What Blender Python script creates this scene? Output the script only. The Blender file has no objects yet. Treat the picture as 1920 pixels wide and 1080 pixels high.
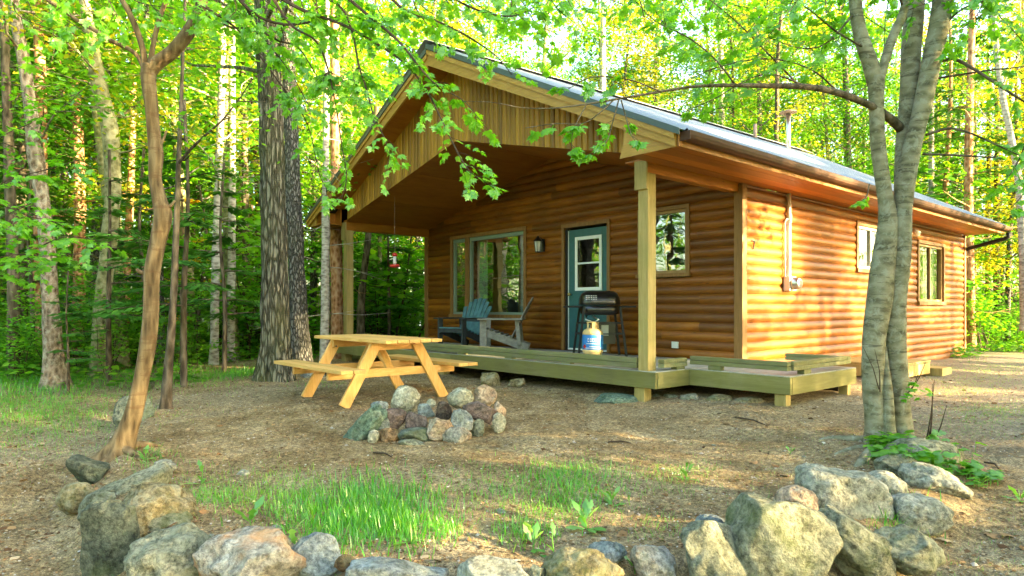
import bpy, math, random
import numpy as np
from mathutils import Vector, Matrix, noise, Quaternion
R = math.radians
sc = bpy.context.scene
C = sc.collection
rnd = random.Random(7)

# ------------------------------------------------------------------ camera
CAM = (4.726, -8.154, 0.73); YAW = -0.859
FPX = 1237.83; HY = 577.255                       # focal length and horizon row at 1920 px wide
cam = bpy.data.cameras.new('camera'); cam_o = bpy.data.objects.new('camera', cam); C.objects.link(cam_o)
cam_o.location = CAM; cam_o.rotation_euler = (R(90), 0, -YAW)
cam.sensor_width = 36; cam.lens = 36 * FPX / 1920; cam.shift_y = (HY - 540) / 1920
cam.clip_start = 0.05; cam.clip_end = 1500
sc.camera = cam_o
# ------------------------------------------------------------------ world, sun, exposure
SUN_EL, SUN_AZ = R(13), R(27)                     # azimuth from +x towards +y
w = bpy.data.worlds.new('World'); sc.world = w; w.use_nodes = True
nt = w.node_tree; nt.nodes.clear()
sky = nt.nodes.new('ShaderNodeTexSky'); sky.sky_type = 'NISHITA'; sky.sun_disc = False
sky.sun_elevation = SUN_EL; sky.sun_rotation = math.pi / 2 - SUN_AZ
sky.air_density = 1.0; sky.dust_density = 3.0; sky.ozone_density = 0.6
bg = nt.nodes.new('ShaderNodeBackground'); bg.inputs[1].default_value = 0.10
out = nt.nodes.new('ShaderNodeOutputWorld')
nt.links.new(sky.outputs[0], bg.inputs[0]); nt.links.new(bg.outputs[0], out.inputs[0])
sun = bpy.data.lights.new('sun', 'SUN'); sun.energy = 4.8; sun.angle = R(0.6); sun.color = (1.0, 0.76, 0.42)
sun_o = bpy.data.objects.new('sun', sun); C.objects.link(sun_o)
SD = Vector((math.cos(SUN_EL) * math.cos(SUN_AZ), math.cos(SUN_EL) * math.sin(SUN_AZ), math.sin(SUN_EL)))
sun_o.rotation_euler = (-SD).to_track_quat('-Z', 'Y').to_euler()
sun_o.location = SD * 60
vs = sc.view_settings; vs.view_transform = 'Standard'; vs.look = 'None'; vs.exposure = 4.02; vs.gamma = 1.0
try:
    cy = sc.cycles
    cy.max_bounces = 7; cy.diffuse_bounces = 4; cy.glossy_bounces = 3; cy.transmission_bounces = 4; cy.transparent_max_bounces = 8
    cy.caustics_reflective = False; cy.caustics_refractive = False; cy.sample_clamp_indirect = 6
except Exception:
    pass

# ------------------------------------------------------------------ pixel -> world helpers (positions measured in the photograph)
_s, _c = math.sin(YAW), math.cos(YAW)
def ray(u, v):
    r = (u - 960) / FPX
    return Vector((_s + r * _c, _c - r * _s, -(v - HY) / FPX))
def P(u, v, t):
    return Vector(CAM) + ray(u, v) * t
def on_y(u, v, y):
    d = ray(u, v); return Vector(CAM) + d * ((y - CAM[1]) / d.y)
def on_x(u, v, x):
    d = ray(u, v); return Vector(CAM) + d * ((x - CAM[0]) / d.x)

# ------------------------------------------------------------------ terrain height
_ringpx = [(290, 735, -.42), (222, 850, -.5), (185, 905, -.55), (215, 965, -.55), (320, 1015, -.55), (480, 1050, -.55), (740, 1068, -.55), (1090, 1062, -.55),
           (1330, 1055, -.55), (1500, 1010, -.55), (1650, 985, -.52), (1760, 930, -.5), (1800, 860, -.46)]
RING = []
for u, v, z in _ringpx:
    d = ray(u, v); p = Vector(CAM) + d * ((z - CAM[2]) / d.z); RING.append((p.x, p.y))
RING = np.array(RING)
POLY = np.vstack([[(-9.5, -5.0)], RING, [(6.0, -1.5), (12.0, 8.0), (0.0, 18.0), (-12.0, 8.0)]])
DROP = np.array([.10, .22, .30, .34, .34, .34, .34, .34, .32, .28, .22, .14, .04])
def _inside(x, y):
    ins = np.zeros(x.shape, bool); n = len(POLY)
    for i in range(n):
        x1, y1 = POLY[i]; x2, y2 = POLY[(i + 1) % n]
        cond = ((y1 > y) != (y2 > y)) & (x < (x2 - x1) * (y - y1) / (y2 - y1 + 1e-12) + x1)
        ins ^= cond
    return ins
def gz(x, y):
    x = np.asarray(x, float); y = np.asarray(y, float)
    z = -0.35 + 0.0 * x
    dc = np.sqrt((x - 3.0) ** 2 + (y + 6.0) ** 2)
    z = z - 0.17 * np.clip((5.4 - dc) / 3.8, 0, 1)
    z = z - 0.06 * np.clip((-4.9 - y) / 1.5, 0, 1) * np.clip((x + 8) / 4, 0, 1)
    best = np.full(x.shape, 1e9); amt = np.zeros(x.shape)
    for i in range(len(RING) - 1):
        a, b = RING[i], RING[i + 1]; ab = b - a; L2 = (ab ** 2).sum()
        t = np.clip(((x - a[0]) * ab[0] + (y - a[1]) * ab[1]) / L2, 0, 1)
        d = np.hypot(x - a[0] - t * ab[0], y - a[1] - t * ab[1])
        m = d < best; best = np.where(m, d, best); amt = np.where(m, DROP[i] * (1 - t) + DROP[i + 1] * t, amt)
    sd = np.where(_inside(x, y), best, -best)
    k = np.clip((0.12 - sd) / 0.42, 0, 1); k = k * k * (3 - 2 * k)
    z = z - amt * k * np.clip(1.6 - best / 7.0, 0, 1)
    far = np.hypot(x + 1, y - 1)
    amp = np.clip((far - 8) / 14, 0, 1)
    z = z + amp * (0.16 * np.sin(x * .31 + 1.3) * np.cos(y * .27) + 0.08 * np.sin(x * .83 + y * .5))
    z = z + 0.016 * np.sin(x * 2.1 + 1.1 * np.sin(y * 1.3)) + 0.013 * np.sin(y * 2.9 + x * .9) + 0.006 * np.sin(x * 7.1) * np.sin(y * 6.3 + 1)
    z = z + 0.045 * np.exp(-((x - .7) ** 2 / 5.0 + (y + .9) ** 2 / 2.6))
    # a bank that drops to the lake far to the left
    lk = np.clip((-x - 20 - 0.35 * y) / 14, 0, 1); z = z - 1.7 * lk * lk * (3 - 2 * lk)
    return z
def g(x, y):
    return float(gz(np.array([x]), np.array([y]))[0])
def GP(u, v):
    """the ground point seen at a pixel"""
    d = ray(u, v); o = Vector(CAM)
    lo, t = 0.5, 0.5
    while t < 90:
        p = o + d * t
        if p.z < g(p.x, p.y): break
        lo = t; t += 0.15 + t * .02
    hi = t
    for _ in range(18):
        m = (lo + hi) / 2; p = o + d * m
        if p.z < g(p.x, p.y): hi = m
        else: lo = m
    p = o + d * hi
    return Vector((p.x, p.y, g(p.x, p.y)))

# ------------------------------------------------------------------ materials
def newmat(name):
    m = bpy.data.materials.new(name); m.use_nodes = True
    n = m.node_tree.nodes; n.clear()
    o = n.new('ShaderNodeOutputMaterial')
    return m, m.node_tree, n, o
def L(t, a, b): t.links.new(a, b)
def ramp(n, stops, interp='LINEAR'):
    r = n.new('ShaderNodeValToRGB'); r.color_ramp.interpolation = interp
    e = r.color_ramp.elements
    while len(e) < len(stops): e.new(0.5)
    for i, (p, c) in enumerate(stops):
        e[i].position = p; e[i].color = (c[0], c[1], c[2], 1)
    return r
def mixc(t, n, fac, a, b, mode='MIX'):
    m = n.new('ShaderNodeMix'); m.data_type = 'RGBA'; m.blend_type = mode; m.clamp_factor = True
    if isinstance(fac, (int, float)): m.inputs[0].default_value = fac
    else: L(t, fac, m.inputs[0])
    for i, q in ((6, a), (7, b)):
        if isinstance(q, (tuple, list)): m.inputs[i].default_value = (*q[:3], 1)
        else: L(t, q, m.inputs[i])
    return m.outputs[2]
def mth(t, n, op, a, b=0.0, c=None):
    m = n.new('ShaderNodeMath'); m.operation = op
    for i, q in enumerate((a, b) if c is None else (a, b, c)):
        if isinstance(q, (int, float)): m.inputs[i].default_value = q
        else: L(t, q, m.inputs[i])
    return m.outputs[0]
def coords(t, n, scale=(1, 1, 1), kind='Object', rot=(0, 0, 0)):
    tc = n.new('ShaderNodeTexCoord'); mp = n.new('ShaderNodeMapping'); mp.inputs['Scale'].default_value = scale
    mp.inputs['Rotation'].default_value = rot
    L(t, tc.outputs[kind], mp.inputs[0]); return mp.outputs[0]
def noise_n(t, n, vec, scale, detail=4, rough=0.55, dist=0.0):
    x = n.new('ShaderNodeTexNoise'); x.inputs['Scale'].default_value = scale; x.inputs['Detail'].default_value = detail
    x.inputs['Roughness'].default_value = rough; x.inputs['Distortion'].default_value = dist; L(t, vec, x.inputs['Vector']); return x.outputs[0]
def vor(t, n, vec, scale, feature='F1', out='Distance', rand=1.0):
    x = n.new('ShaderNodeTexVoronoi'); x.feature = feature; x.inputs['Scale'].default_value = scale
    x.inputs['Randomness'].default_value = rand; L(t, vec, x.inputs['Vector']); return x.outputs[out]
def bump(t, n, h, strength=0.5, dist=0.01, normal=None):
    b = n.new('ShaderNodeBump'); b.inputs['Strength'].default_value = strength; b.inputs['Distance'].default_value = dist
    L(t, h, b.inputs['Height'])
    if normal: L(t, normal, b.inputs['Normal'])
    return b.outputs[0]
def principled(t, n, o, col, rough=0.7, spec=0.3, metal=0.0, nrm=None, coat=0.0):
    p = n.new('ShaderNodeBsdfPrincipled')
    if isinstance(col, (tuple, list)): p.inputs['Base Color'].default_value = (*col[:3], 1)
    else: L(t, col, p.inputs['Base Color'])
    if isinstance(rough, (int, float)): p.inputs['Roughness'].default_value = rough
    else: L(t, rough, p.inputs['Roughness'])
    p.inputs['Specular IOR Level'].default_value = spec; p.inputs['Metallic'].default_value = metal
    p.inputs['Coat Weight'].default_value = coat; p.inputs['Coat Roughness'].default_value = 0.25
    if nrm: L(t, nrm, p.inputs['Normal'])
    L(t, p.outputs[0], o.inputs[0]); return p
def attr(n, name):
    a = n.new('ShaderNodeAttribute'); a.attribute_name = name; return a.outputs['Fac']

def wood(name, c_dark, c_mid, c_light, grain, var=0.5, rough=0.6, spec=0.3, algae=None, knots=True, knotsize=1.0, streak=None):
    """grain: the scale vector, small along the grain"""
    m, t, n, o = newmat(name)
    v = coords(t, n, grain)
    a = attr(n, 'val')
    comb = n.new('ShaderNodeVectorMath'); comb.operation = 'ADD'
    cx = n.new('ShaderNodeCombineXYZ'); sc_ = mth(t, n, 'MULTIPLY', a, 37.0)
    for i in range(3): L(t, sc_, cx.inputs[i])
    L(t, v, comb.inputs[0]); L(t, cx.outputs[0], comb.inputs[1]); v2 = comb.outputs[0]
    n1 = noise_n(t, n, v2, 1.0, 5, 0.6, 0.6); n2 = noise_n(t, n, v2, 4.5, 4, 0.7)
    f = mth(t, n, 'ADD', mth(t, n, 'MULTIPLY', n1, 0.6), mth(t, n, 'MULTIPLY', n2, 0.4))
    r = ramp(n, [(0.28, c_dark), (0.5, c_mid), (0.72, c_light)]); L(t, f, r.inputs[0])
    shade = ramp(n, [(0.0, (1 - var * .8,) * 3), (1.0, (1 + var * .35,) * 3)]); L(t, a, shade.inputs[0])
    col = mixc(t, n, 1.0, r.outputs[0], shade.outputs[0], 'MULTIPLY')
    if knots:
        vk = coords(t, n, tuple(max(1.0, q ** .5) * 1.25 / knotsize for q in grain))
        k = vor(t, n, vk, 1.6); kr = ramp(n, [(0.0, (1, 1, 1)), (0.05, (.8, .8, .8)), (0.09, (0, 0, 0))]); L(t, k, kr.inputs[0])
        col = mixc(t, n, mth(t, n, 'MULTIPLY', kr.outputs[0], .75), col, tuple(q * .35 for q in c_dark))
    if streak:
        vs_ = coords(t, n, (1, 1, 1)); ns = noise_n(t, n, vs_, 1.3, 4, .6); rs = ramp(n, [(0.42, (0, 0, 0)), (0.62, (1, 1, 1))]); L(t, ns, rs.inputs[0])
        col = mixc(t, n, mth(t, n, 'MULTIPLY', rs.outputs[0], streak[1]), col, streak[0])
    if algae:
        va = coords(t, n, (1, 1, 1)); na = noise_n(t, n, va, 2.2, 5, .65, .4); ra = ramp(n, [(0.35, (0, 0, 0)), (0.62, (1, 1, 1))]); L(t, na, ra.inputs[0])
        col = mixc(t, n, mth(t, n, 'MULTIPLY', ra.outputs[0], algae[1]), col, algae[0])
    b = bump(t, n, f, 0.35, 0.004)
    principled(t, n, o, col, rough, spec, nrm=b)
    return m

M = {}
M['siding_x'] = wood('log_siding_stain_shaded', (.090, .024, .002), (.25, .082, .005), (.38, .150, .012), (1.6, 30, 26), .55, .45, .35, streak=((.06, .024, .006), .35))  # front copy of the one stain, darkened for the porch shade
M['siding_y'] = wood('log_siding_stain_lit', (.13, .034, .002), (.29, .092, .005), (.42, .165, .014), (30, 1.6, 26), .45, .42, .35, streak=((.16, .06, .018), .3))  # side copy of the same stain, brightened as the sunlit wall
M['gable'] = wood('gable_board_stain', (.150, .066, .005), (.33, .165, .012), (.46, .26, .028), (26, 26, 1.4), .5, .5, .3)
M['trim_x'] = wood('golden_trim', (.25, .13, .018), (.38, .21, .035), (.48, .29, .065), (2, 26, 26), .25, .5, .3, knots=False)
M['trim_y'] = wood('side_trim', (.22, .085, .014), (.32, .135, .024), (.42, .19, .04), (26, 2, 26), .25, .5, .3, knots=False)
M['trim_z'] = wood('corner_trim', (.14, .065, .016), (.25, .125, .035), (.34, .18, .06), (26, 26, 2), .25, .5, .3, knots=False)
M['soffit'] = wood('soffit_boards', (.28, .085, .006), (.42, .14, .010), (.52, .20, .02), (20, 1.4, 20), .35, .45, .35)
M['ceiling'] = wood('porch_plywood', (.22, .075, .007), (.33, .125, .012), (.42, .18, .022), (5, 1.2, 8), .25, .55, .25, knots=False)
M['post'] = wood('post_timber', (.22, .15, .045), (.40, .29, .10), (.52, .40, .17), (18, 18, 1.2), .2, .6, .3, algae=((.20, .20, .05), .35))
M['deck'] = wood('deck_timber', (.12, .115, .055), (.22, .21, .11), (.33, .31, .18), (1.5, 16, 16), .4, .75, .2, algae=((.15, .17, .035), .5))
M['deckrim'] = wood('rim_timber', (.13, .118, .045), (.215, .195, .075), (.30, .275, .12), (1.2, 1.2, 12), .4, .75, .2, algae=((.18, .17, .035), .5))
M['decktop'] = wood('deck_boards', (.22, .22, .17), (.36, .36, .30), (.50, .50, .44), (14, 1.5, 14), .35, .6, .4, knots=False)
M['newwood'] = wood('new_pine', (.50, .26, .06), (.66, .38, .11), (.78, .51, .20), (3, 22, 22), .3, .5, .35)
M['greywood'] = wood('weathered_wood', (.13, .12, .10), (.22, .21, .18), (.32, .31, .27), (3, 18, 18), .35, .8, .15, knots=False)

def flat(name, col, rough=.6, spec=.3, metal=0., var=.12, scale=14, bumpd=0.001, coat=0.0):
    m, t, n, o = newmat(name); v = coords(t, n)
    f = noise_n(t, n, v, scale, 4, .6); r = ramp(n, [(0.3, tuple(q * (1 - var) for q in col)), (0.7, tuple(min(1, q * (1 + var)) for q in col))]); L(t, f, r.inputs[0])
    principled(t, n, o, r.outputs[0], rough, spec, metal, bump(t, n, f, .2, bumpd), coat); return m
M['teal'] = flat('teal_paint', (.030, .115, .115), .45, .4)
M['teal_chair'] = flat('teal_grey_paint', (.065, .16, .175), .6, .3, var=.3, scale=9)
M['darkchair'] = flat('dark_paint', (.035, .042, .042), .6, .3, var=.3)
M['whitetrim'] = flat('white_trim', (.78, .80, .74), .4, .4, var=.04)
M['black'] = flat('black_enamel', (.010, .011, .011), .28, .5, var=.2, coat=.5)
M['blackmatte'] = flat('black_matte', (.014, .015, .015), .6, .3, var=.2)
M['brass'] = flat('brass', (.62, .46, .18), .3, .5, 1.0)
M['steel'] = flat('stainless_flue', (.62, .62, .60), .28, .5, 1.0, var=.1)
M['rustvent'] = flat('vent_pipe', (.30, .20, .14), .6, .3, var=.3)
M['roofmetal'] = flat('painted_roof_steel', (.33, .35, .36), .42, .5, 0.3, var=.06, scale=3)
M['roofedge'] = flat('dark_roof_edge', (.045, .07, .065), .45, .4, var=.15)
M['gutter'] = flat('brown_gutter', (.055, .022, .008), .6, .25, var=.15)
M['darkgap'] = flat('near_black', (.02, .017, .014), .7, .2)
M['meter'] = flat('meter_grey', (.62, .62, .60), .45, .4, var=.05)
M['plate'] = flat('cover_plate', (.62, .62, .52), .5, .4, var=.04)
M['interior'] = flat('room_walls', (.16, .12, .08), .9, .1)
M['curtain'] = flat('curtain', (.62, .66, .60), .9, .1, var=.1, scale=3)
M['interior_dark'] = flat('room_floor', (.05, .04, .03), .9, .1)
M['tan_tank'] = flat('tank_cream', (.70, .50, .22), .45, .4, var=.1)
M['tank_base'] = flat('tank_base_cream', (.68, .58, .42), .45, .4, var=.1)
M['tank_blue'] = flat('tank_blue', (.03, .20, .55), .4, .4, var=.15)
M['tank_white'] = flat('tank_white', (.8, .8, .78), .4, .4)
M['red'] = flat('red_plastic', (.55, .03, .02), .35, .5)
M['clearish'] = flat('feeder_reservoir', (.75, .70, .68), .15, .5)
M['bolt'] = flat('bolt_steel', (.12, .11, .10), .5, .4, .6)
M['lampglass'] = flat('frosted_glass', (.55, .56, .48), .25, .5)
M['string'] = flat('cord', (.25, .23, .2), .8, .1)

def glass_mat(name, refl, tint):
    m, t, n, o = newmat(name)
    gl = n.new('ShaderNodeBsdfGlossy'); gl.inputs[0].default_value = (.92, .96, .92, 1); gl.inputs['Roughness'].default_value = .012
    v = coords(t, n); L(t, bump(t, n, noise_n(t, n, v, 1.6, 2, .5), .10, .05), gl.inputs['Normal'])
    tr = n.new('ShaderNodeBsdfTransparent'); tr.inputs[0].default_value = (*tint, 1)
    mx = n.new('ShaderNodeMixShader'); mx.inputs[0].default_value = refl
    L(t, tr.outputs[0], mx.inputs[1]); L(t, gl.outputs[0], mx.inputs[2]); L(t, mx.outputs[0], o.inputs[0]); return m
M['glass'] = glass_mat('window_glass', .52, (.78, .88, .80))
M['glass_dark'] = glass_mat('door_glass', .20, (.7, .75, .7))

def leaf_mat(name, c1, c2, c3, trans=.5, gloss=.06, rndobj=.12):
    m, t, n, o = newmat(name)
    a = attr(n, 'val'); oi = n.new('ShaderNodeObjectInfo')
    f = mth(t, n, 'ADD', a, mth(t, n, 'MULTIPLY', mth(t, n, 'SUBTRACT', oi.outputs['Random'], .5), rndobj * 2))
    r = ramp(n, [(0.0, c1), (0.5, c2), (1.0, c3)]); L(t, f, r.inputs[0])
    d = n.new('ShaderNodeBsdfDiffuse'); L(t, r.outputs[0], d.inputs[0])
    tl = n.new('ShaderNodeBsdfTranslucent')
    tc = mixc(t, n, 1.0, r.outputs[0], (1.9, 1.75, .7), 'MULTIPLY'); L(t, tc, tl.inputs[0])
    mx = n.new('ShaderNodeMixShader'); mx.inputs[0].default_value = trans
    L(t, d.outputs[0], mx.inputs[1]); L(t, tl.outputs[0], mx.inputs[2])
    gl = n.new('ShaderNodeBsdfGlossy'); gl.inputs['Roughness'].default_value = .38; gl.inputs[0].default_value = (.9, .95, .9, 1)
    m2 = n.new('ShaderNodeMixShader'); m2.inputs[0].default_value = gloss
    L(t, mx.outputs[0], m2.inputs[1]); L(t, gl.outputs[0], m2.inputs[2]); L(t, m2.outputs[0], o.inputs[0]); return m
M['maple'] = leaf_mat('maple_leaves', (.06, .22, .004), (.11, .34, .006), (.20, .44, .010), .5)
M['decid'] = leaf_mat('spring_leaves', (.045, .17, .006), (.11, .31, .008), (.23, .41, .012), .55, rndobj=.25)
M['decid_gold'] = leaf_mat('gold_green_leaves', (.16, .22, .008), (.32, .34, .014), (.52, .42, .02), .55, rndobj=.2)
M['hemlock'] = leaf_mat('hemlock_needles', (.018, .09, .014), (.045, .17, .022), (.10, .27, .03), .25, .05)
M['under'] = leaf_mat('undergrowth_leaves', (.04, .16, .008), (.09, .29, .012), (.19, .40, .018), .5)
M['grass'] = leaf_mat('grass_blades', (.04, .17, .004), (.07, .33, .006), (.20, .38, .012), .45)
M['weed'] = leaf_mat('weed_leaves', (.06, .20, .02), (.10, .28, .04), (.20, .38, .10), .4)
M['needle_yellow'] = leaf_mat('yellow_needles', (.30, .22, .01), (.50, .36, .02), (.62, .45, .04), .45)  # plain yellow needle colour, used for one small conifer

def litter_mat():
    m, t, n, o = newmat('leaf_litter')
    a = attr(n, 'val'); r = ramp(n, [(0.0, (.07, .035, .015)), (.35, (.19, .10, .04)), (.6, (.32, .20, .09)), (.85, (.47, .35, .20)), (1.0, (.58, .52, .40))]); L(t, a, r.inputs[0])
    principled(t, n, o, r.outputs[0], .85, .15); return m
M['litter'] = litter_mat()
def pebble_mat():
    m, t, n, o = newmat('gravel_stones')
    a = attr(n, 'val'); r = ramp(n, [(0.0, (.12, .085, .05)), (.5, (.25, .19, .12)), (1.0, (.45, .41, .34))]); L(t, a, r.inputs[0])
    principled(t, n, o, r.outputs[0], .85, .2); return m
M['pebble'] = pebble_mat()

def bark(name, c1, c2, c3, vs=(7, 7, 1.6), strength=.9, dist=.02, lichen=None, moss=None, bands=None, rough=.9):
    m, t, n, o = newmat(name)
    v = coords(t, n, vs)
    vd = vor(t, n, v, 2.6, 'F1'); f1 = noise_n(t, n, v, 3.0, 6, .7, .8)
    h = mth(t, n, 'ADD', mth(t, n, 'MULTIPLY', vd, .55), mth(t, n, 'MULTIPLY', f1, .6))
    r = ramp(n, [(0.30, c1), (0.52, c2), (0.75, c3)]); L(t, h, r.inputs[0]); col = r.outputs[0]
    vw = coords(t, n, (1, 1, 1))
    if bands:
        vb = coords(t, n, (3.0, 3.0, 22.0)); fb = noise_n(t, n, vb, 1.0, 5, .72, .5); rb = ramp(n, [(0.55, (0, 0, 0)), (0.60, (1, 1, 1))]); L(t, fb, rb.inputs[0])
        col = mixc(t, n, mth(t, n, 'MULTIPLY', rb.outputs[0], bands[1]), col, bands[0])
    if lichen:
        fl = noise_n(t, n, vw, 13, 6, .75, .5); rl = ramp(n, [(0.50, (0, 0, 0)), (0.60, (1, 1, 1))]); L(t, fl, rl.inputs[0])
        col = mixc(t, n, mth(t, n, 'MULTIPLY', rl.outputs[0], lichen[1]), col, lichen[0])
    if moss:
        fm = noise_n(t, n, vw, 1.4, 4, .6); rm = ramp(n, [(0.45, (0, 0, 0)), (0.65, (1, 1, 1))]); L(t, fm, rm.inputs[0])
        col = mixc(t, n, mth(t, n, 'MULTIPLY', rm.outputs[0], moss[1]), col, moss[0])
    principled(t, n, o, col, rough, .2, nrm=bump(t, n, h, strength, dist)); return m
M['bark_big_old'] = bark('furrowed_bark_plain', (.022, .022, .012), (.10, .095, .055), (.28, .26, .18), (11, 11, 2.2), 1.0, .05, moss=((.08, .10, .03), .35))
def furrow_bark(name, dark, mid, light, hs=21.0, vsc=3.6, moss=(.09, .11, .03), mf=.45):
    m, t, n, o = newmat(name)
    v = coords(t, n, (hs, hs, vsc)); nz = n.new('ShaderNodeTexNoise'); nz.inputs['Scale'].default_value = 1.1; nz.inputs['Detail'].default_value = 3; L(t, v, nz.inputs['Vector'])
    ad = n.new('ShaderNodeMixRGB'); ad.blend_type = 'LINEAR_LIGHT'; ad.inputs[0].default_value = .55; L(t, v, ad.inputs[1]); L(t, nz.outputs['Color'], ad.inputs[2])
    e = vor(t, n, ad.outputs[0], 1.0, 'DISTANCE_TO_EDGE'); f = noise_n(t, n, v, 5.0, 5, .7)
    er = n.new('ShaderNodeMapRange'); er.inputs[1].default_value = .02; er.inputs[2].default_value = .24; L(t, e, er.inputs[0])
    r = ramp(n, [(0.0, dark), (.35, tuple((a + b) / 2 for a, b in zip(dark, mid))), (.62, mid), (1.0, light)]); L(t, mth(t, n, 'MULTIPLY', er.outputs[0], mth(t, n, 'ADD', mth(t, n, 'MULTIPLY', f, .9), .45)), r.inputs[0]); col = r.outputs[0]
    vw = coords(t, n, (1, 1, .6)); fm = noise_n(t, n, vw, 1.7, 4, .6); rm = ramp(n, [(0.44, (0, 0, 0)), (0.64, (1, 1, 1))]); L(t, fm, rm.inputs[0])
    col = mixc(t, n, mth(t, n, 'MULTIPLY', rm.outputs[0], mf), col, moss)
    h = mth(t, n, 'ADD', er.outputs[0], mth(t, n, 'MULTIPLY', f, .35)); principled(t, n, o, col, .95, .15, nrm=bump(t, n, h, 1.0, .035)); return m
M['bark_big'] = furrow_bark('furrowed_bark', (.065, .062, .042), (.165, .158, .115), (.27, .262, .20))
M['bark_grey'] = furrow_bark('grey_scaly_bark', (.06, .06, .052), (.15, .145, .125), (.27, .265, .235), 26.0, 9.0, mf=.2)
M['bark_grey_plain'] = bark('grey_furrowed_bark', (.05, .05, .045), (.19, .18, .16), (.40, .38, .34), (8, 8, 1.8), 1.0, .03)
M['bark_scaly'] = bark('scaly_bark', (.045, .032, .02), (.15, .115, .075), (.29, .24, .18), (7, 7, 3.6), 1.0, .03, lichen=((.36, .37, .28), .5))
M['bark_maple'] = bark('smooth_maple_bark', (.075, .07, .04), (.165, .155, .09), (.25, .235, .155), (3, 3, 6), .6, .014, lichen=((.29, .30, .22), .6), bands=((.05, .045, .025), .65))
M['bark_orange'] = bark('tan_smooth_bark', (.05, .034, .016), (.125, .086, .040), (.21, .155, .080), (9, 9, 1.6), .8, .014, bands=((.10, .05, .02), .45))
M['bark_birch'] = bark('pale_bark', (.14, .12, .09), (.34, .31, .26), (.50, .47, .40), (4, 4, 7), .5, .010, bands=((.09, .07, .05), .6))
M['bark_red'] = bark('reddish_bark', (.13, .05, .02), (.34, .16, .07), (.50, .30, .17), (6, 6, 3), .9, .02)
M['bark_dark'] = bark('dark_bark', (.018, .013, .008), (.065, .05, .032), (.15, .12, .085), (6, 6, 2), .8, .02, moss=((.05, .07, .02), .35))
M['bark_mossy'] = bark('mossy_bark', (.05, .05, .02), (.16, .155, .07), (.28, .27, .15), (4, 4, 4), .7, .015, lichen=((.34, .34, .22), .5), moss=((.13, .16, .03), .5))
M['twig'] = flat('twig_bark', (.055, .038, .024), .8, .2, var=.4)
M['deadtwig'] = flat('bare_twig', (.36, .30, .20), .8, .2, var=.3)

def rock_mat(name, c1, c2, c3, lichen=(.34, .36, .25), lf=.45, moss=(.10, .125, .03), mf=.45, stain=None):
    m, t, n, o = newmat(name)
    oi = n.new('ShaderNodeObjectInfo'); tc = n.new('ShaderNodeTexCoord'); ad = n.new('ShaderNodeVectorMath'); ad.operation = 'ADD'
    cx = n.new('ShaderNodeCombineXYZ'); k = mth(t, n, 'MULTIPLY', oi.outputs['Random'], 50.0)
    for i in range(3): L(t, k, cx.inputs[i])
    L(t, tc.outputs['Object'], ad.inputs[0]); L(t, cx.outputs[0], ad.inputs[1]); v = ad.outputs[0]
    f = noise_n(t, n, v, 6, 8, .74, .6); f2 = noise_n(t, n, v, 34, 5, .78); fg = vor(t, n, v, 85)
    r = ramp(n, [(0.34, c1), (0.5, c2), (0.66, c3)]); L(t, f, r.inputs[0])
    sp = ramp(n, [(0.36, (.28, .28, .26)), (0.48, (.85, .85, .83)), (.60, (1.5, 1.47, 1.38))]); L(t, f2, sp.inputs[0])
    col = mixc(t, n, .85, r.outputs[0], sp.outputs[0], 'MULTIPLY')
    if stain:
        fs = noise_n(t, n, v, 2.6, 4, .6); rs = ramp(n, [(0.5, (0, 0, 0)), (.62, (1, 1, 1))]); L(t, fs, rs.inputs[0]); col = mixc(t, n, mth(t, n, 'MULTIPLY', rs.outputs[0], .7), col, stain)
    fl = noise_n(t, n, v, 9, 6, .75, .8); rl = ramp(n, [(0.50, (0, 0, 0)), (0.60, (1, 1, 1))]); L(t, fl, rl.inputs[0])
    col = mixc(t, n, mth(t, n, 'MULTIPLY', rl.outputs[0], lf), col, lichen)
    fm = noise_n(t, n, v, 3.3, 5, .7); rm = ramp(n, [(0.52, (0, 0, 0)), (0.64, (1, 1, 1))]); L(t, fm, rm.inputs[0])
    col = mixc(t, n, mth(t, n, 'MULTIPLY', rm.outputs[0], mf), col, moss)
    h = mth(t, n, 'ADD', mth(t, n, 'ADD', f, mth(t, n, 'MULTIPLY', f2, .35)), mth(t, n, 'MULTIPLY', fg, .08))
    principled(t, n, o, col, .9, .15, nrm=bump(t, n, h, 1.0, .045)); return m
M['rock_grey'] = rock_mat('grey_green_stone', (0.095, 0.101, 0.065), (0.178, 0.184, 0.125), (0.273, 0.273, 0.196))
M['rock_tan'] = rock_mat('tan_stone', (0.119, 0.095, 0.041), (0.225, 0.190, 0.101), (0.356, 0.309, 0.190))
M['rock_dark'] = rock_mat('dark_slate', (0.053, 0.071, 0.059), (0.113, 0.137, 0.107), (0.190, 0.202, 0.154), lf=.2)
M['rock_blue'] = rock_mat('blue_grey_stone', (0.095, 0.119, 0.119), (0.190, 0.219, 0.213), (0.309, 0.338, 0.321), lf=.25, mf=.1)
M['rock_pink'] = rock_mat('pink_granite', (0.261, 0.178, 0.119), (0.403, 0.297, 0.202), (0.533, 0.439, 0.332), lf=.3, mf=.1)
M['rock_brown'] = rock_mat('brown_stone', (0.095, 0.053, 0.024), (0.190, 0.119, 0.059), (0.321, 0.225, 0.131), lf=.15, mf=.35)
M['rock_pale'] = rock_mat('pale_stone', (0.166, 0.166, 0.119), (0.297, 0.297, 0.231), (0.451, 0.445, 0.368), lf=.3, mf=.15)
M['rock_maroon'] = rock_mat('maroon_stone', (0.071, 0.053, 0.047), (0.143, 0.107, 0.095), (0.225, 0.178, 0.160), lf=.12, mf=.1, lichen=(0.403, 0.356, 0.321))
M['rock_teal'] = rock_mat('green_slate', (0.053, 0.101, 0.077), (0.119, 0.184, 0.143), (0.225, 0.285, 0.225), lf=.2, mf=.2)
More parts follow.
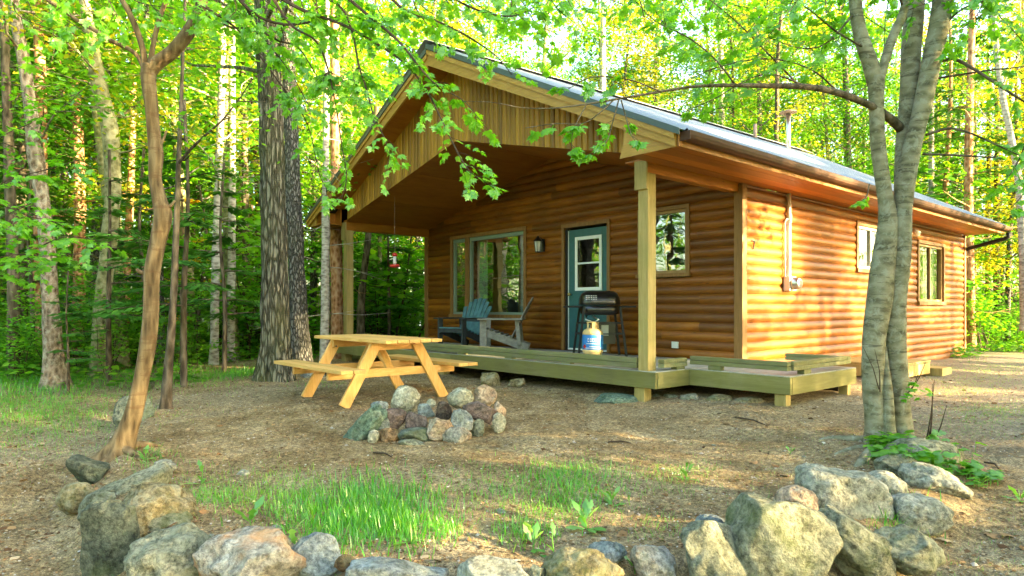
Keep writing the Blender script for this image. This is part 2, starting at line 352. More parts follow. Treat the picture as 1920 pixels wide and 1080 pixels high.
M['rock_rust'] = rock_mat('rust_stained_stone', (0.166, 0.154, 0.119), (0.309, 0.291, 0.237), (0.451, 0.439, 0.380), lf=.2, mf=.1, stain=(0.475, 0.237, 0.083))
M['rock_black'] = rock_mat('charred_stone', (0.018, 0.015, 0.012), (0.053, 0.038, 0.029), (0.119, 0.089, 0.065), lf=.15, mf=.0, lichen=(0.356, 0.332, 0.297))
M['rock_white'] = rock_mat('speckled_stone', (0.190, 0.184, 0.119), (0.356, 0.344, 0.249), (0.533, 0.522, 0.415), lf=.35, mf=.2, moss=(0.071, 0.059, 0.035))

M['rock_slate'] = rock_mat('dark_green_slate', (.03, .04, .032), (.07, .085, .062), (.125, .14, .10), lf=.15, mf=.3)
def ground_mat():
    m, t, n, o = newmat('trodden_ground')
    geo = n.new('ShaderNodeNewGeometry'); mp = n.new('ShaderNodeMapping'); L(t, geo.outputs['Position'], mp.inputs[0]); v = mp.outputs[0]
    big = noise_n(t, n, v, .35, 4, .6, .5); mid = noise_n(t, n, v, 2.6, 6, .7, .4); fine = noise_n(t, n, v, 28, 5, .75); vf = noise_n(t, n, v, 110, 3, .7)
    r = ramp(n, [(0.32, (.125, .086, .038)), (0.48, (.22, .162, .082)), (0.62, (.30, .232, .130)), (.75, (.38, .315, .200))]); L(t, mid, r.inputs[0]); col = r.outputs[0]
    col = mixc(t, n, mth(t, n, 'MULTIPLY', ramp_out(t, n, big, .42, .62), .55), col, (.24, .21, .14))
    drift = noise_n(t, n, v, 1.1, 7, .78, 1.2); col = mixc(t, n, mth(t, n, 'MULTIPLY', ramp_out(t, n, drift, .54, .68), .45), col, (.115, .066, .026))
    sp = ramp(n, [(0.36, (.30, .27, .25)), (0.5, (1, 1, 1)), (.62, (1.75, 1.7, 1.55))]); L(t, fine, sp.inputs[0]); col = mixc(t, n, .75, col, sp.outputs[0], 'MULTIPLY')
    sp2 = ramp(n, [(0.38, (.42, .40, .38)), (0.5, (1, 1, 1)), (.60, (1.7, 1.65, 1.5))]); L(t, vf, sp2.inputs[0]); col = mixc(t, n, .7, col, sp2.outputs[0], 'MULTIPLY')
    # paler gravel to the right of the cabin
    sep = n.new('ShaderNodeSeparateXYZ'); L(t, v, sep.inputs[0])
    gx = n.new('ShaderNodeMapRange'); gx.inputs[1].default_value = .5; gx.inputs[2].default_value = 4.0; L(t, mth(t, n, 'ADD', sep.outputs[0], mth(t, n, 'MULTIPLY', sep.outputs[1], .5)), gx.inputs[0])
    gy = n.new('ShaderNodeMapRange'); gy.inputs[1].default_value = -3.5; gy.inputs[2].default_value = -.5; L(t, sep.outputs[1], gy.inputs[0])
    gf = mth(t, n, 'MULTIPLY', gx.outputs[0], gy.outputs[0]); col = mixc(t, n, mth(t, n, 'MULTIPLY', gf, .6), col, mixc(t, n, fine, (.16, .14, .115), (.36, .33, .28)))
    # the forest floor round the clearing: moss and low plants
    dx = mth(t, n, 'ADD', sep.outputs[0], 1.0); dy = mth(t, n, 'ADD', sep.outputs[1], .5)
    dist = mth(t, n, 'SQRT', mth(t, n, 'ADD', mth(t, n, 'MULTIPLY', dx, dx), mth(t, n, 'MULTIPLY', mth(t, n, 'MULTIPLY', dy, dy), .75)))
    fr = n.new('ShaderNodeMapRange'); fr.inputs[1].default_value = 9.0; fr.inputs[2].default_value = 13.0; L(t, mth(t, n, 'ADD', dist, mth(t, n, 'MULTIPLY', mid, 3.0)), fr.inputs[0])
    gm = noise_n(t, n, v, 1.7, 6, .7); green = mixc(t, n, ramp_out(t, n, gm, .35, .65), (.12, .085, .035), (.075, .15, .018))
    col = mixc(t, n, mth(t, n, 'MULTIPLY', fr.outputs[0], .85), col, green)
    h = mth(t, n, 'ADD', mth(t, n, 'ADD', mid, mth(t, n, 'MULTIPLY', fine, .5)), mth(t, n, 'MULTIPLY', vf, .25))
    principled(t, n, o, col, .95, .12, nrm=bump(t, n, h, .9, .035)); return m
def ramp_out(t, n, src, a, b):
    r = n.new('ShaderNodeMapRange'); r.inputs[1].default_value = a; r.inputs[2].default_value = b; L(t, src, r.inputs[0]); return r.outputs[0]
M['ground'] = ground_mat()
def water_mat():
    m, t, n, o = newmat('lake_water'); v = coords(t, n, (1, 3, 1))
    principled(t, n, o, (.10, .14, .15), .12, .6, nrm=bump(t, n, noise_n(t, n, v, 2.0, 4, .6), .3, .05)); return m
M['water'] = water_mat()

# ------------------------------------------------------------------ mesh builder
def wloc(o):
    v = Vector((0, 0, 0))
    while o is not None: v += Vector(o.location); o = o.parent
    return v
class MB:
    def __init__(s): s.V = []; s.F = []; s.A = []
    def add(s, vs, fs, val=0.5):
        b = len(s.V); s.V += [tuple(v) for v in vs]; s.F += [tuple(i + b for i in f) for f in fs]; s.A += [val] * len(fs)
    def box(s, a, b, val=0.5):
        x0, y0, z0 = a; x1, y1, z1 = b
        if x0 > x1: x0, x1 = x1, x0
        if y0 > y1: y0, y1 = y1, y0
        if z0 > z1: z0, z1 = z1, z0
        s.add([(x0, y0, z0), (x1, y0, z0), (x1, y1, z0), (x0, y1, z0), (x0, y0, z1), (x1, y0, z1), (x1, y1, z1), (x0, y1, z1)],
              [(0, 3, 2, 1), (4, 5, 6, 7), (0, 1, 5, 4), (1, 2, 6, 5), (2, 3, 7, 6), (3, 0, 4, 7)], val)
        return s
    def obox(s, c, size, mat=None, val=0.5):
        h = [q / 2 for q in size]; m = mat or Matrix.Identity(3); c = Vector(c)
        vs = [c + m @ Vector((x * h[0], y * h[1], z * h[2])) for x, y, z in ((-1, -1, -1), (1, -1, -1), (1, 1, -1), (-1, 1, -1), (-1, -1, 1), (1, -1, 1), (1, 1, 1), (-1, 1, 1))]
        s.add(vs, [(0, 3, 2, 1), (4, 5, 6, 7), (0, 1, 5, 4), (1, 2, 6, 5), (2, 3, 7, 6), (3, 0, 4, 7)], val); return s
    def beam(s, a, b, wd, th, up=(0, 0, 1), val=0.5):
        """a plank from a to b; wd across (perpendicular to up), th along up"""
        a = Vector(a); b = Vector(b); d = b - a; x = d.normalized(); u = Vector(up); y = u.cross(x).normalized(); z = x.cross(y)
        m = Matrix((x, y, z)).transposed(); return s.obox((a + b) / 2, (d.length, wd, th), m, val)
    def prism(s, pts, a, b, val=0.5):
        """polygon pts (3-D, planar), extruded by the vector b-a"""
        d = Vector(b) - Vector(a); n = len(pts); vs = [Vector(p) for p in pts] + [Vector(p) + d for p in pts]
        fs = [tuple(range(n))[::-1], tuple(range(n, 2 * n))] + [(i, (i + 1) % n, (i + 1) % n + n, i + n) for i in range(n)]
        s.add(vs, fs, val); return s
    def tube(s, path, rad, sides=8, caps=True, val=0.5):
        path = [Vector(p) for p in path]; n = len(path)
        if isinstance(rad, (int, float)): rad = [rad] * n
        vs = []; ref = None
        for i, p in enumerate(path):
            d = (path[min(i + 1, n - 1)] - path[max(i - 1, 0)]).normalized()
            if ref is None:
                ref = Vector((1, 0, 0)) if abs(d.x) < .8 else Vector((0, 1, 0))
            x = (ref - d * ref.dot(d)).normalized(); y = d.cross(x); ref = x
            for k in range(sides):
                a = 2 * math.pi * k / sides; vs.append(p + (x * math.cos(a) + y * math.sin(a)) * rad[i])
        fs = []
        for i in range(n - 1):
            for k in range(sides):
                k2 = (k + 1) % sides; fs.append((i * sides + k, i * sides + k2, (i + 1) * sides + k2, (i + 1) * sides + k))
        if caps: fs.append(tuple(range(sides))[::-1]); fs.append(tuple((n - 1) * sides + k for k in range(sides)))
        s.add(vs, fs, val); return s
    def lathe(s, c, prof, seg=20, val=0.5):
        """prof: list of (radius, z) from c"""
        c = Vector(c); vs = []; n = len(prof)
        for r, z in prof:
            for k in range(seg):
                a = 2 * math.pi * k / seg; vs.append(c + Vector((r * math.cos(a), r * math.sin(a), z)))
        fs = [(i * seg + k, i * seg + (k + 1) % seg, (i + 1) * seg + (k + 1) % seg, (i + 1) * seg + k) for i in range(n - 1) for k in range(seg)]
        fs.append(tuple(range(seg))[::-1]); fs.append(tuple((n - 1) * seg + k for k in range(seg)))
        s.add(vs, fs, val); return s
    def build(s, name, mat, parent=None, smooth=False, bevel=0.0, loc=None):
        off = Vector(loc) if loc is not None else (wloc(parent) if parent is not None else Vector((0, 0, 0)))
        me = bpy.data.meshes.new(name)
        me.from_pydata([tuple(Vector(v) - off) for v in s.V], [], s.F)
        at = me.attributes.new('val', 'FLOAT', 'FACE'); at.data.foreach_set('value', np.array(s.A, dtype=np.float32))
        if smooth: me.polygons.foreach_set('use_smooth', [True] * len(me.polygons))
        me.materials.append(mat); me.update()
        o = bpy.data.objects.new(name, me); C.objects.link(o)
        if parent is not None: o.parent = parent
        elif loc is not None: o.location = off
        if bevel:
            b = o.modifiers.new('bevel', 'BEVEL'); b.width = bevel; b.segments = 2; b.limit_method = 'ANGLE'; b.angle_limit = R(40)
            b.harden_normals = False
        return o
def thing(name, label, cat, loc=(0, 0, 0), group=None):
    o = bpy.data.objects.new(name, None); C.objects.link(o); o.location = loc; o.empty_display_size = .2
    o['label'] = label; o['category'] = cat
    if group: o['group'] = group
    return o
def tag(o, label=None, cat=None, group=None, kind=None):
    if label: o['label'] = label
    if cat: o['category'] = cat
    if group: o['group'] = group
    if kind: o['kind'] = kind
    return o
def np_mesh(name, V, F, A, mat, parent=None, smooth=False, mats=None, mi=None):
    """V (n,3); F list of equal-size index array (m,k); A per-face value"""
    me = bpy.data.meshes.new(name); k = F.shape[1]; m = F.shape[0]
    me.vertices.add(len(V)); me.vertices.foreach_set('co', V.astype(np.float32).ravel())
    me.loops.add(m * k); me.loops.foreach_set('vertex_index', F.astype(np.int32).ravel())
    me.polygons.add(m); me.polygons.foreach_set('loop_start', np.arange(0, m * k, k, dtype=np.int32))
    try: me.polygons.foreach_set('loop_total', np.full(m, k, dtype=np.int32))
    except Exception: pass
    if smooth: me.polygons.foreach_set('use_smooth', np.ones(m, dtype=bool))
    me.update(calc_edges=True)
    at = me.attributes.new('val', 'FLOAT', 'FACE'); at.data.foreach_set('value', np.asarray(A, dtype=np.float32))
    me.materials.append(mat)
    o = bpy.data.objects.new(name, me); C.objects.link(o)
    if parent is not None: o.parent = parent
    return o

# leaf templates: vertices (x side, y along the leaf, z normal), triangles
def tmpl_maple():
    h = [(0, 0), (.20, -.12), (.34, .02), (.62, .06), (.50, .24), (.74, .52), (.44, .48), (.26, .44), (.30, .70), (.14, .72), (0, 1.05)]
    pts = h + [(-x, y) for x, y in h[-2:0:-1]]
    V = [(0, .34, 0.03)] + [(x, y, -.22 * abs(x) - .10 * max(0, y - .5)) for x, y in pts]
    n = len(pts); T = [(0, 1 + i, 1 + (i + 1) % n) for i in range(n)]
    return np.array(V, float), np.array(T)
def tmpl_leaf():
    V = [(0, 0, 0), (.32, .42, -.10), (0, 1, -.12), (-.32, .42, -.10), (0, .45, .03)]
    T = [(0, 1, 4), (1, 2, 4), (2, 3, 4), (3, 0, 4)]
    return np.array(V, float), np.array(T)
def tmpl_lobed():
    V = [(0, .35, .02), (0, 0, 0), (.5, .1, -.1), (.36, .4, -.06), (.42, .72, -.1), (0, 1.0, -.1), (-.42, .72, -.1), (-.36, .4, -.06), (-.5, .1, -.1)]
    T = [(0, 1 + i, 1 + (i + 1) % 8) for i in range(8)]
    return np.array(V, float), np.array(T)
def tmpl_spray():
    V = [(0, 0, 0), (.16, .3, -.02), (.05, .4, 0), (.13, .65, -.03), (0, 1, -.05), (-.13, .65, -.03), (-.05, .4, 0), (-.16, .3, -.02)]
    T = [(0, 1, 2), (0, 2, 6), (0, 6, 7), (2, 3, 4), (2, 4, 6), (6, 4, 5)]
    return np.array(V, float), np.array(T)
TM, TL, TLB, TSP = tmpl_maple(), tmpl_leaf(), tmpl_lobed(), tmpl_spray()
def foliage(tm, pos, size, fwd, nrm, val):
    """arrays: pos (n,3), size (n,), fwd (n,3), nrm (n,3) -> V,F,A"""
    TV, TT = tm; n = len(pos)
    f = fwd / (np.linalg.norm(fwd, axis=1, keepdims=True) + 1e-9)
    s = np.cross(f, nrm); s /= (np.linalg.norm(s, axis=1, keepdims=True) + 1e-9); u = np.cross(s, f)
    V = pos[:, None, :] + size[:, None, None] * (TV[None, :, 0, None] * s[:, None, :] + TV[None, :, 1, None] * f[:, None, :] + TV[None, :, 2, None] * u[:, None, :])
    F = (TT[None] + (np.arange(n) * len(TV))[:, None, None]).reshape(-1, 3)
    A = np.repeat(val, len(TT)); return V.reshape(-1, 3), F, A
def leaf_dirs(g_, n, tilt=.5, droop=.25):
    az = g_.uniform(0, 2 * np.pi, n)
    f = np.stack([np.cos(az), np.sin(az), -droop + g_.normal(0, .25, n)], 1)
    nr = np.stack([g_.normal(0, tilt, n), g_.normal(0, tilt, n), np.ones(n)], 1)
    return f, nr

# ================================================================== STRUCTURE: ground, lake
def axis(lo, a, b, hi, fine, growth):
    xs = list(np.arange(a, b, fine)); st = fine; x = b
    while x < hi: xs.append(x); st = min(st * growth, 6); x += st
    xs.append(hi); st = fine; x = a - fine; left = []
    while x > lo: left.append(x); st = min(st * growth, 6); x -= st
    left.append(lo); return np.array(left[::-1] + xs)
gx_, gy_ = axis(-160, -6.5, 5.2, 160, .06, 1.06), axis(-160, -8.6, .5, 160, .06, 1.06)
GX, GY = np.meshgrid(gx_, gy_); nx, ny = len(gx_), len(gy_)
GZ = gz(GX, GY)
rg = np.random.default_rng(3)
near = (GX > -7) & (GX < 5.6) & (GY > -9) & (GY < 1)
GZ = GZ + near * rg.normal(0, .0035, GZ.shape)
idx = np.arange(nx * ny).reshape(ny, nx)
F = np.stack([idx[:-1, :-1], idx[:-1, 1:], idx[1:, 1:], idx[1:, :-1]], -1).reshape(-1, 4)
ground = np_mesh('ground', np.stack([GX, GY, GZ], -1).reshape(-1, 3), F, np.full(len(F), .5), M['ground'], smooth=True)
tag(ground, kind='structure')
lk = MB(); lk.add([(-159, -120, -1.75), (-26, -120, -1.75), (-26, 120, -1.75), (-159, 120, -1.75)], [(0, 1, 2, 3)])
tag(lk.build('lake', M['water']), kind='structure')

# ================================================================== CABIN
W, LEN = 7.6, 9.65
EAVE_X, RIDGE_X, LEFT_X = .73, -3.8, -8.2
YF, YB, YP = -2.5, 9.75, -2.05
Z_SOF = 2.40; SL = (4.67 - 2.50) / 4.53
cabin = thing('log_cabin', 'brown log-sided cabin with grey metal roof and a covered front porch', 'cabin', (-3.8, 0, -.35))
ROW = .132
def prof(n=6):
    return [((i / n), math.sin(math.pi * (0.03 + .94 * i / n)) ** .62) for i in range(n + 1)]
def siding(mb, u0, u1, z0, z1, openings, place, vert=False, row=ROW, depth=.036, topf=None, seed=1, split=1.9):
    """rows of rounded boards in the plane (u, z); place(u, z, d) -> world point. openings: (u0,u1,z0,z1)"""
    rr = random.Random(seed); cuts = sorted({q for o in openings for q in (o[2], o[3])}); pr = prof()
    z = z0; k = 0
    while z < z1 - 1e-4:
        zt = min(z + row, z1)
        segs = [(z + f * row, d * depth) for f, d in pr if z + f * row <= zt + 1e-6]
        for c in cuts:
            if z < c < zt:
                f = (c - z) / row; d = np.interp(f, [p[0] for p in pr], [p[1] for p in pr]) * depth; segs.append((c, d))
        segs.sort()
        js = [u0]; x = u0 + rr.uniform(.4, split)
        while x < u1 - .4: js.append(x); x += rr.uniform(1.1, split * 1.8)
        js.append(u1); vals = [rr.random() for _ in js]
        for i in range(len(segs) - 1):
            (za, da), (zb, db) = segs[i], segs[i + 1]
            if zb - za < 1e-5: continue
            zm = (za + zb) / 2
            for j in range(len(js) - 1):
                iv = [(js[j] + .0015, js[j + 1] - .0015)]
                for (a, b, c0, c1) in openings:
                    if c0 < zm < c1:
                        nv = []
                        for (p, q) in iv:
                            if b <= p or a >= q: nv.append((p, q)); continue
                            if p < a: nv.append((p, a))
                            if q > b: nv.append((b, q))
                        iv = nv
                for (p, q) in iv:
                    if topf:
                        p2, q2 = p, q
                        if not vert: pass
                    mb.add([place(p, za, da), place(q, za, da), place(q, zb, db), place(p, zb, db)], [(0, 1, 2, 3)], vals[j])
        z = zt; k += 1
ZB = -.40
# front wall (faces -y), openings: big window, narrow window, door, right window
WIN_BIG = (-6.03, -4.35, .60, 2.16); WIN_NAR = (-6.60, -6.15, .60, 2.16)
DOOR = (-3.30, -2.33, .0, 2.10); WIN_R = (-1.66, -.835, 1.24, 2.17)
fw_open = [(-6.68, -4.28, .53, 2.23), DOOR, (-1.71, -.79, 1.17, 2.24)]
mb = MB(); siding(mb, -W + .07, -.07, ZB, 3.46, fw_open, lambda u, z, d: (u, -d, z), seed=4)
# keep only what is under the porch ceiling: ceiling line z = 3.36 - .235*|x - ridge|
def ceil_z(x): return 3.36 - .235 * abs(x + 3.75)
front_wall = mb
fv = front_wall.V; keepF, keepA = [], []
for f, a in zip(front_wall.F, front_wall.A):
    cz_ = min(fv[i][2] for i in f); cx_ = sum(fv[i][0] for i in f) / len(f)
    keepF.append(f); keepA.append(a)
nV = [(x, y, min(z, ceil_z(x) + .05)) if z > 2.3 else (x, y, z) for x, y, z in fv]
# subdivide long upper boards so that they follow the ceiling slope
mb2 = MB()
for f, a in zip(keepF, keepA):
    p = [fv[i] for i in f]; x0, x1 = p[0][0], p[1][0]; za, zb_ = p[0][2], p[2][2]; da, db = -p[0][1], -p[2][1]
    if za < 2.3: mb2.add(p, [(0, 1, 2, 3)], a); continue
    n = max(1, int((x1 - x0) / .12))
    for i in range(n):
        a0, a1 = x0 + (x1 - x0) * i / n, x0 + (x1 - x0) * (i + 1) / n
        if ceil_z((a0 + a1) / 2) + .04 > zb_: mb2.add([(a0, -da, za), (a1, -da, za), (a1, -db, zb_), (a0, -db, zb_)], [(0, 1, 2, 3)], a)
mb2.build('front_wall', M['siding_x'], cabin)
# right wall (faces +x)
WS1 = (3.72, 4.95, 1.41, 2.15); WS2 = (6.66, 8.14, .86, 2.03)
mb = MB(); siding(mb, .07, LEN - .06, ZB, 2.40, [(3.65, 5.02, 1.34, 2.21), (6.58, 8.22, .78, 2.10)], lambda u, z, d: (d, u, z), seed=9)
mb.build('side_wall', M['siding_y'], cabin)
# plain backs of the walls, left and rear wall and the room inside
mb = MB()
def wallbox(x0, y0, x1, y1, z0, z1, op=()):
    """a solid wall along x or y with rectangular openings"""
    alongx = abs(x1 - x0) > abs(y1 - y0); lo, hi = (x0, x1) if alongx else (y0, y1)
    us = sorted({lo, hi} | {q for o in op for q in o[:2]})
    for a, b in zip(us[:-1], us[1:]):
        blocks = sorted([(o[2], o[3]) for o in op if o[0] < (a + b) / 2 < o[1]]); z = z0
        for c, d in blocks + [(z1, z1)]:
            if c > z:
                if alongx: mb.box((a, y0, z), (b, y1, c), .4)
                else: mb.box((x0, a, z), (x1, b, c), .4)
            z = d
wallbox(-W + .01, .001, -.001, .10, ZB, 2.42, [(WIN_BIG[0], WIN_BIG[1], WIN_BIG[2], WIN_BIG[3]), WIN_NAR, DOOR, WIN_R])
wallbox(-.10, .101, -.002, LEN - .01, ZB, 2.40, [WS1, WS2])
wallbox(-W + .01, LEN - .11, -.101, LEN - .011, ZB, 2.42)
mb.build('inner_wall', M['interior'], cabin)
mb = MB(); siding(mb, .05, LEN - .05, ZB, 2.42, [], lambda u, z, d: (-W - d, u, z), seed=12); mb.build('left_wall', M['siding_y'], cabin)
mb = MB(); mb.box((-W, .102, ZB), (-W + .009, LEN - .012, 2.42)); mb.box((-W + .01, LEN - .11, 2.42), (-.002, LEN - .011, 2.421)); mb.build('left_wall_back', M['interior'], cabin)
mb = MB(); siding(mb, -W + .05, -.05, ZB, 2.42, [], lambda u, z, d: (u, LEN + d, z), seed=15)
mb.prism([(-W, LEN, 2.42), (0, LEN, 2.42), (RIDGE_X, LEN, 4.35)], (0, 0, 0), (0, .03, 0)); mb.build('rear_wall', M['siding_x'], cabin)
mb = MB(); mb.box((-W + .02, .11, -.02), (-.11, LEN - .12, -.001)); mb.build('room_floor', M['interior_dark'], cabin)
mb = MB(); mb.box((-W + .02, .11, 2.36), (-.11, LEN - .12, 2.40)); mb.build('room_ceiling', M['interior'], cabin)
# front gable wall above 2.42 (behind the siding)
mb = MB(); mb.prism([(-W, .002, 2.42), (0, .002, 2.42), (0, .002, 2.47), (-3.75, .002, 3.40), (-W, .002, 2.47)], (0, 0, 0), (0, .09, 0)); mb.build('gable_back', M['interior'], cabin)

# corner boards
mb = MB()
mb.box((-.075, -.050, ZB), (.052, .0005, 2.40), .6); mb.box((-.0005, .001, ZB), (.050, .075, 2.398), .6); mb.build('corner_board', M['trim_z'], cabin, bevel=.004)
mb = MB(); mb.box((-W - .05, -.050, ZB), (-W + .075, 0.0, 2.44), .5); mb.build('corner_board', M['trim_z'], cabin, bevel=.004)
mb = MB(); mb.box((0, LEN - .065, ZB), (.050, LEN + .03, 2.40), .4); mb.build('corner_board', M['trim_z'], cabin, bevel=.004)

# windows ------------------------------------------------
def casing(mb, u0, u1, z0, z1, wdt, d0, d1, place, sill=True, val=.5):
    def bx(a, b, c, d, e0=d0, e1=d1):
        q = [place(a, c, e0), place(b, d, e1)]; mb.box(q[0], q[1], val + rnd.uniform(-.1, .1))
    bx(u0 - wdt, u0, z0, z1); bx(u1, u1 + wdt, z0, z1); bx(u0 - wdt, u1 + wdt, z1, z1 + wdt, d0, d1 + .004)
    if sill: bx(u0 - wdt - .015, u1 + wdt + .015, z0 - wdt, z0, d0, d1 + .025)
def window(place, u0, u1, z0, z1, fmat, cmat, wdt=.07, frame=.045, mull=(), open_sash=None, casing_on=True, name='window', d_c=.052, gl='glass'):
    root_name = name
    mb = MB()
    if casing_on: casing(mb, u0, u1, z0, z1, wdt, -.002, d_c, place)
    o = mb.build(root_name, cmat, cabin, bevel=.003)
    f = MB()
    for (a, b, c, d) in ((u0, u0 + frame, z0, z1), (u1 - frame, u1, z0, z1), (u0 + frame, u1 - frame, z0, z0 + frame), (u0 + frame, u1 - frame, z1 - frame, z1)):
        f.box(place(a, c, -.045), place(b, d, .012))
    for m in mull: f.box(place(m - .022, z0 + frame, -.045), place(m + .022, z1 - frame, .012))
    fo = f.build('frame', fmat, o, bevel=.002)
    p = MB(); a = place(u0 + frame, z0 + frame, -.02); b = place(u1 - frame, z1 - frame, -.02)
    if abs(a[0] - b[0]) > abs(a[1] - b[1]): p.add([a, (b[0], a[1], a[2]), b, (a[0], a[1], b[2])], [(0, 1, 2, 3)])
    else: p.add([a, (a[0], b[1], a[2]), b, (a[0], a[1], b[2])], [(0, 1, 2, 3)])
    p.build('pane', M[gl], o)
    return o
pf = lambda u, z, d: (u, -d, z)
pside = lambda u, z, d: (d, u, z)
M['winframe'] = flat('window_frame_green', (.20, .26, .19), .45, .4, var=.05)
M['winwood'] = flat('window_frame_wood', (.34, .20, .075), .5, .35, var=.15)
# big + narrow porch window share one casing
mb = MB(); casing(mb, -6.60, -4.35, .60, 2.16, .07, -.002, .052, pf); mb.box((-6.15, -.050, .60), (-6.03, .002, 2.16), .4)
o = mb.build('window', M['trim_z'], cabin, bevel=.003); tag(o, 'picture window casing beside the adirondack chairs')
for (a, b) in ((-6.60, -6.15), (-6.03, -4.35)):
    f = MB(); z0, z1 = .60, 2.16; fr = .045
    for q in ((a, a + fr, z0, z1), (b - fr, b, z0, z1), (a + fr, b - fr, z0, z0 + fr), (a + fr, b - fr, z1 - fr - .03, z1)): f.box(pf(q[0], q[2], -.045), pf(q[1], q[3], .012))
    f.build('frame', M['winframe'], o, bevel=.002)
    p = MB(); p.add([(a + fr, .02, z0 + fr), (b - fr, .02, z0 + fr), (b - fr, .02, z1 - .07), (a + fr, .02, z1 - .07)], [(0, 1, 2, 3)]); p.build('pane', M['glass'], o)
window(pf, WIN_R[0], WIN_R[1], WIN_R[2], WIN_R[3], M['winwood'], M['trim_z'], name='window', wdt=.055, gl='glass_dark')
o = window(pside, WS1[0], WS1[1], WS1[2], WS1[3], M['whitetrim'], M['trim_z'], mull=(4.34,), name='window', gl='glass_dark')
o = window(pside, WS2[0], WS2[1], WS2[2], WS2[3], M['winwood'], M['trim_z'], mull=(7.40,), name='window', gl='glass_dark')
# curtains in the rooms behind the glass
mb = MB()
for y in np.arange(7.45, 8.12, .05): mb.box((-.16, y, .86), (-.145 + .012 * math.sin(y * 60), y + .046, 2.02), .5)
mb.build('curtain', M['curtain'], cabin)
mb = MB()
for x in np.arange(-6.0, -5.72, .04): mb.box((x, .16, .60), (x + .036, .17 + .01 * math.sin(x * 70), 2.12), .5)
mb.build('curtain', M['curtain'], cabin); mb = MB()
for x in np.arange(-4.66, -4.40, .04): mb.box((x, .16, .60), (x + .036, .17 + .01 * math.sin(x * 70), 2.12), .5)
mb.build('curtain', M['curtain'], cabin)
mb = MB(); mb.box((-6.0, .7, 1.15), (-4.4, .74, 1.2)); mb.box((-5.35, .7, -.001), (-5.28, .74, 2.3)); mb.build('room_partition', M['winwood'], cabin)

# door
mb = MB(); casing(mb, DOOR[0], DOOR[1], .01, DOOR[3], .06, -.002, .056, pf, sill=False); door = mb.build('door', M['trim_z'], cabin, bevel=.003)
mb = MB(); dx0, dx1 = DOOR[0] + .05, DOOR[1] - .02
gx0, gx1, gz0, gz1 = dx0 + .20, dx1 - .16, 1.05, 1.90
mb.box((dx0, .012, .03), (gx0, .052, 2.06)); mb.box((gx1, .012, .03), (dx1, .052, 2.06)); mb.box((gx0, .012, .03), (gx1, .052, gz0)); mb.box((gx0, .012, gz1), (gx1, .052, 2.06))
mb.box((gx0 + .05, .002, .25), (gx1 - .05, .0115, .50)); mb.box((gx0 + .05, .002, .60), (gx1 - .05, .0115, .90)); mb.build('door_leaf', M['teal'], door, bevel=.004)
mb = MB(); e = .055
for q in ((gx0 - .03, gx0 + e - .03, gz0 - .03, gz1 + .03), (gx1 + .03 - e, gx1 + .03, gz0 - .03, gz1 + .03), (gx0 + e - .03, gx1 + .03 - e, gz0 - .03, gz0 + e - .03), (gx0 + e - .03, gx1 + .03 - e, gz1 + .03 - e, gz1 + .03), (gx0 + e - .03, gx1 + .03 - e, 1.465, 1.495)):
    mb.box((q[0], -.008, q[2]), (q[1], .010, q[3]))
mb.build('window_frame', M['whitetrim'], door, bevel=.003)
mb = MB(); mb.add([(gx0, .022, gz0), (gx1, .022, gz0), (gx1, .022, gz1), (gx0, .022, gz1)], [(0, 1, 2, 3)]); mb.build('pane', M['glass_dark'], door)
mb = MB(); mb.box((dx0 - .048, -.02, .012), (dx0 - .003, .06, 2.07)); mb.build('jamb', M['darkgap'], door)
mb = MB(); mb.box((dx0 - .001, -.004, .015), (dx1, .011, .045)); mb.box((dx0 - .002, .002, .05), (dx0 + .012, .0118, 2.05)); mb.build('sill', M['whitetrim'], door)
mb = MB(); mb.lathe((0, 0, 0), [(.008, 0), (.012, .01), (.010, .03), (.026, .045), (.030, .06), (.024, .075), (.006, .08)], 16)
mb.V = [(dx0 + .07 + x, .012 - z, .96 + y) for x, y, z in mb.V]; mb.build('handle', M['brass'], door, smooth=True)

# porch lantern
lp = Vector((-3.84, 0, 1.83))
mb = MB(); mb.box((lp.x - .055, -.055, lp.z - .10), (lp.x + .055, -.034, lp.z + .13)); mb.tube([(lp.x, -.05, lp.z + .08), (lp.x, -.10, lp.z + .15), (lp.x, -.15, lp.z + .12)], .012, 6)
c = (lp.x, -.155, lp.z - .12)
mb.lathe(c, [(.045, 0), (.052, .012), (.050, .02)], 6); mb.lathe(c, [(.085, .20), (.08, .215), (.03, .27), (.012, .30)], 6)
for k in range(6):
    a = math.pi / 3 * k; mb.tube([(c[0] + .048 * math.cos(a), c[1] + .048 * math.sin(a), c[2] + .015), (c[0] + .072 * math.cos(a), c[1] + .072 * math.sin(a), c[2] + .205)], .006, 4)
lantern = mb.build('wall_lantern', M['black'], cabin)
mb = MB(); mb.lathe(c, [(.040, .021), (.062, .198)], 6); mb.build('glass', M['lampglass'], lantern)
# outlet cover, house number
mb = MB(); mb.box((-1.085, -.050, .14), (-.97, -.028, .235)); mb.build('outlet_cover', M['plate'], cabin, bevel=.004)
mb = MB(); mb.beam((.046, .205, 1.645), (.046, .285, 1.645), .012, .014, val=.5); mb.beam((.046, .28, 1.64), (.046, .235, 1.53), .012, .014, up=(0, 1, 0)); mb.build('house_number', M['darkgap'], cabin)

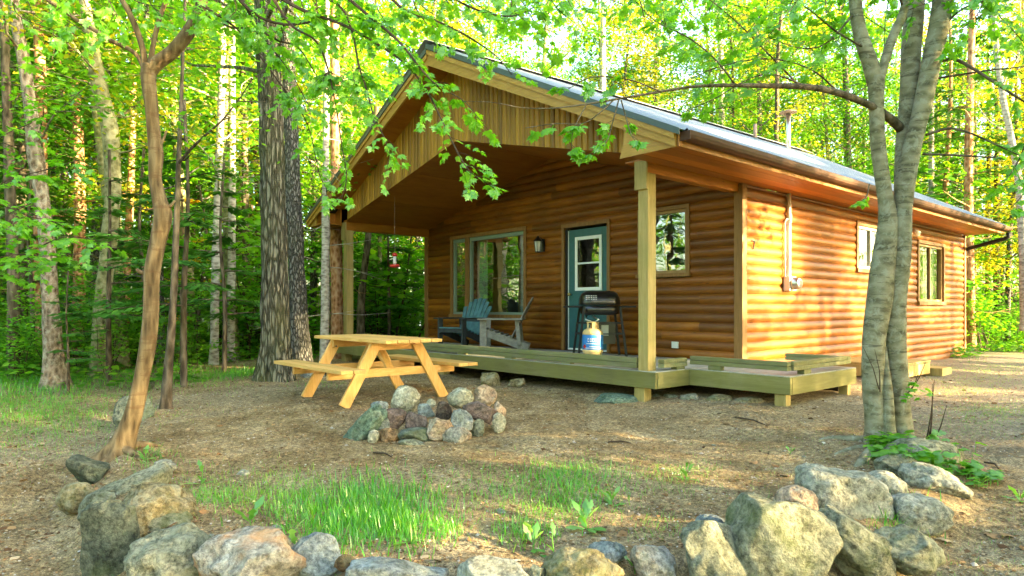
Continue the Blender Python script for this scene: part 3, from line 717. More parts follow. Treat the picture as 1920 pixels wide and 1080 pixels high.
# electric meter, conduit
mb = MB(); mb.tube([(.065, 1.21, 2.40), (.065, 1.21, 1.95), (.065, 1.21, 1.16)], .030, 12); mb.tube([(.065, 1.21, 2.10), (.065, 1.21, 1.97)], .042, 12)
mb.tube([(.060, 1.10, 1.98), (.060, 1.10, 1.16)], .014, 8); mb.tube([(.06, 1.10, 1.98), (.065, 1.14, 2.02), (.065, 1.19, 2.02)], .014, 8)
conduit = mb.build('conduit', M['meter'], cabin, smooth=True)
mb = MB(); mb.box((.036, 1.10, .98), (.13, 1.31, 1.19)); box = mb.build('meter_box', M['meter'], cabin, bevel=.01)
mb = MB(); mb.lathe((0, 0, 0), [(.092, 0), (.092, .03), (.080, .035), (.080, .09), (.070, .105), (.0, .108)], 24); mb.V = [(.13 + z, 1.21 + x, 1.085 + y) for x, y, z in mb.V]
mb.build('meter_dial', M['steel'], box, smooth=True)
mb = MB(); mb.V = []; q = MB(); q.lathe((0, 0, 0), [(.045, 0), (.045, .004), (.0, .0045)], 20); q.V = [(.239 + z, 1.21 + x, 1.085 + y) for x, y, z in q.V]; q.build('dial_face', M['blackmatte'], box)
# flood lamp on the side wall
mb = MB(); mb.box((.03, 6.12, 2.17), (.06, 6.24, 2.29)); mb.tube([(.05, 6.18, 2.24), (.14, 6.13, 2.22)], .016, 8); mb.tube([(.10, 6.10, 2.24), (.16, 6.06, 2.20), (.22, 6.02, 2.15)], [.035, .045, .060], 12)
mb.build('flood_lamp', M['meter'], cabin, smooth=True)

# roof --------------------------------------------------
def roof_z(x, base=0): return 2.50 + base + SL * (EAVE_X + .07 - x) if x > RIDGE_X else 2.50 + base + SL * (EAVE_X + .07 - RIDGE_X) - (SL * (EAVE_X + .07 - RIDGE_X) + .0) / (RIDGE_X - LEFT_X + .07) * (RIDGE_X - x)
def ribbed(x_e, x_r, z_e, z_r):
    mb = MB(); d = Vector((x_r - x_e, 0, z_r - z_e)); nrm = Vector((-d.z, 0, d.x)).normalized()
    if nrm.z < 0: nrm = -nrm
    ys = []; y = YF - .05
    while y < YB + .05:
        ys += [(y, 0), (y + .10, 0), (y + .115, .022), (y + .145, .022), (y + .16, 0)]; y += .229
    ys = [q for q in ys if q[0] <= YB + .05]
    lo = [Vector((x_e, yy, z_e)) + nrm * h for yy, h in ys]; hi = [p + d for p in lo]; n = len(lo)
    lo2 = [p - nrm * .004 - nrm * 0 for p in lo]
    mb.add(lo + hi, [(i, i + 1, n + i + 1, n + i) for i in range(n - 1)])
    th = Vector((0, 0, -.012)); mb.add([Vector((x_e, ys[0][0], z_e)) + th, Vector((x_e, ys[-1][0], z_e)) + th, Vector((x_e, ys[-1][0], z_e)) + th + d, Vector((x_e, ys[0][0], z_e)) + th + d], [(0, 1, 2, 3)])
    return mb, nrm, ys
ZR = 2.535 + SL * (.80 - RIDGE_X)
mbR, nR, ysR = ribbed(.80, RIDGE_X, 2.535, ZR)
def lift(mbx):
    mbx.V = [(x, y, z + max(0, (z - 2.50) / (ZR - 2.50)) * (.04 + .24 * max(0, y - YF) / (YB - YF))) if z > 2.5 else (x, y, z) for x, y, z in mbx.V]; return mbx
lift(mbR)
rf = mbR.build('roof', M['roofmetal'], cabin)
mbL, nL, _ = ribbed(LEFT_X - .07, RIDGE_X, 2.535, ZR); lift(mbL).build('roof', M['roofmetal'], cabin)
mb = MB(); mb.beam((RIDGE_X + .14, YF - .06, ZR - .035), (RIDGE_X + .14, YB + .06, ZR - .035), .30, .004, up=(SL, 0, 1)); mb.beam((RIDGE_X - .14, YF - .06, ZR - .035), (RIDGE_X - .14, YB + .06, ZR - .035), .30, .004, up=(-SL, 0, 1))
mb.V = [(x, y, z + .035) for x, y, z in mb.V]; lift(mb).build('ridge_cap', M['roofmetal'], rf)
mb = MB()
for y in np.arange(YF + .05, YB, .229): mb.box((.797, y - .022, 2.497), (.806, y + .022, 2.522))  # dark blocks stand in for the shaded gaps at the rib ends
tag(mb.build('rib_gap_shade', M['darkgap'], rf), kind='stuff')
# dark edge flashing along the gable rakes, golden rake boards in two steps
def rake(x_e, side, y0):
    zt = 2.535
    def pt(x, dz): return (x, y0, 2.535 + (.80 - x if side > 0 else x - (LEFT_X - .07)) * SL + dz)
    xs_e = .80 if side > 0 else LEFT_X - .07
    return pt
for side, xe in ((1, .80), (-1, LEFT_X - .07)):
    def zz(x): return 2.535 + SL * abs(x - xe)
    zr_ = 2.535 + SL * (abs(RIDGE_X - xe))
    inn = xe - side * .07
    mb = MB(); mb.prism([(xe, YF - .052, zz(xe) + .006), (RIDGE_X, YF - .052, zr_ + .006), (RIDGE_X, YF - .052, zr_ - .075), (xe, YF - .052, zz(xe) - .062)], (0, 0, 0), (0, .012, 0)); lift(mb).build('edge_flashing', M['roofedge'], rf)
    mb = MB(); mb.prism([(inn, YF - .040, zz(inn) - .055), (RIDGE_X, YF - .040, zr_ - .05), (RIDGE_X, YF - .040, zr_ - .12), (inn, YF - .040, zz(inn) - .12)], (0, 0, 0), (0, .022, 0), .7); mb.build('upper_rake_board', M['trim_x'], cabin)
    mb = MB(); mb.prism([(inn, YF - .018, zz(inn) - .05), (RIDGE_X, YF - .018, zr_ - .045), (RIDGE_X, YF - .018, zr_ - .285), (inn, YF - .018, Z_SOF - .03)], (0, 0, 0), (0, .035, 0), .5); mb.build('rake_board', M['trim_x'], cabin)
    # rear rake
    mb = MB(); mb.prism([(xe, YB, zz(xe) - .01), (RIDGE_X, YB, zr_ - .01), (RIDGE_X, YB, zr_ - .24), (inn, YB, Z_SOF - .02)], (0, 0, 0), (0, .035, 0), .5); lift(mb).build('rear_rake_board', M['trim_x'], cabin)
# rake soffits: sloping undersides from the rake board to the gable cladding
for side, xe in ((1, .80), (-1, LEFT_X - .07)):
    def zz(x): return 2.535 + SL * abs(x - xe)
    a = xe - side * .70; mb = MB()
    mb.add([(a, YF + .016, zz(a) - .16), (RIDGE_X, YF + .016, zz(RIDGE_X) - .16), (RIDGE_X, YP + .05, zz(RIDGE_X) - .16), (a, YP + .05, zz(a) - .16)], [(0, 1, 2, 3)]); mb.build('rake_soffit', M['ceiling'], cabin)
# solid roof deck under the metal (keeps light out)
mb = MB()
for side, xe in ((1, .74), (-1, LEFT_X)):
    def zz(x): return 2.505 + SL * abs(x - (xe + side * .06))
    mb.prism([(xe, YF + .02, zz(xe)), (RIDGE_X, YF + .02, zz(RIDGE_X)), (RIDGE_X, YF + .02, zz(RIDGE_X) - .09), (xe, YF + .02, zz(xe) - .05)], (0, 0, 0), (0, YB - YF - .03, 0), .4)
lift(mb).build('roof_deck', M['darkgap'], cabin)

# gable cladding: vertical rounded boards between the V-shaped opening and the rake
def rake_in(x):
    return 2.535 + SL * ((.80 - x) if x > RIDGE_X else (x - (LEFT_X - .07))) - .16
def arch(x): return 3.345 - .235 * abs(x + 3.66)
mb = MB(); bw = .098; x = -7.36; rr = random.Random(5); pr5 = [(0, .0), (.12, .7), (.3, 1), (.7, 1), (.88, .7), (1, 0)]
while x < .0:
    val = rr.random()
    for i in range(5):
        xa, xb = x + pr5[i][0] * bw, x + pr5[i + 1][0] * bw; da, db = pr5[i][1] * .018, pr5[i + 1][1] * .018
        if xb > .0: break
        mb.add([(xa, YP - da, arch(xa)), (xb, YP - db, arch(xb)), (xb, YP - db, rake_in(xb)), (xa, YP - da, rake_in(xa))], [(0, 1, 2, 3)], val)
    x += bw
mb.build('gable_cladding', M['gable'], cabin)
mb = MB()
n = 40
for i in range(n):
    xa = -7.36 + 7.36 * i / n; xb = -7.36 + 7.36 * (i + 1) / n
    mb.add([(xa, YP + .001, arch(xa)), (xb, YP + .001, arch(xb)), (xb, YP + .001, rake_in(xb)), (xa, YP + .001, rake_in(xa))], [(0, 3, 2, 1)], .4)
    mb.add([(xa, YP - .018, arch(xa)), (xb, YP - .018, arch(xb)), (xb, YP + .12, arch(xb)), (xa, YP + .12, arch(xa))], [(0, 1, 2, 3)], .4)
mb.build('gable_header', M['ceiling'], cabin)
# porch ceiling, V-shaped
mb = MB()
for a, b in ((-W - .02, -3.66), (-3.66, -.0)):
    for i in range(3):
        xa = a + (b - a) * i / 3 + .003; xb = a + (b - a) * (i + 1) / 3 - .003
        mb.add([(xa, YP + .05, arch(xa) + .012), (xb, YP + .05, arch(xb) + .012), (xb, .0, arch(xb) + .012), (xa, .0, arch(xa) + .012)], [(0, 3, 2, 1)], rr.random())
mb.build('porch_ceiling', M['ceiling'], cabin)
# eave soffits, fascias, boxed returns, gutters
mb = MB()
k = 0
for xa in (0.03, .21, .39, .57):
    mb.box((xa, YF + .04, Z_SOF + .002 * (k % 2)), (xa + .177, YB - .01, Z_SOF + .02), rr.random()); k += 1
mb.box((-.30, YF + .45, Z_SOF + .03), (.028, .0, Z_SOF + .045), .3)
mb.build('soffit', M['soffit'], cabin)
mb = MB(); mb.box((LEFT_X + .02, YF + .04, Z_SOF), (-W - .02, YB - .01, Z_SOF + .02), .3); mb.build('soffit', M['ceiling'], cabin)
mb = MB(); mb.box((.745, YF - .0, Z_SOF - .028), (.765, YB, Z_SOF + .115), .5); mb.build('fascia', M['trim_y'], cabin, bevel=.002)
mb = MB(); mb.box((LEFT_X - .0, YF, Z_SOF - .028), (LEFT_X + .018, YB, Z_SOF + .115), .5); mb.build('fascia', M['trim_y'], cabin)
for side, (xt, xo, pts) in (('r', (.70, 0, None)), ('l', (0, 0, None))):
    mb = MB()
    if side == 'r': poly = [(.727, Z_SOF - .02), (.70, 2.53), (.20, 2.78), (-.16, 2.93), (-.02, 2.80), (.03, 2.66), (.02, 2.53), (-.03, Z_SOF - .02)]
    else: poly = [(LEFT_X + .03, Z_SOF - .02), (LEFT_X + .06, 2.53), (LEFT_X + .34, 2.66), (LEFT_X + .34, Z_SOF - .02)]
    pr_ = [(x, YF + .022, z) for x, z in poly]
    mb.prism(pr_ if side == 'r' else pr_, (0, 0, 0), (0, .02, 0), .6); mb.build('eave_return', M['trim_x'], cabin)
mb = MB(); mb.box((LEFT_X + .34, YF + .05, Z_SOF - .018), (LEFT_X + .36, YP, 2.66), .4); mb.box((LEFT_X + .36, YP - .03, Z_SOF - .018), (-W, YP - .01, 2.72)); mb.build('eave_box_side', M['ceiling'], cabin)
mb = MB(); gp = [(.768, 2.515), (.768, 2.43), (.80, 2.422), (.845, 2.427), (.870, 2.445), (.882, 2.475), (.890, 2.515), (.882, 2.515), (.873, 2.478), (.862, 2.450), (.842, 2.436), (.80, 2.430), (.776, 2.438), (.776, 2.515)]
mb.prism([(x, YF + .02, z) for x, z in gp], (0, 0, 0), (0, YB + .06 - YF, 0)); mb.box((.768, YF + .012, 2.423), (.889, YF + .0195, 2.513)); mb.build('gutter', M['gutter'], cabin)
mb = MB()
yd = YB - .02
mb.tube([(.83, yd, 2.40), (.83, yd, 2.30), (.78, yd, 2.27), (.10, yd, 2.10), (.03, yd, 2.06), (.0, yd + .06, 2.0), (-.10, yd + .08, 1.9), (-.10, yd + .08, -.2)], .042, 10); mb.build('downspout', M['blackmatte'], cabin, smooth=True)
# roof pipes
def on_roof(u, v):
    d = ray(u, v); o = Vector(CAM); t = (2.535 + SL * .80 - o.z - SL * o.x * 1 + 0 * 1) / (d.z + SL * d.x) if True else 0
    t = (2.535 + SL * (.80 - o.x) - o.z) / (d.z + SL * d.x); return o + d * t
b = on_x(1416, 268, -3.3)
mb = MB(); mb.tube([b - Vector((0, 0, .1)), b + Vector((0, 0, .44))], .042, 12); vp = mb.build('vent_pipe', M['rustvent'], rf, smooth=True)
mb = MB(); mb.lathe(b, [(.16, -.07), (.12, .03), (.06, .10), (.048, .12)], 14); mb.build('vent_boot', M['roofedge'], rf, smooth=True)
b = on_x(1478, 295, -3.3)
mb = MB(); mb.tube([b - Vector((0, 0, .1)), b + Vector((0, 0, 1.08))], .055, 14); mb.lathe(b, [(.12, -.03), (.06, .06)], 14); mb.build('stove_flue', M['steel'], rf, smooth=True)
mb = MB(); mb.lathe(b, [(.02, 1.10), (.21, 1.12), (.20, 1.14), (.05, 1.19), (.01, 1.20)], 16); mb.tube([b + Vector((.04, 0, 1.0)), b + Vector((.12, .0, 1.13))], .008, 5); mb.tube([b + Vector((-.04, 0, 1.0)), b + Vector((-.12, .0, 1.13))], .008, 5); mb.build('flue_cap', M['rustvent'], rf)

# porch posts and beams
def post(x0, x1, y0, y1, mat, val):
    mb = MB(); mb.box((x0, y0, -.02), (x1, y1, 2.29), val)
    p = mb.build('porch_post', mat, cabin, bevel=.008)
    q = MB(); q.box((x0 - .03, y0 - .032, 2.10), (x1 + .002, y0 - .002, Z_SOF + .05), val); q.build('post_notch_board', mat, p, bevel=.004); return p
post(-.145, 0, -2.01, -1.86, M['post'], .6)
post(-7.625, -7.475, -2.01, -1.86, M['post'], .3)
mb = MB(); mb.box((-.135, -2.01, 2.292), (-.01, -.03, 2.53), .5); mb.build('porch_beam', M['soffit'], cabin, bevel=.004)
mb = MB(); mb.box((-7.615, -2.01, 2.292), (-7.485, -.03, 2.50), .2); mb.build('porch_beam', M['ceiling'], cabin, bevel=.004)

# foundation: dark skirt behind the deck
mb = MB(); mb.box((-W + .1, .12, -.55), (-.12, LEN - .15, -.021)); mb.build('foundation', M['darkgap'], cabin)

# ================================================================== DECK
deck = thing('deck', 'mossy green timber porch deck with low kerb rails along its edges', 'deck', (-3.8, -1, -.35))
mb = MB(); y = -2.02; k = 0
while y < -.06:
    mb.box((-7.75, y, -.036), (.12, min(y + .134, -.055), .001 * (k % 3)), rr.random()); y += .14; k += 1
mb.build('deck_boards', M['decktop'], deck, bevel=.003)
mb = MB(); y = -1.36
while y < .22:
    x0 = .125 if y < .0 else .06
    mb.box((x0, y, -.036), (1.36, y + .134, .001), rr.random()); y += .14
mb.build('side_deck_boards', M['decktop'], deck, bevel=.003)
# rim joists
def rimb(a, b, mat='deckrim', z0=-.19, z1=-.006, th=.045, val=.5):
    m_ = MB(); a = Vector(a); b = Vector(b); L_ = (b - a).length; n = max(1, int(L_ / 3.2))
    for i in range(n):
        p = a + (b - a) * i / n; q = a + (b - a) * (i + 1) / n; d = (q - p).normalized() * .002
        m_.beam((p.x + d.x, p.y + d.y, (z0 + z1) / 2), (q.x - d.x, q.y - d.y, (z0 + z1) / 2), th, z1 - z0, val=rr.random())
    return m_.build('rim_joist', M[mat], deck, bevel=.004)
rimb((-7.8, -2.045, 0), (.145, -2.045, 0)); rimb((.122, -2.02, 0), (.122, -1.41, 0)); rimb((.10, -1.385, 0), (1.385, -1.385, 0)); rimb((1.362, -1.36, 0), (1.362, .26, 0)); rimb((-7.775, -2.02, 0), (-7.775, -.05, 0))
# kerb rails: planks on spacer blocks
def kerb(a, b, gap=.05, hgt=.085, th=.09, ext=0):
    a = Vector(a); b = Vector(b); L_ = (b - a).length; d = (b - a).normalized(); r_ = MB(); k_ = MB()
    z0 = .004 + gap; r_.beam(a + Vector((0, 0, z0 + hgt / 4)), b + Vector((0, 0, z0 + hgt / 4)), th, hgt / 2 - .003, val=rr.random())
    r_.beam(a + Vector((0, 0, z0 + hgt * .75)), b + Vector((0, 0, z0 + hgt * .75)), th * .96, hgt / 2 - .003, val=rr.random())
    s = .25
    while s < L_ - .1:
        p = a + d * s; k_.beam(p + Vector((0, 0, .003 + gap / 2)), p + d * .16 + Vector((0, 0, .003 + gap / 2)), th * .9, gap, val=rr.random()); s += 1.15
    ro = r_.build('kerb_rail', M['deck'], deck, bevel=.006); k_.build('spacer_blocks', M['deck'], ro)
kerb((-7.4, -1.98, 0), (-.16, -1.98, 0), .018, .125); kerb((.07, -1.86, 0), (.07, -1.40, 0), .03, .10)
kerb((.12, -1.32, 0), (1.33, -1.32, 0), .05, .10); kerb((1.31, -1.27, 0), (1.31, .10, 0), .05, .10); kerb((.55, .17, 0), (1.34, .17, 0), .05, .09)
# piers under the deck
for x, y, w_, h_ in ((-.10, -1.98, .13, .16), (1.26, -1.33, .11, .2), (-4.17, -1.95, .13, .22), (-7.6, -1.95, .15, .22), (1.33, .05, .09, .2), (-6.0, -1.9, .13, .22)):
    m_ = MB(); gz0 = g(x, y) - .08
    m_.box((x - w_ / 2 - .01, y - w_ / 2, gz0), (x + w_ / 2 + .01, y + w_ / 2, -.191), rr.random()); m_.build('pier', M['post'], deck, bevel=.008)
# dark joists beneath
mb = MB()
for x in np.arange(-7.4, 0, .6): mb.box((x, -2.0, -.185), (x + .04, -.08, -.04), .2)
mb.build('joists', M['deckrim'], deck)
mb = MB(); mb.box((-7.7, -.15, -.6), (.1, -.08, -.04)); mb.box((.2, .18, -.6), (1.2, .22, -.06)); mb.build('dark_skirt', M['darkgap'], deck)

# lower landing at the side door, further along the wall
st = thing('side_steps', 'sunlit low wooden landing against the side wall behind the twin maple trunk', 'steps', (.7, 3.0, -.35))
mb = MB(); y = 2.35
while y < 3.60: mb.box((.06, y, -.13), (1.14, y + .13, -.095), rr.random()); y += .137
mb.build('tread_boards', M['post'], st, bevel=.004)
mb = MB(); mb.box((.07, 2.33, -.30), (1.15, 2.368, -.132), .6); mb.box((1.12, 2.37, -.30), (1.155, 3.62, -.132), .7); mb.build('riser', M['post'], st, bevel=.004)
mb = MB(); mb.box((.35, 3.70, -.36), (1.30, 4.15, -.22), .6); mb.build('lower_tread', M['post'], st, bevel=.004)

# ================================================================== FURNITURE
# picnic table
tb = Vector((-2.4, -4.2)); TZ = g(-2.3, -4.2)
table = thing('picnic_table', 'new yellow pine picnic table with attached benches beside the fire ring', 'picnic table', (tb.x, tb.y, TZ))
TT_ = .38
mb = MB(); pw = .135; n5 = 5
mb_y0 = tb.y - .36
for i in range(n5): mb.box((tb.x - .91, mb_y0 + i * .1465, TT_ - .038), (tb.x + .90, mb_y0 + i * .1465 + .138, TT_), rr.random())
mb.build('tabletop', M['newwood'], table, bevel=.004)
for s, nm in ((-1, 'bench'), (1, 'bench')):
    mb = MB(); yc = tb.y + s * .74
    for k in (-1, 1):
        y0 = yc + (k * .072) - .068; mb.box((tb.x - .91, y0, TT_ - .335), (tb.x + .90, y0 + .136, TT_ - .297), rr.random())
    mb.build(nm, M['newwood'], table, bevel=.004)
M['newwood_y'] = wood('new_pine_cross', (.50, .26, .06), (.66, .38, .11), (.78, .51, .20), (22, 3, 22), .3, .5, .35)
M['newwood_z'] = wood('new_pine_leg', (.50, .26, .06), (.66, .38, .11), (.78, .51, .20), (22, 22, 3), .3, .5, .35)
for fx, sgn in ((-1.93, -1), (-2.84, 1)):
    mb = MB(); mb.box((fx - .019, tb.y - .33, TT_ - .13), (fx + .019, tb.y + .34, TT_ - .041), .5); mb.build('top_cleat', M['newwood_y'], table, bevel=.004)
    mb = MB(); mb.box((fx - .019, tb.y - .83, TT_ - .43), (fx + .019, tb.y + .83, TT_ - .338), .6); mb.build('bench_support', M['newwood_y'], table, bevel=.004)
    for s in (-1, 1):
        a = Vector((fx + sgn * -.040, tb.y + s * .26, TT_ - .05)); b_ = Vector((fx + sgn * -.040, tb.y + s * .66, TZ - .0))
        mb = MB(); mb.beam(a, b_, .038, .125, up=(0, s * .75, .42), val=rr.random())
        mb.build('leg', M['newwood_z'], table, bevel=.004)
        q = MB()
        for yy, z in ((.30, TT_ - .12), (.46, TT_ - .385)): q.tube([(fx + .026, tb.y + s * yy, z), (fx + .034 if sgn > 0 else fx + .034, tb.y + s * yy, z)], .011, 8)
        q.build('bolt', M['bolt'], table)
for fx, e in ((-1.97, .35), (-2.80, -.35)):
    mb = MB(); mb.beam((fx - (.01 if e > 0 else -.01), tb.y, TT_ - .42), (tb.x + (.06 if e > 0 else -.06), tb.y, TT_ - .06), .09, .038, up=(0, 0, 1), val=.5); mb.build('brace', M['newwood'], table, bevel=.004)

# adirondack chairs
def adirondack(label, loc, facing, slat_mat, frame_mat):
    t = thing('adirondack_chair', label, 'chair', loc, 'wooden garden chairs on the porch')
    fx, fy = facing; l = math.hypot(fx, fy); f = Vector((fx / l, fy / l, 0)); s = Vector((-f.y, f.x, 0)); up = Vector((0, 0, 1)); o = Vector(loc)
    def q(a, b, c): return o + f * a + s * b + up * c          # a forward, b sideways, c up
    for sd in (-1, 1):
        m_ = MB(); m_.beam(q(.33, sd * .285, 0.0), q(.33, sd * .285, .52), .030, .115, up=f, val=.5); m_.build('front_leg', frame_mat, t, bevel=.004)
        m_ = MB(); m_.beam(q(.36, sd * .25, .33), q(-.42, sd * .25, .05), .028, .125, up=(0, 0, 1), val=.4); m_.build('rear_rail', frame_mat, t, bevel=.004)
        m_ = MB(); m_.beam(q(-.28, sd * .285, .10), q(-.24, sd * .285, .53), .028, .07, up=f, val=.4); m_.build('rear_leg', frame_mat, t, bevel=.004)
        m_ = MB(); m_.beam(q(.42, sd * .31, .535), q(-.34, sd * .31, .535), .135, .024, up=(0, 0, 1), val=.6); m_.build('armrest', frame_mat, t, bevel=.005)
    m_ = MB()
    for i in range(6):
        a = .34 - i * .088; z = .375 - i * .028 - (.01 if i == 0 else 0); m_.beam(q(a, -.275, z), q(a, .275, z), .078, .020, up=(0, 0, 1), val=rr.random())
    m_.build('seat', slat_mat, t, bevel=.003)
    m_ = MB(); m_.beam(q(.352, -.27, .33), q(.352, .27, .33), .022, .10, up=(0, 0, 1), val=.5); m_.build('seat_apron', frame_mat, t, bevel=.003); m_ = MB(); m_.beam(q(-.27, -.30, .50), q(-.27, .30, .50), .022, .08, up=(0, 0, 1), val=.5); m_.build('crossbar', frame_mat, t, bevel=.003)
    m_ = MB(); n = 7
    for i in range(n):
        k = i - (n - 1) / 2; base = q(-.13, k * .062, .20); Lb = .80 - .020 * k * k; top = q(-.13 - .46 * Lb, k * .102, .20 + .89 * Lb)
        nrm = (q(.9, 0, .43) - o).normalized()
        m_.beam(base, top, .070 + .012, .018, up=nrm, val=rr.random())
    m_.build('backrest', slat_mat, t, bevel=.004)
    return t
adirondack('teal painted adirondack chair by the porch window, its fan back towards the wall', (-5.12, -.84, .003), (.22, -.97), M['teal_chair'], M['darkchair'])
adirondack('weathered grey adirondack chair seen from its side, nearer the door', (-4.0, -.80, .003), (-.72, -.69), M['greywood'], M['greywood'])

# grill
gl = Vector((-1.98, -.62, .003))
fr = Vector((.80, -.60, 0)).normalized(); sdv = Vector((-fr.y, fr.x, 0))
grill = thing('gas_grill', 'black gas grill with closed lid standing on the porch by the door', 'grill', gl)
def q(a, b, c): return gl + fr * a + sdv * b + Vector((0, 0, c))
mb = MB()
secs = [(.62, .175, .25), (.64, .235, .30), (.74, .245, .31), (.76, .25, .315), (.84, .24, .305), (.93, .20, .275), (.975, .13, .22), (.985, .05, .14)]
def slab(secs, n=28, ex=3.0):
    vs = []
    for z, a, b in secs:
        for k in range(n):
            t = 2 * math.pi * k / n; c_, s_ = math.cos(t), math.sin(t)
            vs.append(q(a * math.copysign(abs(c_) ** (2 / ex), c_), b * math.copysign(abs(s_) ** (2 / ex), s_), z))
    fs = [(i * n + k, i * n + (k + 1) % n, (i + 1) * n + (k + 1) % n, (i + 1) * n + k) for i in range(len(secs) - 1) for k in range(n)]
    fs += [tuple(range(n))[::-1], tuple((len(secs) - 1) * n + k for k in range(n))]
    m_ = MB(); m_.add(vs, fs); return m_
slab([(.62, .15, .22), (.64, .215, .28), (.765, .225, .29)]).build('firebox', M['black'], grill, smooth=True)
lid = slab([(.770, .235, .30), (.80, .24, .305), (.88, .225, .295), (.94, .19, .27), (.975, .13, .22), (.988, .05, .14)]).build('lid', M['black'], grill, smooth=True)
mb = MB(); mb.tube([q(.235, -.16, .82), q(.285, -.16, .82), q(.285, .16, .82), q(.235, .16, .82)], .012, 8); mb.build('handle', M['steel'], lid)
mb = MB()
for i in range(5):
    for j in range(3): mb.obox(q(.222 - j * .006, -.235 + i * .035, .855 + j * .025), (.03, .022, .010), Matrix.Rotation(math.atan2(fr.y, fr.x), 3, 'Z'))
mb.build('vent_slots', M['meter'], lid)
for s_ in (-1, 1):
    mb = MB(); mb.beam(q(0, s_ * .30, .745), q(0, s_ * .53, .745), .30, .03); mb.build('side_shelf', M['blackmatte'], grill, bevel=.006)
    for a in (-.20, .20):
        mb = MB(); mb.beam(q(a * .95, s_ * .27, .74), q(a * 1.15, s_ * .36, .0), .032, .032, up=fr); mb.build('leg', M['blackmatte'], grill)
mb = MB()
for z, k in ((.34, 1.06), (.50, 1.0)):
    mb.beam(q(.21 * k, -.31 * k, z), q(.21 * k, .31 * k, z), .02, .02); mb.beam(q(-.21 * k, -.31 * k, z), q(-.21 * k, .31 * k, z), .02, .02)
    mb.beam(q(.21 * k, -.31 * k, z), q(-.21 * k, -.31 * k, z), .02, .02); mb.beam(q(.21 * k, .31 * k, z), q(-.21 * k, .31 * k, z), .02, .02)
mb.build('cart_frame', M['blackmatte'], grill)
mb = MB(); mb.beam(q(-.20, -.03, .34), q(-.20, .29, .34), .012, .34); mb.build('back_panel', M['black'], grill)
mb = MB(); mb.beam(q(-.19, .07, .38), q(-.19, .18, .38), .006, .16); mb.build('paper_label', M['plate'], grill)
mb = MB(); mb.tube([q(.02, -.2, .62), q(.06, -.22, .55), q(.10, -.12, .52), q(.05, -.18, .47)], .012, 6); mb.tube([q(.0, -.1, .60), q(.05, -.02, .55), q(.02, -.1, .5)], .014, 6); mb.build('gas_hose', M['steel'], grill, smooth=True)
# propane tank
tk = q(.30, -.16, 0); tank = thing('propane_tank', 'cream propane tank with wide blue band standing under the grill', 'gas tank', tk)
mb = MB(); mb.lathe(tk, [(.10, 0), (.115, .01), (.115, .035), (.135, .055), (.150, .09), (.152, .12)], 28); mb.build('foot', M['tan_tank'], tank, smooth=True); mb = MB(); mb.lathe(tk, [(.152, .335), (.148, .37), (.125, .405), (.085, .425), (.03, .43)], 28); mb.build('body', M['tan_tank'], tank, smooth=True)
mb = MB(); mb.lathe(tk, [(.1525, .12), (.1535, .125), (.1535, .33), (.1525, .335)], 32); sl = mb.build('sleeve', M['tank_blue'], tank, smooth=True)
def on_tank(phi, z, r=.1552): return tk + Vector((math.cos(phi) * r, math.sin(phi) * r, z))
ph0 = math.atan2(CAM[1] - tk.y, CAM[0] - tk.x)
def strip(mbb, p0, p1, z0, z1, n=8):
    for i in range(n):
        a, b_ = p0 + (p1 - p0) * i / n, p0 + (p1 - p0) * (i + 1) / n; mbb.add([on_tank(a, z0), on_tank(b_, z0), on_tank(b_, z1), on_tank(a, z1)], [(0, 1, 2, 3)])
mb = MB()
for k, (a, w_) in enumerate(((-.50, .16), (-.26, .14), (-.04, .14), (.18, .14), (.40, .16))):
    strip(mb, ph0 + a, ph0 + a + w_, .235, .248, 3); strip(mb, ph0 + a, ph0 + a + w_, .272, .285, 3); strip(mb, ph0 + a, ph0 + a + .03, .235, .285, 1)
    if k % 2: strip(mb, ph0 + a + w_ - .03, ph0 + a + w_, .235, .285, 1)
strip(mb, ph0 - .62, ph0 + .62, .205, .212, 10); strip(mb, ph0 - .9, ph0 + .9, .14, .148, 12); strip(mb, ph0 - .35, ph0 + .65, .165, .172, 10); mb.build('lettering', M['tank_white'], sl)
mb = MB(); c0 = on_tank(ph0 - .85, .165, .1556); e1 = Vector((-math.sin(ph0 - .85), math.cos(ph0 - .85), 0)); mb.add([c0 + e1 * .035, c0 + Vector((0, 0, .035)), c0 - e1 * .035, c0 - Vector((0, 0, .035))], [(0, 1, 2, 3)]); mb.build('diamond_label', M['red'], sl)
mb = MB()
for k in range(20):
    a = 2 * math.pi * k / 20
    if k in (3, 4, 9, 10, 15, 16): continue
    b_ = 2 * math.pi * (k + 1) / 20; r = .085
    mb.add([tk + Vector((r * math.cos(a), r * math.sin(a), .42)), tk + Vector((r * math.cos(b_), r * math.sin(b_), .42)), tk + Vector((r * math.cos(b_), r * math.sin(b_), .51)), tk + Vector((r * math.cos(a), r * math.sin(a), .51))], [(0, 1, 2, 3)])
mb.tube([tk + Vector((.085 * math.cos(2 * math.pi * k / 20), .085 * math.sin(2 * math.pi * k / 20), .515)) for k in range(21)], .008, 6); mb.build('collar', M['tan_tank'], tank)
mb = MB(); mb.lathe(tk, [(.02, .43), (.02, .47), (.035, .475), (.035, .495), (.01, .50)], 10); mb.build('valve', M['brass'], tank)

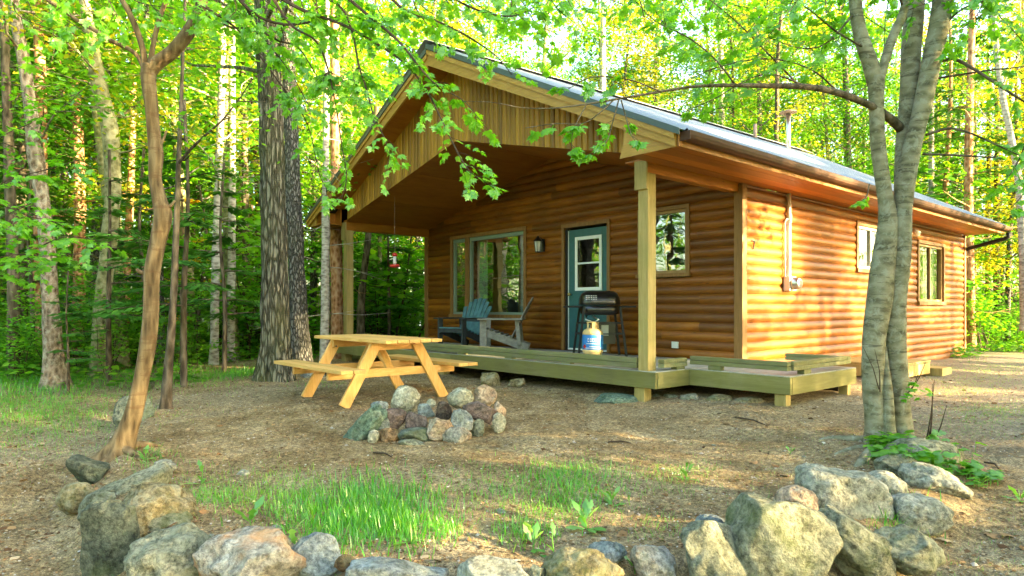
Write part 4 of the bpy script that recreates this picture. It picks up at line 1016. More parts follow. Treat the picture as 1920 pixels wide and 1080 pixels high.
# hummingbird feeder hanging under the left porch beam
fd = on_x(740, 492, -6.0) if False else P(740, 492, 12.3)
fz = 2.32
feeder = thing('bird_feeder', 'small red hanging bird feeder in the left porch opening', 'bird feeder', fd)
mb = MB(); mb.tube([fd + Vector((0, 0, .13)), Vector((fd.x, fd.y, arch(fd.x) + .01))], .0022, 4); mb.build('cord', M['string'], feeder)
mb = MB(); mb.lathe(fd, [(.02, .11), (.045, .12), (.05, .155), (.03, .175), (.005, .18)], 14); mb.build('cap', M['red'], feeder, smooth=True)
mb = MB(); mb.lathe(fd, [(.028, -.04), (.032, .0), (.030, .11)], 14); mb.build('reservoir', M['clearish'], feeder, smooth=True)
mb = MB(); mb.lathe(fd, [(.03, -.10), (.085, -.09), (.095, -.07), (.085, -.05), (.03, -.038)], 18)
for k in range(6): a = k * math.pi / 3; mb.lathe(fd + Vector((.07 * math.cos(a), .07 * math.sin(a), -.055)), [(.016, 0), (.022, .012), (.006, .02)], 8)
mb.build('base', M['red'], feeder, smooth=True)
#@@PART2@@

# ================================================================== TREES
def smooth_path(pts, n):
    """Catmull-Rom through (x,y,z,r)"""
    p = np.array(pts, float); m = len(p); P_ = np.vstack([2 * p[0] - p[1], p, 2 * p[-1] - p[-2]]); out_ = []
    for i in range(m - 1):
        a, b, c, d = P_[i:i + 4]
        for k in range(n):
            t = k / n; out_.append(.5 * ((2 * b) + (-a + c) * t + (2 * a - 5 * b + 4 * c - d) * t * t + (-a + 3 * b - 3 * c + d) * t ** 3))
    out_.append(p[-1]); return np.array(out_)
def trunk_mesh(mb, pts, sides=14, n=5, ridge=0.0, lump=0.0, flare=0.0, seed=0, freq=5.0, caps=True):
    q = smooth_path(pts, n); N = len(q); vs = []; ref = Vector((1, 0, 0)); z0 = q[0][2]
    for i in range(N):
        a = Vector(q[max(i - 1, 0)][:3]); b = Vector(q[min(i + 1, N - 1)][:3]); d = (b - a).normalized(); c_ = Vector(q[i][:3]); r = max(q[i][3], .002)
        x = (ref - d * ref.dot(d)).normalized(); y = d.cross(x); ref = x; hgt = (c_.z - z0)
        for k in range(sides):
            t = 2 * math.pi * k / sides; rr_ = r
            if flare: rr_ *= 1 + flare * math.exp(-hgt / (r * 1.6)) * (1 + .45 * math.sin(3 * t + seed) + .25 * math.sin(5 * t + 2 * seed))
            if lump: rr_ *= 1 + lump * noise.noise(Vector((math.cos(t) * 1.2 + seed, math.sin(t) * 1.2, c_.z * 2.2 + seed * 3)))
            if ridge: rr_ += ridge * (abs(noise.noise(Vector((math.cos(t) * freq, math.sin(t) * freq, c_.z * 1.5 + seed)))) - .25) * 2
            vs.append(c_ + (x * math.cos(t) + y * math.sin(t)) * rr_)
    fs = [(i * sides + k, i * sides + (k + 1) % sides, (i + 1) * sides + (k + 1) % sides, (i + 1) * sides + k) for i in range(N - 1) for k in range(sides)]
    fs.append(tuple((N - 1) * sides + k for k in range(sides))); mb.add(vs, fs)
def pxpath(lst):
    """[(u, v, depth, width in px)] -> world points with radius"""
    o = []
    for u, v, t, w_ in lst:
        p = P(u, v, t); o.append((p.x, p.y, p.z, w_ / 2 * t / FPX))
    return o
def limb(mb, a, d, Lg, r0, rn, up=.15, wob=.18, n=6, sides=5):
    """a wandering branch; returns its points"""
    p = Vector(a); d = Vector(d).normalized(); pts = [p.copy()]; rad = [r0]
    for i in range(n):
        d = (d + Vector((rn.gauss(0, wob), rn.gauss(0, wob), rn.gauss(0, wob * .6) + up * .3))).normalized()
        p = p + d * (Lg / n); pts.append(p.copy()); rad.append(r0 * (1 - .85 * (i + 1) / n))
    mb.tube(pts, rad, sides, caps=False); return pts
class Leaves:
    def __init__(s, seed): s.g = np.random.default_rng(seed); s.P = []; s.S = []; s.Fw = []; s.N = []; s.A = []
    def cluster(s, c, n, sx, sz, size, tilt=.45, droop=.25, val=None, out=None):
        g_ = s.g; pos = np.array(c)[None] + g_.normal(0, 1, (n, 3)) * np.array([sx, sx, sz]); f, nr = leaf_dirs(g_, n, tilt, droop)
        if out is not None: f = f + np.array(out)[None] * .8
        s.P.append(pos); s.S.append(size * g_.uniform(.65, 1.25, n)); s.Fw.append(f); s.N.append(nr)
        b = g_.uniform(.15, .85) if val is None else val; s.A.append(np.clip(b + g_.normal(0, .16, n), 0, 1))
    def raw(s, pos, size, f, nr, val): s.P.append(pos); s.S.append(size); s.Fw.append(f); s.N.append(nr); s.A.append(val)
    def build(s, name, mat, parent, tm, off=(0, 0, 0)):
        pos = np.vstack(s.P) - np.array(off)[None]; V, F, A = foliage(tm, pos, np.concatenate(s.S), np.vstack(s.Fw), np.vstack(s.N), np.concatenate(s.A))
        return np_mesh(name, V, F, A, mat, parent)

# --- prototypes of the forest trees -------------------------------------------------
def proto_decid(seed, H=15, r=.16, cz0=3.5, spread=2.6, nl=26, per=16, leaf=.13, bk='bark_scaly', lm='decid', lean=.05, cap=13.5):
    rn = random.Random(seed); t = thing('broadleaf_tree', '', 'tree', (0, 0, 0)); mb = MB()
    pts = []; x = y = 0; dx, dy = rn.gauss(0, lean), rn.gauss(0, lean)
    for i in range(8):
        z = -.3 + (H + .3) * i / 7; pts.append((x, y, z, r * (1 - .80 * i / 7))); x += (dx + rn.gauss(0, .035)) * H / 7; y += (dy + rn.gauss(0, .035)) * H / 7
    trunk_mesh(mb, pts, 9, 4, lump=.10, flare=.5, seed=seed); q_ = smooth_path(pts, 6); Lv = Leaves(seed)
    for i in range(nl):
        f = (i + rn.random()) / nl; z = cz0 + (min(H, cap) - cz0) * f; k = int(np.argmin(abs(q_[:, 2] - z))); a = Vector(q_[k][:3]); az = i * 2.4 + rn.uniform(-.4, .4)
        Lg = spread * (1 - .45 * f) * rn.uniform(.6, 1.15); pp = limb(mb, a, (math.cos(az), math.sin(az), rn.uniform(.15, .7)), Lg, q_[k][3] * .32 + .008, rn, .12, .22, 5, 4)
        for j in range(2, 6):
            c_ = pp[j]; Lv.cluster(c_, per, .30, .13, leaf)
            for _ in range(2):
                e = limb(mb, c_, (rn.gauss(0, 1), rn.gauss(0, 1), rn.gauss(.1, .4)), Lg * .34, .010, rn, .05, .25, 3, 3); Lv.cluster(e[-1], per, .26, .11, leaf); Lv.cluster(e[-2], per // 2, .2, .09, leaf)
    mb.build('trunk', M[bk], t, smooth=True); Lv.build('crown', M[lm], t, TL); return t
def proto_conifer(seed, H=14, r=.13, z0=1.5, spread=2.0, step=.42, bk='bark_red', lm='hemlock', dead=2.5, cap=11, dens=1.0):
    rn = random.Random(seed); t = thing('conifer_tree', '', 'tree'); mb = MB(); Lv = Leaves(seed); g_ = Lv.g
    trunk_mesh(mb, [(0, 0, -.3, r), (rn.gauss(0, .05), rn.gauss(0, .05), H * .33, r * .8), (rn.gauss(0, .08), rn.gauss(0, .08), H * .66, r * .5), (0, 0, H, .02)], 9, 6, lump=.06, flare=.4, seed=seed)
    z = .9; i = 0
    while z < min(H - .3, cap):
        f = z / H; nb = 2 if z > dead else 2
        for k in range(nb):
            az = rn.uniform(0, 6.28); Lg = spread * (1 - f) ** .7 * rn.uniform(.55, 1.1)
            if z < dead:
                pp = limb(mb, (0, 0, z), (math.cos(az), math.sin(az), rn.uniform(-.25, .15)), Lg * .8, .012, rn, -.02, .20, 5, 3)
                for _ in range(3): limb(mb, pp[rn.randint(1, 4)], (math.cos(az) + rn.gauss(0, .8), math.sin(az) + rn.gauss(0, .8), rn.gauss(0, .3)), Lg * .4, .006, rn, 0, .2, 3, 3)
                continue
            pp = limb(mb, (0, 0, z), (math.cos(az), math.sin(az), .12), Lg, .016, rn, -.10, .07, 6, 3)
            pa = np.array([tuple(p) for p in pp]); m = int(120 * Lg * dens)
            tt = g_.uniform(.15, 1, m); ii = np.clip((tt * 6).astype(int), 0, 5); fr_ = (tt * 6 - ii)[:, None]; base = pa[ii] * (1 - fr_) + pa[ii + 1] * fr_
            d = pa[-1] - pa[0]; d /= np.linalg.norm(d); sd = np.array([-d[1], d[0], 0]); sg = g_.choice([-1, 1], m); wv = np.sin(np.pi * np.clip(tt * .8 + .12, 0, 1)) * Lg * .34
            off_ = g_.uniform(0, 1, m) * wv * sg; pos = base + sd[None] * off_[:, None] + d[None] * (abs(off_) * .45)[:, None]; pos[:, 2] -= abs(off_) * .12 + g_.normal(0, .015, m)
            fw = d[None] * .6 + sd[None] * (sg * g_.uniform(.2, 1.1, m))[:, None]; fw[:, 2] -= .18; nr = np.stack([g_.normal(0, .22, m), g_.normal(0, .22, m), np.ones(m)], 1)
            Lv.raw(pos, g_.uniform(.10, .20, m), fw, nr, np.clip(g_.normal(.30 + .5 * tt * g_.uniform(.4, 1), .14), 0, 1))
        z += step * (.8 + .4 * rn.random()); i += 1
    mb.build('trunk', M[bk], t, smooth=True); Lv.build('crown', M[lm], t, TSP); return t
def proto_sapling(seed, H=2.6, nl=14, per=11, leaf=.085, lm='under', spread=.9, stems=3):
    rn = random.Random(seed); t = thing('sapling', '', 'sapling'); mb = MB(); Lv = Leaves(seed)
    for s_ in range(stems):
        az = rn.uniform(0, 6.28); pp = limb(mb, (rn.gauss(0, .08), rn.gauss(0, .08), -.1), (math.cos(az) * .25, math.sin(az) * .25, 1), H * rn.uniform(.7, 1), .014, rn, .1, .09, 8, 4)
        for i in range(nl):
            k = rn.randint(2, 8); a = pp[k]; a2 = rn.uniform(0, 6.28); e = limb(mb, a, (math.cos(a2), math.sin(a2), .25), spread * rn.uniform(.4, 1) * (1.2 - k / 12), .006, rn, .0, .18, 3, 3)
            Lv.cluster(e[-1], per, .15, .05, leaf, .35, .2); Lv.cluster(e[-2], per // 2, .12, .05, leaf, .35, .2)
    mb.build('trunk', M['twig'], t, smooth=True); Lv.build('crown', M[lm], t, TLB); return t
def copy_tree(src, loc, rz, s_, label=None, group=None, name=None, trunk_mat=None, sz=None):
    r_ = src.copy(); C.objects.link(r_); r_.location = loc; r_.rotation_euler = (0, 0, rz); r_.scale = (s_, s_, sz or s_)
    if name: r_.name = name
    if label: r_['label'] = label
    if group: r_['group'] = group
    for ch in src.children:
        c_ = ch.copy(); C.objects.link(c_); c_.parent = r_
        if trunk_mat and ch.name.startswith('trunk'):
            me = ch.data.copy(); me.materials[0] = M[trunk_mat]; c_.data = me
    return r_
D = [proto_decid(11, 16, .13, 2.2, 2.8, 34, 20, .125, 'bark_scaly', 'decid'), proto_decid(12, 15, .10, 1.8, 2.4, 32, 20, .12, 'bark_grey', 'decid_gold', .07),
     proto_decid(13, 17, .16, 3.0, 3.0, 34, 20, .13, 'bark_maple', 'decid', .03), proto_decid(14, 13, .09, 1.5, 2.2, 24, 20, .10, 'bark_mossy', 'maple', .08), proto_decid(17, 16, .12, 4.2, 2.6, 26, 20, .13, 'bark_mossy', 'decid', .05)]
def proto_clumpy(seed):  # added sun blocker: dense leaf clumps with gaps, shaped to cast distinct patches
    rn = random.Random(seed); t = thing('broadleaf_tree', '', 'tree'); mb = MB(); Lv = Leaves(seed)
    trunk_mesh(mb, [(0, 0, -.3, .15), (.1, 0, 3, .12), (-.1, .1, 7, .09), (0, 0, 12, .03)], 9, 6, lump=.1, flare=.5, seed=seed)
    for i in range(46):
        z = 1.6 + 9 * (i / 46); az = i * 2.4 + rn.uniform(-.5, .5); Lg = rn.uniform(.8, 2.6) * (1 - .04 * z); pp = limb(mb, (0, 0, z), (math.cos(az), math.sin(az), .35), Lg, .03, rn, .05, .2, 5, 4)
        Lv.cluster(pp[-1], 150, .26, .17, .12, .9)
        if rn.random() < .5: Lv.cluster(pp[-3], 90, .2, .14, .12, .9)
    mb.build('trunk', M['bark_scaly'], t, smooth=True); Lv.build('crown', M['decid'], t, TL); return t
CL = proto_clumpy(71)
K = [proto_conifer(21, 14, .12, spread=2.1, bk='bark_red', dead=2.6), proto_conifer(22, 12, .10, spread=2.3, bk='bark_dark', dead=1.1), proto_conifer(23, 15, .13, spread=1.7, bk='bark_dark', dead=3.6)]
S = [proto_sapling(31, 2.6), proto_sapling(32, 1.7, 12, 12, .08, 'under', .8, 4), proto_sapling(33, 3.4, 18, 11, .09, 'maple', 1.0, 2), proto_sapling(34, 1.1, 10, 12, .075, 'under', .6, 5)]
YC = proto_conifer(41, 4.0, .05, spread=1.3, bk='bark_dark', lm='needle_yellow', dead=.6, dens=.8)
HS = proto_conifer(42, 3.2, .04, spread=1.3, bk='bark_dark', lm='hemlock', dead=.5, step=.26)
YC['label'] = 'small yellow-needled conifer between the pale trunks on the left'; YC['category'] = 'conifer'
used = set()
def put(src, x, y, rz, s_, label, group=None, name=None, trunk_mat=None, sz=None):
    z = g(x, y)
    if src not in used and trunk_mat is None:
        used.add(src); src.location = (x, y, z); src.rotation_euler = (0, 0, rz); src.scale = (s_, s_, sz or s_); src['label'] = label
        if group: src['group'] = group
        if name: src.name = name
        return src
    return copy_tree(src, (x, y, z), rz, s_, label, group, name, trunk_mat, sz)
def put_px(src, u, t, rz, s_, label, **k):
    d = ray(u, 600); return put(src, CAM[0] + d.x * t, CAM[1] + d.y * t, rz, s_, label, **k)

# --- the bare tan tree at the left end of the stone ring ----------------------------
tL = 5.45; b0 = P(225, 852, tL); T_ = thing('young_maple', 'crooked tan-barked young maple leaning at the left end of the boulder ring', 'tree', b0)
mb = MB(); k = tL
trunk_mesh(mb, pxpath([(216, 876, k, 50), (232, 826, k, 37), (250, 772, k, 31), (266, 705, k, 27), (277, 650, k, 29), (283, 600, k, 26), (284, 545, k, 25), (286, 505, k, 28), (296, 455, k, 27), (306, 405, k, 31), (299, 375, k, 25),
                       (291, 335, k, 22), (292, 290, k, 25), (287, 245, k, 22), (284, 200, k, 22), (279, 150, k, 26), (280, 122, k, 27)]), 26, 8, lump=.16, flare=.9, seed=2, ridge=.004)
for a_ in (.3, 1.5, 2.6, 3.8, 5.2):
    c0 = Vector(P(222, 862, k)); e1 = c0 + Vector((math.cos(a_) * .16, math.sin(a_) * .16, 0)); e2 = c0 + Vector((math.cos(a_) * .38, math.sin(a_) * .38, 0))
    trunk_mesh(mb, [(c0.x, c0.y, c0.z + .10, .05), (e1.x, e1.y, g(e1.x, e1.y) + .02, .035), (e2.x, e2.y, g(e2.x, e2.y) - .03, .018)], 8, 4, lump=.2, seed=7)
trunk_mesh(mb, pxpath([(281, 135, k, 24), (295, 118, k, 25), (322, 98, k, 24), (348, 68, k, 24), (366, 38, k, 22), (378, 8, k, 20), (386, -40, k, 18), (410, -140, k * .98, 14), (470, -260, k * .95, 10)]), 14, 5, lump=.05, seed=4)
for pth in ([(274, 132, k, 12), (267, 90, k, 11), (256, 55, k, 11), (243, 25, k, 10), (226, -5, k, 9), (190, -70, k, 6), (160, -160, k, 3)],
            [(280, 128, k, 11), (288, 80, k, 9), (298, 38, k, 9), (310, 2, k, 8), (322, -50, k, 6), (350, -150, k, 3)],
            [(270, 130, k, 8), (258, 105, k, 8), (238, 90, k, 8), (208, 76, k, 8), (180, 58, k, 8), (148, 40, k, 7), (118, 18, k, 7), (88, 0, k, 6), (30, -30, k, 4), (-60, -60, k, 2)],
            [(292, 290, k, 6), (303, 270, k, 5), (312, 245, k, 4)], [(300, 392, k, 8), (318, 388, k, 7), (328, 376, k, 4)], [(280, 512, k, 9), (266, 511, k, 8), (256, 505, k, 6)]):
    trunk_mesh(mb, pxpath(pth), 9, 4, lump=.05, seed=3)
tips = []
rn = random.Random(4)
mb.V = [tuple(v) for v in mb.V]; mb.build('trunk', M['bark_orange'], T_, smooth=True)
# leafy twigs that hang over the gable: drawn as world paths between the camera and the porch
def twig_branch(mbx, Lv, pth, leaf=.085, spacing=.075, side=.28, seed=1, start=.0, dens=1.0, r_end=.0022):
    rn = random.Random(seed); w_ = pxpath(pth); q_ = smooth_path(w_, 10); pts = [Vector(p[:3]) for p in q_]
    mbx.tube(pts, [max(p[3], r_end) for p in q_], 5, caps=False)
    Lt = 0; acc = 0
    tot = sum((pts[i + 1] - pts[i]).length for i in range(len(pts) - 1))
    for i in range(1, len(pts)):
        d = pts[i] - pts[i - 1]; Lt += d.length; acc += d.length
        if Lt / tot < start: continue
        while acc > spacing / dens:
            acc -= spacing / dens; dn = d.normalized()
            sgn = rn.choice((-1, 1)); perp = Vector((rn.gauss(0, 1), rn.gauss(0, 1), rn.gauss(-.15, .35))); perp = (perp - dn * perp.dot(dn)).normalized()
            Ls = side * rn.uniform(.3, 1.1); tp = [pts[i]]; dd = (perp + dn * .8).normalized(); m = 4
            for j in range(m): dd = (dd + Vector((rn.gauss(0, .15), rn.gauss(0, .15), -.10))).normalized(); tp.append(tp[-1] + dd * Ls / m)
            mbx.tube(tp, [.0022, .002, .0017, .0014, .001], 3, caps=False)
            for j in (1, 2, 3, 4):
                for s2 in (-1, 1):
                    f = (dd + Vector((rn.gauss(0, .35), rn.gauss(0, .35), -.38)) + Vector((-dd.y, dd.x, 0)) * s2 * .9); c_ = tp[j]; st = c_ + f.normalized() * .03
                    Lv.raw(np.array([tuple(st)]), np.array([leaf * rn.uniform(.55, 1.15)]), np.array([tuple(f)]), np.array([[rn.gauss(0, .35), rn.gauss(-.15, .35), 1]]), np.array([min(1, max(0, rn.gauss(.55, .22)))]))
            if rn.random() < .7:
                f = dd + Vector((0, 0, -.4)); Lv.raw(np.array([tuple(tp[-1])]), np.array([leaf * 1.15]), np.array([tuple(f)]), np.array([[rn.gauss(0, .3), rn.gauss(0, .3), 1]]), np.array([.6]))
mb = MB(); Lv = Leaves(77); td = 4.3
hang = [([(470, -40, 4.9, 9), (560, 15, 4.8, 7), (640, 45, 4.7, 6), (700, 78, 4.6, 5), (760, 120, 4.5, 4), (800, 170, 4.4, 4), (828, 225, 4.3, 3), (850, 270, 4.25, 3), (880, 320, 4.2, 2), (925, 352, 4.2, 1.5)], .22, .075, 1.5, .36),
        ([(560, -30, 4.8, 6), (635, 10, 4.7, 5), (660, 60, 4.7, 4), (672, 120, 4.6, 4), (688, 170, 4.6, 3), (700, 215, 4.5, 3), (722, 262, 4.5, 2), (735, 300, 4.5, 1.5)], .55, .075, 1.3, .55),
        ([(600, -50, 4.6, 8), (680, 20, 4.6, 6), (745, 75, 4.5, 5), (790, 130, 4.4, 4), (820, 160, 4.4, 3), (870, 190, 4.4, 2), (905, 232, 4.4, 1.5)], .25, .08, 1.2, .3),
        ([(480, -60, 5.0, 8), (540, 40, 4.9, 5), (590, 75, 4.9, 4), (612, 120, 4.9, 4), (630, 200, 4.8, 3), (640, 270, 4.8, 2), (650, 330, 4.8, 2), (640, 375, 4.8, 1.5)], .5, .075, 1.3, .4),
        ([(700, -40, 4.5, 7), (760, 20, 4.5, 5), (820, 40, 4.5, 4), (880, 70, 4.5, 4), (930, 105, 4.5, 2), (960, 140, 4.5, 1.5)], .2, .08, 1.2, .34),
        ([(400, -60, 5.2, 9), (470, 20, 5.1, 6), (530, 45, 5.1, 5), (590, 40, 5.0, 4), (660, 30, 5.0, 3), (720, 60, 5., 2), (770, 90, 5., 1.5)], .1, .08, 1.3, .34),
        ([(440, -30, 5.2, 8), (480, 45, 5.2, 5), (520, 75, 5.2, 4), (560, 90, 5.2, 3), (600, 150, 5.2, 2), (640, 180, 5.2, 1.5)], .1, .085, 1.2, .36),
        ([(330, -60, 5.3, 8), (380, 20, 5.3, 5), (430, 50, 5.3, 4), (480, 60, 5.3, 3), (540, 130, 5.3, 2), (580, 200, 5.3, 1.5)], .2, .085, 1.0, .36),
        ([(780, -60, 4.4, 7), (840, -10, 4.4, 5), (900, 20, 4.4, 4), (960, 30, 4.4, 3), (1010, 10, 4.4, 2)], .1, .085, 1.2, .3),
        ([(380, 10, 5.4, 5), (450, 60, 5.5, 4), (520, 150, 5.6, 3), (575, 230, 5.7, 2), (600, 330, 5.8, 2), (625, 368, 5.8, 1.5)], .45, .085, .9, .4)]
for i, (pth, st_, lf, dn, sd_) in enumerate(hang): twig_branch(mb, Lv, pth, lf * .62, .08, sd_ * .58, 100 + i, st_, dn * .95)
for i in range(26):      # the leafy ceiling of twigs along the top edge of the view, above the left half
    u = -40 + i * 42 + rn.uniform(-15, 15); t_ = rn.uniform(4.6, 6.6)
    twig_branch(mb, Lv, [(u - 60, -170, t_, 4), (u, -60, t_, 3), (u + rn.uniform(-20, 50), 5 + rn.uniform(-20, 20), t_, 2), (u + rn.uniform(0, 90), rn.uniform(15, 70), t_, 1.5)], .060, .11, .34, 300 + i, .1, .9)
mb.V = mb.V; tw = mb.build('twigs', M['twig'], T_); Lv.build('crown', M['maple'], T_, TM, tuple(b0))

# --- the twin maple on the right ---------------------------------------------------
tR = 5.6; b1 = GP(1668, 838); T_ = thing('twin_maple', 'smooth grey maple with two trunks joined at the foot, in front of the side wall', 'tree', b1)
k = tR; mb = MB()
trunk_mesh(mb, pxpath([(1640, 868, k, 62), (1643, 820, k, 42), (1641, 780, k, 36), (1637, 730, k, 36), (1637, 680, k, 38), (1639, 630, k, 40), (1648, 565, k, 43), (1653, 510, k, 42), (1661, 455, k, 38), (1664, 405, k, 32), (1659, 365, k, 26), (1651, 310, k, 26), (1645, 260, k, 26), (1643, 200, k, 26), (1642, 145, k, 30)]), 20, 5, lump=.10, flare=.25, seed=5)
mb.build('trunk', M['bark_maple'], T_, smooth=True); mb = MB()
trunk_mesh(mb, pxpath([(1692, 868, k + .05, 60), (1690, 815, k + .05, 40), (1687, 770, k + .05, 37), (1683, 720, k + .05, 38), (1679, 670, k + .04, 38), (1677, 625, k + .03, 40), (1681, 565, k + .02, 34), (1687, 500, k, 36), (1691, 450, k, 34), (1692, 405, k, 33), (1695, 365, k, 33), (1703, 310, k, 34), (1714, 260, k, 31), (1727, 210, k, 30), (1739, 150, k, 32), (1749, 100, k, 33), (1760, 50, k, 34), (1768, 0, k, 32), (1780, -80, k, 28), (1800, -260, k, 22)]), 20, 5, lump=.09, flare=.25, seed=6)
mb.build('trunk', M['bark_maple'], T_, smooth=True); mb = MB()
trunk_mesh(mb, pxpath([(1668, 868, k - .06, 40), (1666, 800, k - .07, 24), (1664, 740, k - .05, 19), (1661, 690, k - .03, 12), (1660, 650, k, 5)]), 12, 4, lump=.08, flare=.3, seed=8)
trunk_mesh(mb, pxpath([(1690, 380, k + .1, 26), (1690, 320, k + .12, 24), (1693, 265, k + .14, 25), (1701, 215, k + .15, 31), (1706, 160, k + .15, 34), (1708, 100, k + .15, 34), (1712, 50, k + .15, 34), (1716, 0, k + .15, 32), (1726, -120, k + .15, 28)]), 16, 4, lump=.05, seed=9)
trunk_mesh(mb, pxpath([(1642, 160, k, 28), (1632, 120, k, 28), (1618, 80, k, 26), (1608, 40, k, 23), (1604, 0, k, 22), (1604, -80, k, 19), (1590, -220, k, 14)]), 14, 4, lump=.05, seed=10)
trunk_mesh(mb, pxpath([(1646, 160, k, 18), (1656, 125, k, 17), (1668, 85, k, 17), (1680, 55, k, 17), (1692, 28, k, 15), (1702, -20, k, 12), (1720, -120, k, 8)]), 12, 4, lump=.05, seed=11)
for kx, (u, v) in enumerate(((1650, 868), (1628, 872), (1610, 850))): pass
trunk_mesh(mb, [tuple(GP(1650, 838)) + (.05,), tuple(GP(1632, 852) + Vector((0, 0, .015))) + (.045,), tuple(GP(1615, 868) + Vector((0, 0, .0))) + (.04,), tuple(GP(1600, 880) - Vector((0, 0, .05))) + (.03,)], 10, 5, lump=.15, seed=2)
trunk_mesh(mb, [tuple(GP(1640, 826)) + (.045,), tuple(GP(1600, 826) + Vector((0, 0, .01))) + (.03,), tuple(GP(1556, 822) + Vector((0, 0, .0))) + (.02,), tuple(GP(1525, 826) - Vector((0, 0, .02))) + (.01,)], 10, 5, lump=.15, seed=3)
trunk_mesh(mb, [tuple(GP(1640, 838)) + (.04,), tuple(GP(1595, 842) + Vector((0, 0, .0))) + (.022,), tuple(GP(1562, 852) - Vector((0, 0, .01))) + (.012,)], 10, 5, lump=.15, seed=4)
mb.build('limbs', M['bark_maple'], T_, smooth=True)
mb = MB(); Lv = Leaves(78)
# the long limb reaching left over the porch roof
trunk_mesh(mb, pxpath([(1694, 248, k + .15, 18), (1680, 232, k + .1, 17), (1655, 212, k, 15), (1630, 197, k - .05, 13), (1575, 175, k - .2, 13), (1515, 163, k - .4, 12), (1440, 161, k - .6, 10), (1377, 160, k - .75, 8), (1305, 162, k - .9, 6), (1232, 173, k - 1., 5), (1144, 188, k - 1.1, 4), (1049, 202, k - 1.2, 3), (980, 202, k - 1.25, 2), (925, 192, k - 1.3, 1.5), (866, 190, k - 1.3, 1)]), 8, 4, seed=12)
for i, (pth, st_, dn, sd_) in enumerate([
        ([(1150, 188, 4.5, 3), (1120, 215, 4.45, 2.5), (1090, 232, 4.4, 2), (1040, 232, 4.4, 2), (985, 240, 4.4, 1.5)], .45, .7, .16),
        ([(1160, 188, 4.5, 3), (1150, 225, 4.45, 2.5), (1140, 260, 4.4, 2), (1120, 285, 4.4, 1.5)], .35, .8, .16),
        ([(1165, 188, 4.5, 3), (1175, 225, 4.45, 2.5), (1185, 255, 4.4, 2), (1200, 272, 4.4, 1.5)], .4, .6, .14),
        ([(1100, 195, 4.45, 2.5), (1075, 245, 4.4, 2), (1072, 285, 4.4, 1.5), (1075, 300, 4.4, 1.2)], .75, .8, .10),
        ([(1240, 172, 4.6, 3), (1180, 150, 4.5, 2.5), (1110, 145, 4.5, 2), (1060, 170, 4.5, 1.5)], .4, .5, .2),
        ([(1380, 160, 4.85, 4), (1340, 110, 4.8, 3), (1290, 70, 4.8, 3), (1230, 40, 4.8, 2), (1180, -10, 4.8, 1.5)], .2, .9, .34),
        ([(1515, 163, 5.2, 4), (1450, 140, 5.1, 3), (1400, 150, 5.1, 2), (1340, 185, 5.1, 2), (1270, 215, 5.1, 1.5)], .3, .5, .24),
        ([(1575, 175, 5.4, 4), (1520, 130, 5.3, 3), (1440, 110, 5.3, 3), (1350, 125, 5.3, 2), (1290, 150, 5.3, 1.5)], .25, .6, .28),
        ([(1500, 162, 5.2, 4), (1440, 100, 5.1, 3), (1380, 40, 5., 2.5), (1320, -10, 5., 2)], .2, .9, .36),
        ([(1640, 100, 5.6, 5), (1570, 60, 5.5, 4), (1520, 20, 5.4, 3), (1460, -20, 5.4, 2)], .2, .9, .36),
        ([(1606, 20, 5.6, 5), (1550, 80, 5.5, 3), (1500, 90, 5.5, 2.5), (1440, 70, 5.5, 2)], .3, .7, .3),
        ([(1630, 345, 5.5, 2.5), (1625, 368, 5.4, 2), (1612, 378, 5.4, 1.5)], .3, .8, .10),
        ([(1766, 113, 5.6, 8), (1790, 111, 5.5, 7), (1830, 132, 5.4, 6), (1880, 165, 5.3, 5), (1935, 200, 5.2, 3)], .5, .4, .3),
        ([(1735, 253, 5.6, 6), (1780, 241, 5.5, 5), (1820, 250, 5.4, 4), (1865, 270, 5.3, 3), (1930, 300, 5.2, 2)], .6, .4, .25),
        ([(1729, 289, 5.6, 5), (1790, 291, 5.5, 4), (1866, 296, 5.5, 3)], .9, .2, .1),
        ([(1755, 147, 5.6, 5), (1800, 140, 5.5, 4), (1860, 131, 5.4, 3), (1930, 124, 5.3, 2)], .4, .4, .3),
        ([(1760, 60, 5.6, 5), (1800, 20, 5.5, 4), (1850, 0, 5.4, 3), (1910, -10, 5.3, 2)], .2, .8, .36),
        ([(1935, 190, 4.9, 4), (1925, 260, 4.85, 3), (1905, 310, 4.8, 2), (1880, 345, 4.8, 1.5)], .3, .9, .18),
        ([(1940, 300, 4.9, 3), (1920, 360, 4.85, 2), (1900, 385, 4.8, 1.5)], .2, .8, .16),
        ([(1700, 40, 5.7, 5), (1680, -20, 5.5, 4), (1640, -60, 5.4, 3)], .1, .9, .36)]):
    twig_branch(mb, Lv, pth, .062, .085, sd_ * .8, 500 + i, st_, dn)
for i in range(24):
    u = 1010 + i * 42 + rn.uniform(-15, 15); t_ = rn.uniform(4.8, 7.0)
    twig_branch(mb, Lv, [(u + 60, -170, t_, 4), (u, -60, t_, 3), (u + rn.uniform(-50, 30), 0 + rn.uniform(-20, 25), t_, 2), (u + rn.uniform(-90, 40), rn.uniform(10, 95), t_, 1.5)], .060, .11, .34, 700 + i, .1, 1.0)
mb.build('twigs', M['bark_dark'], T_, smooth=True); Lv.build('crown', M['maple'], T_, TM, tuple(b1))
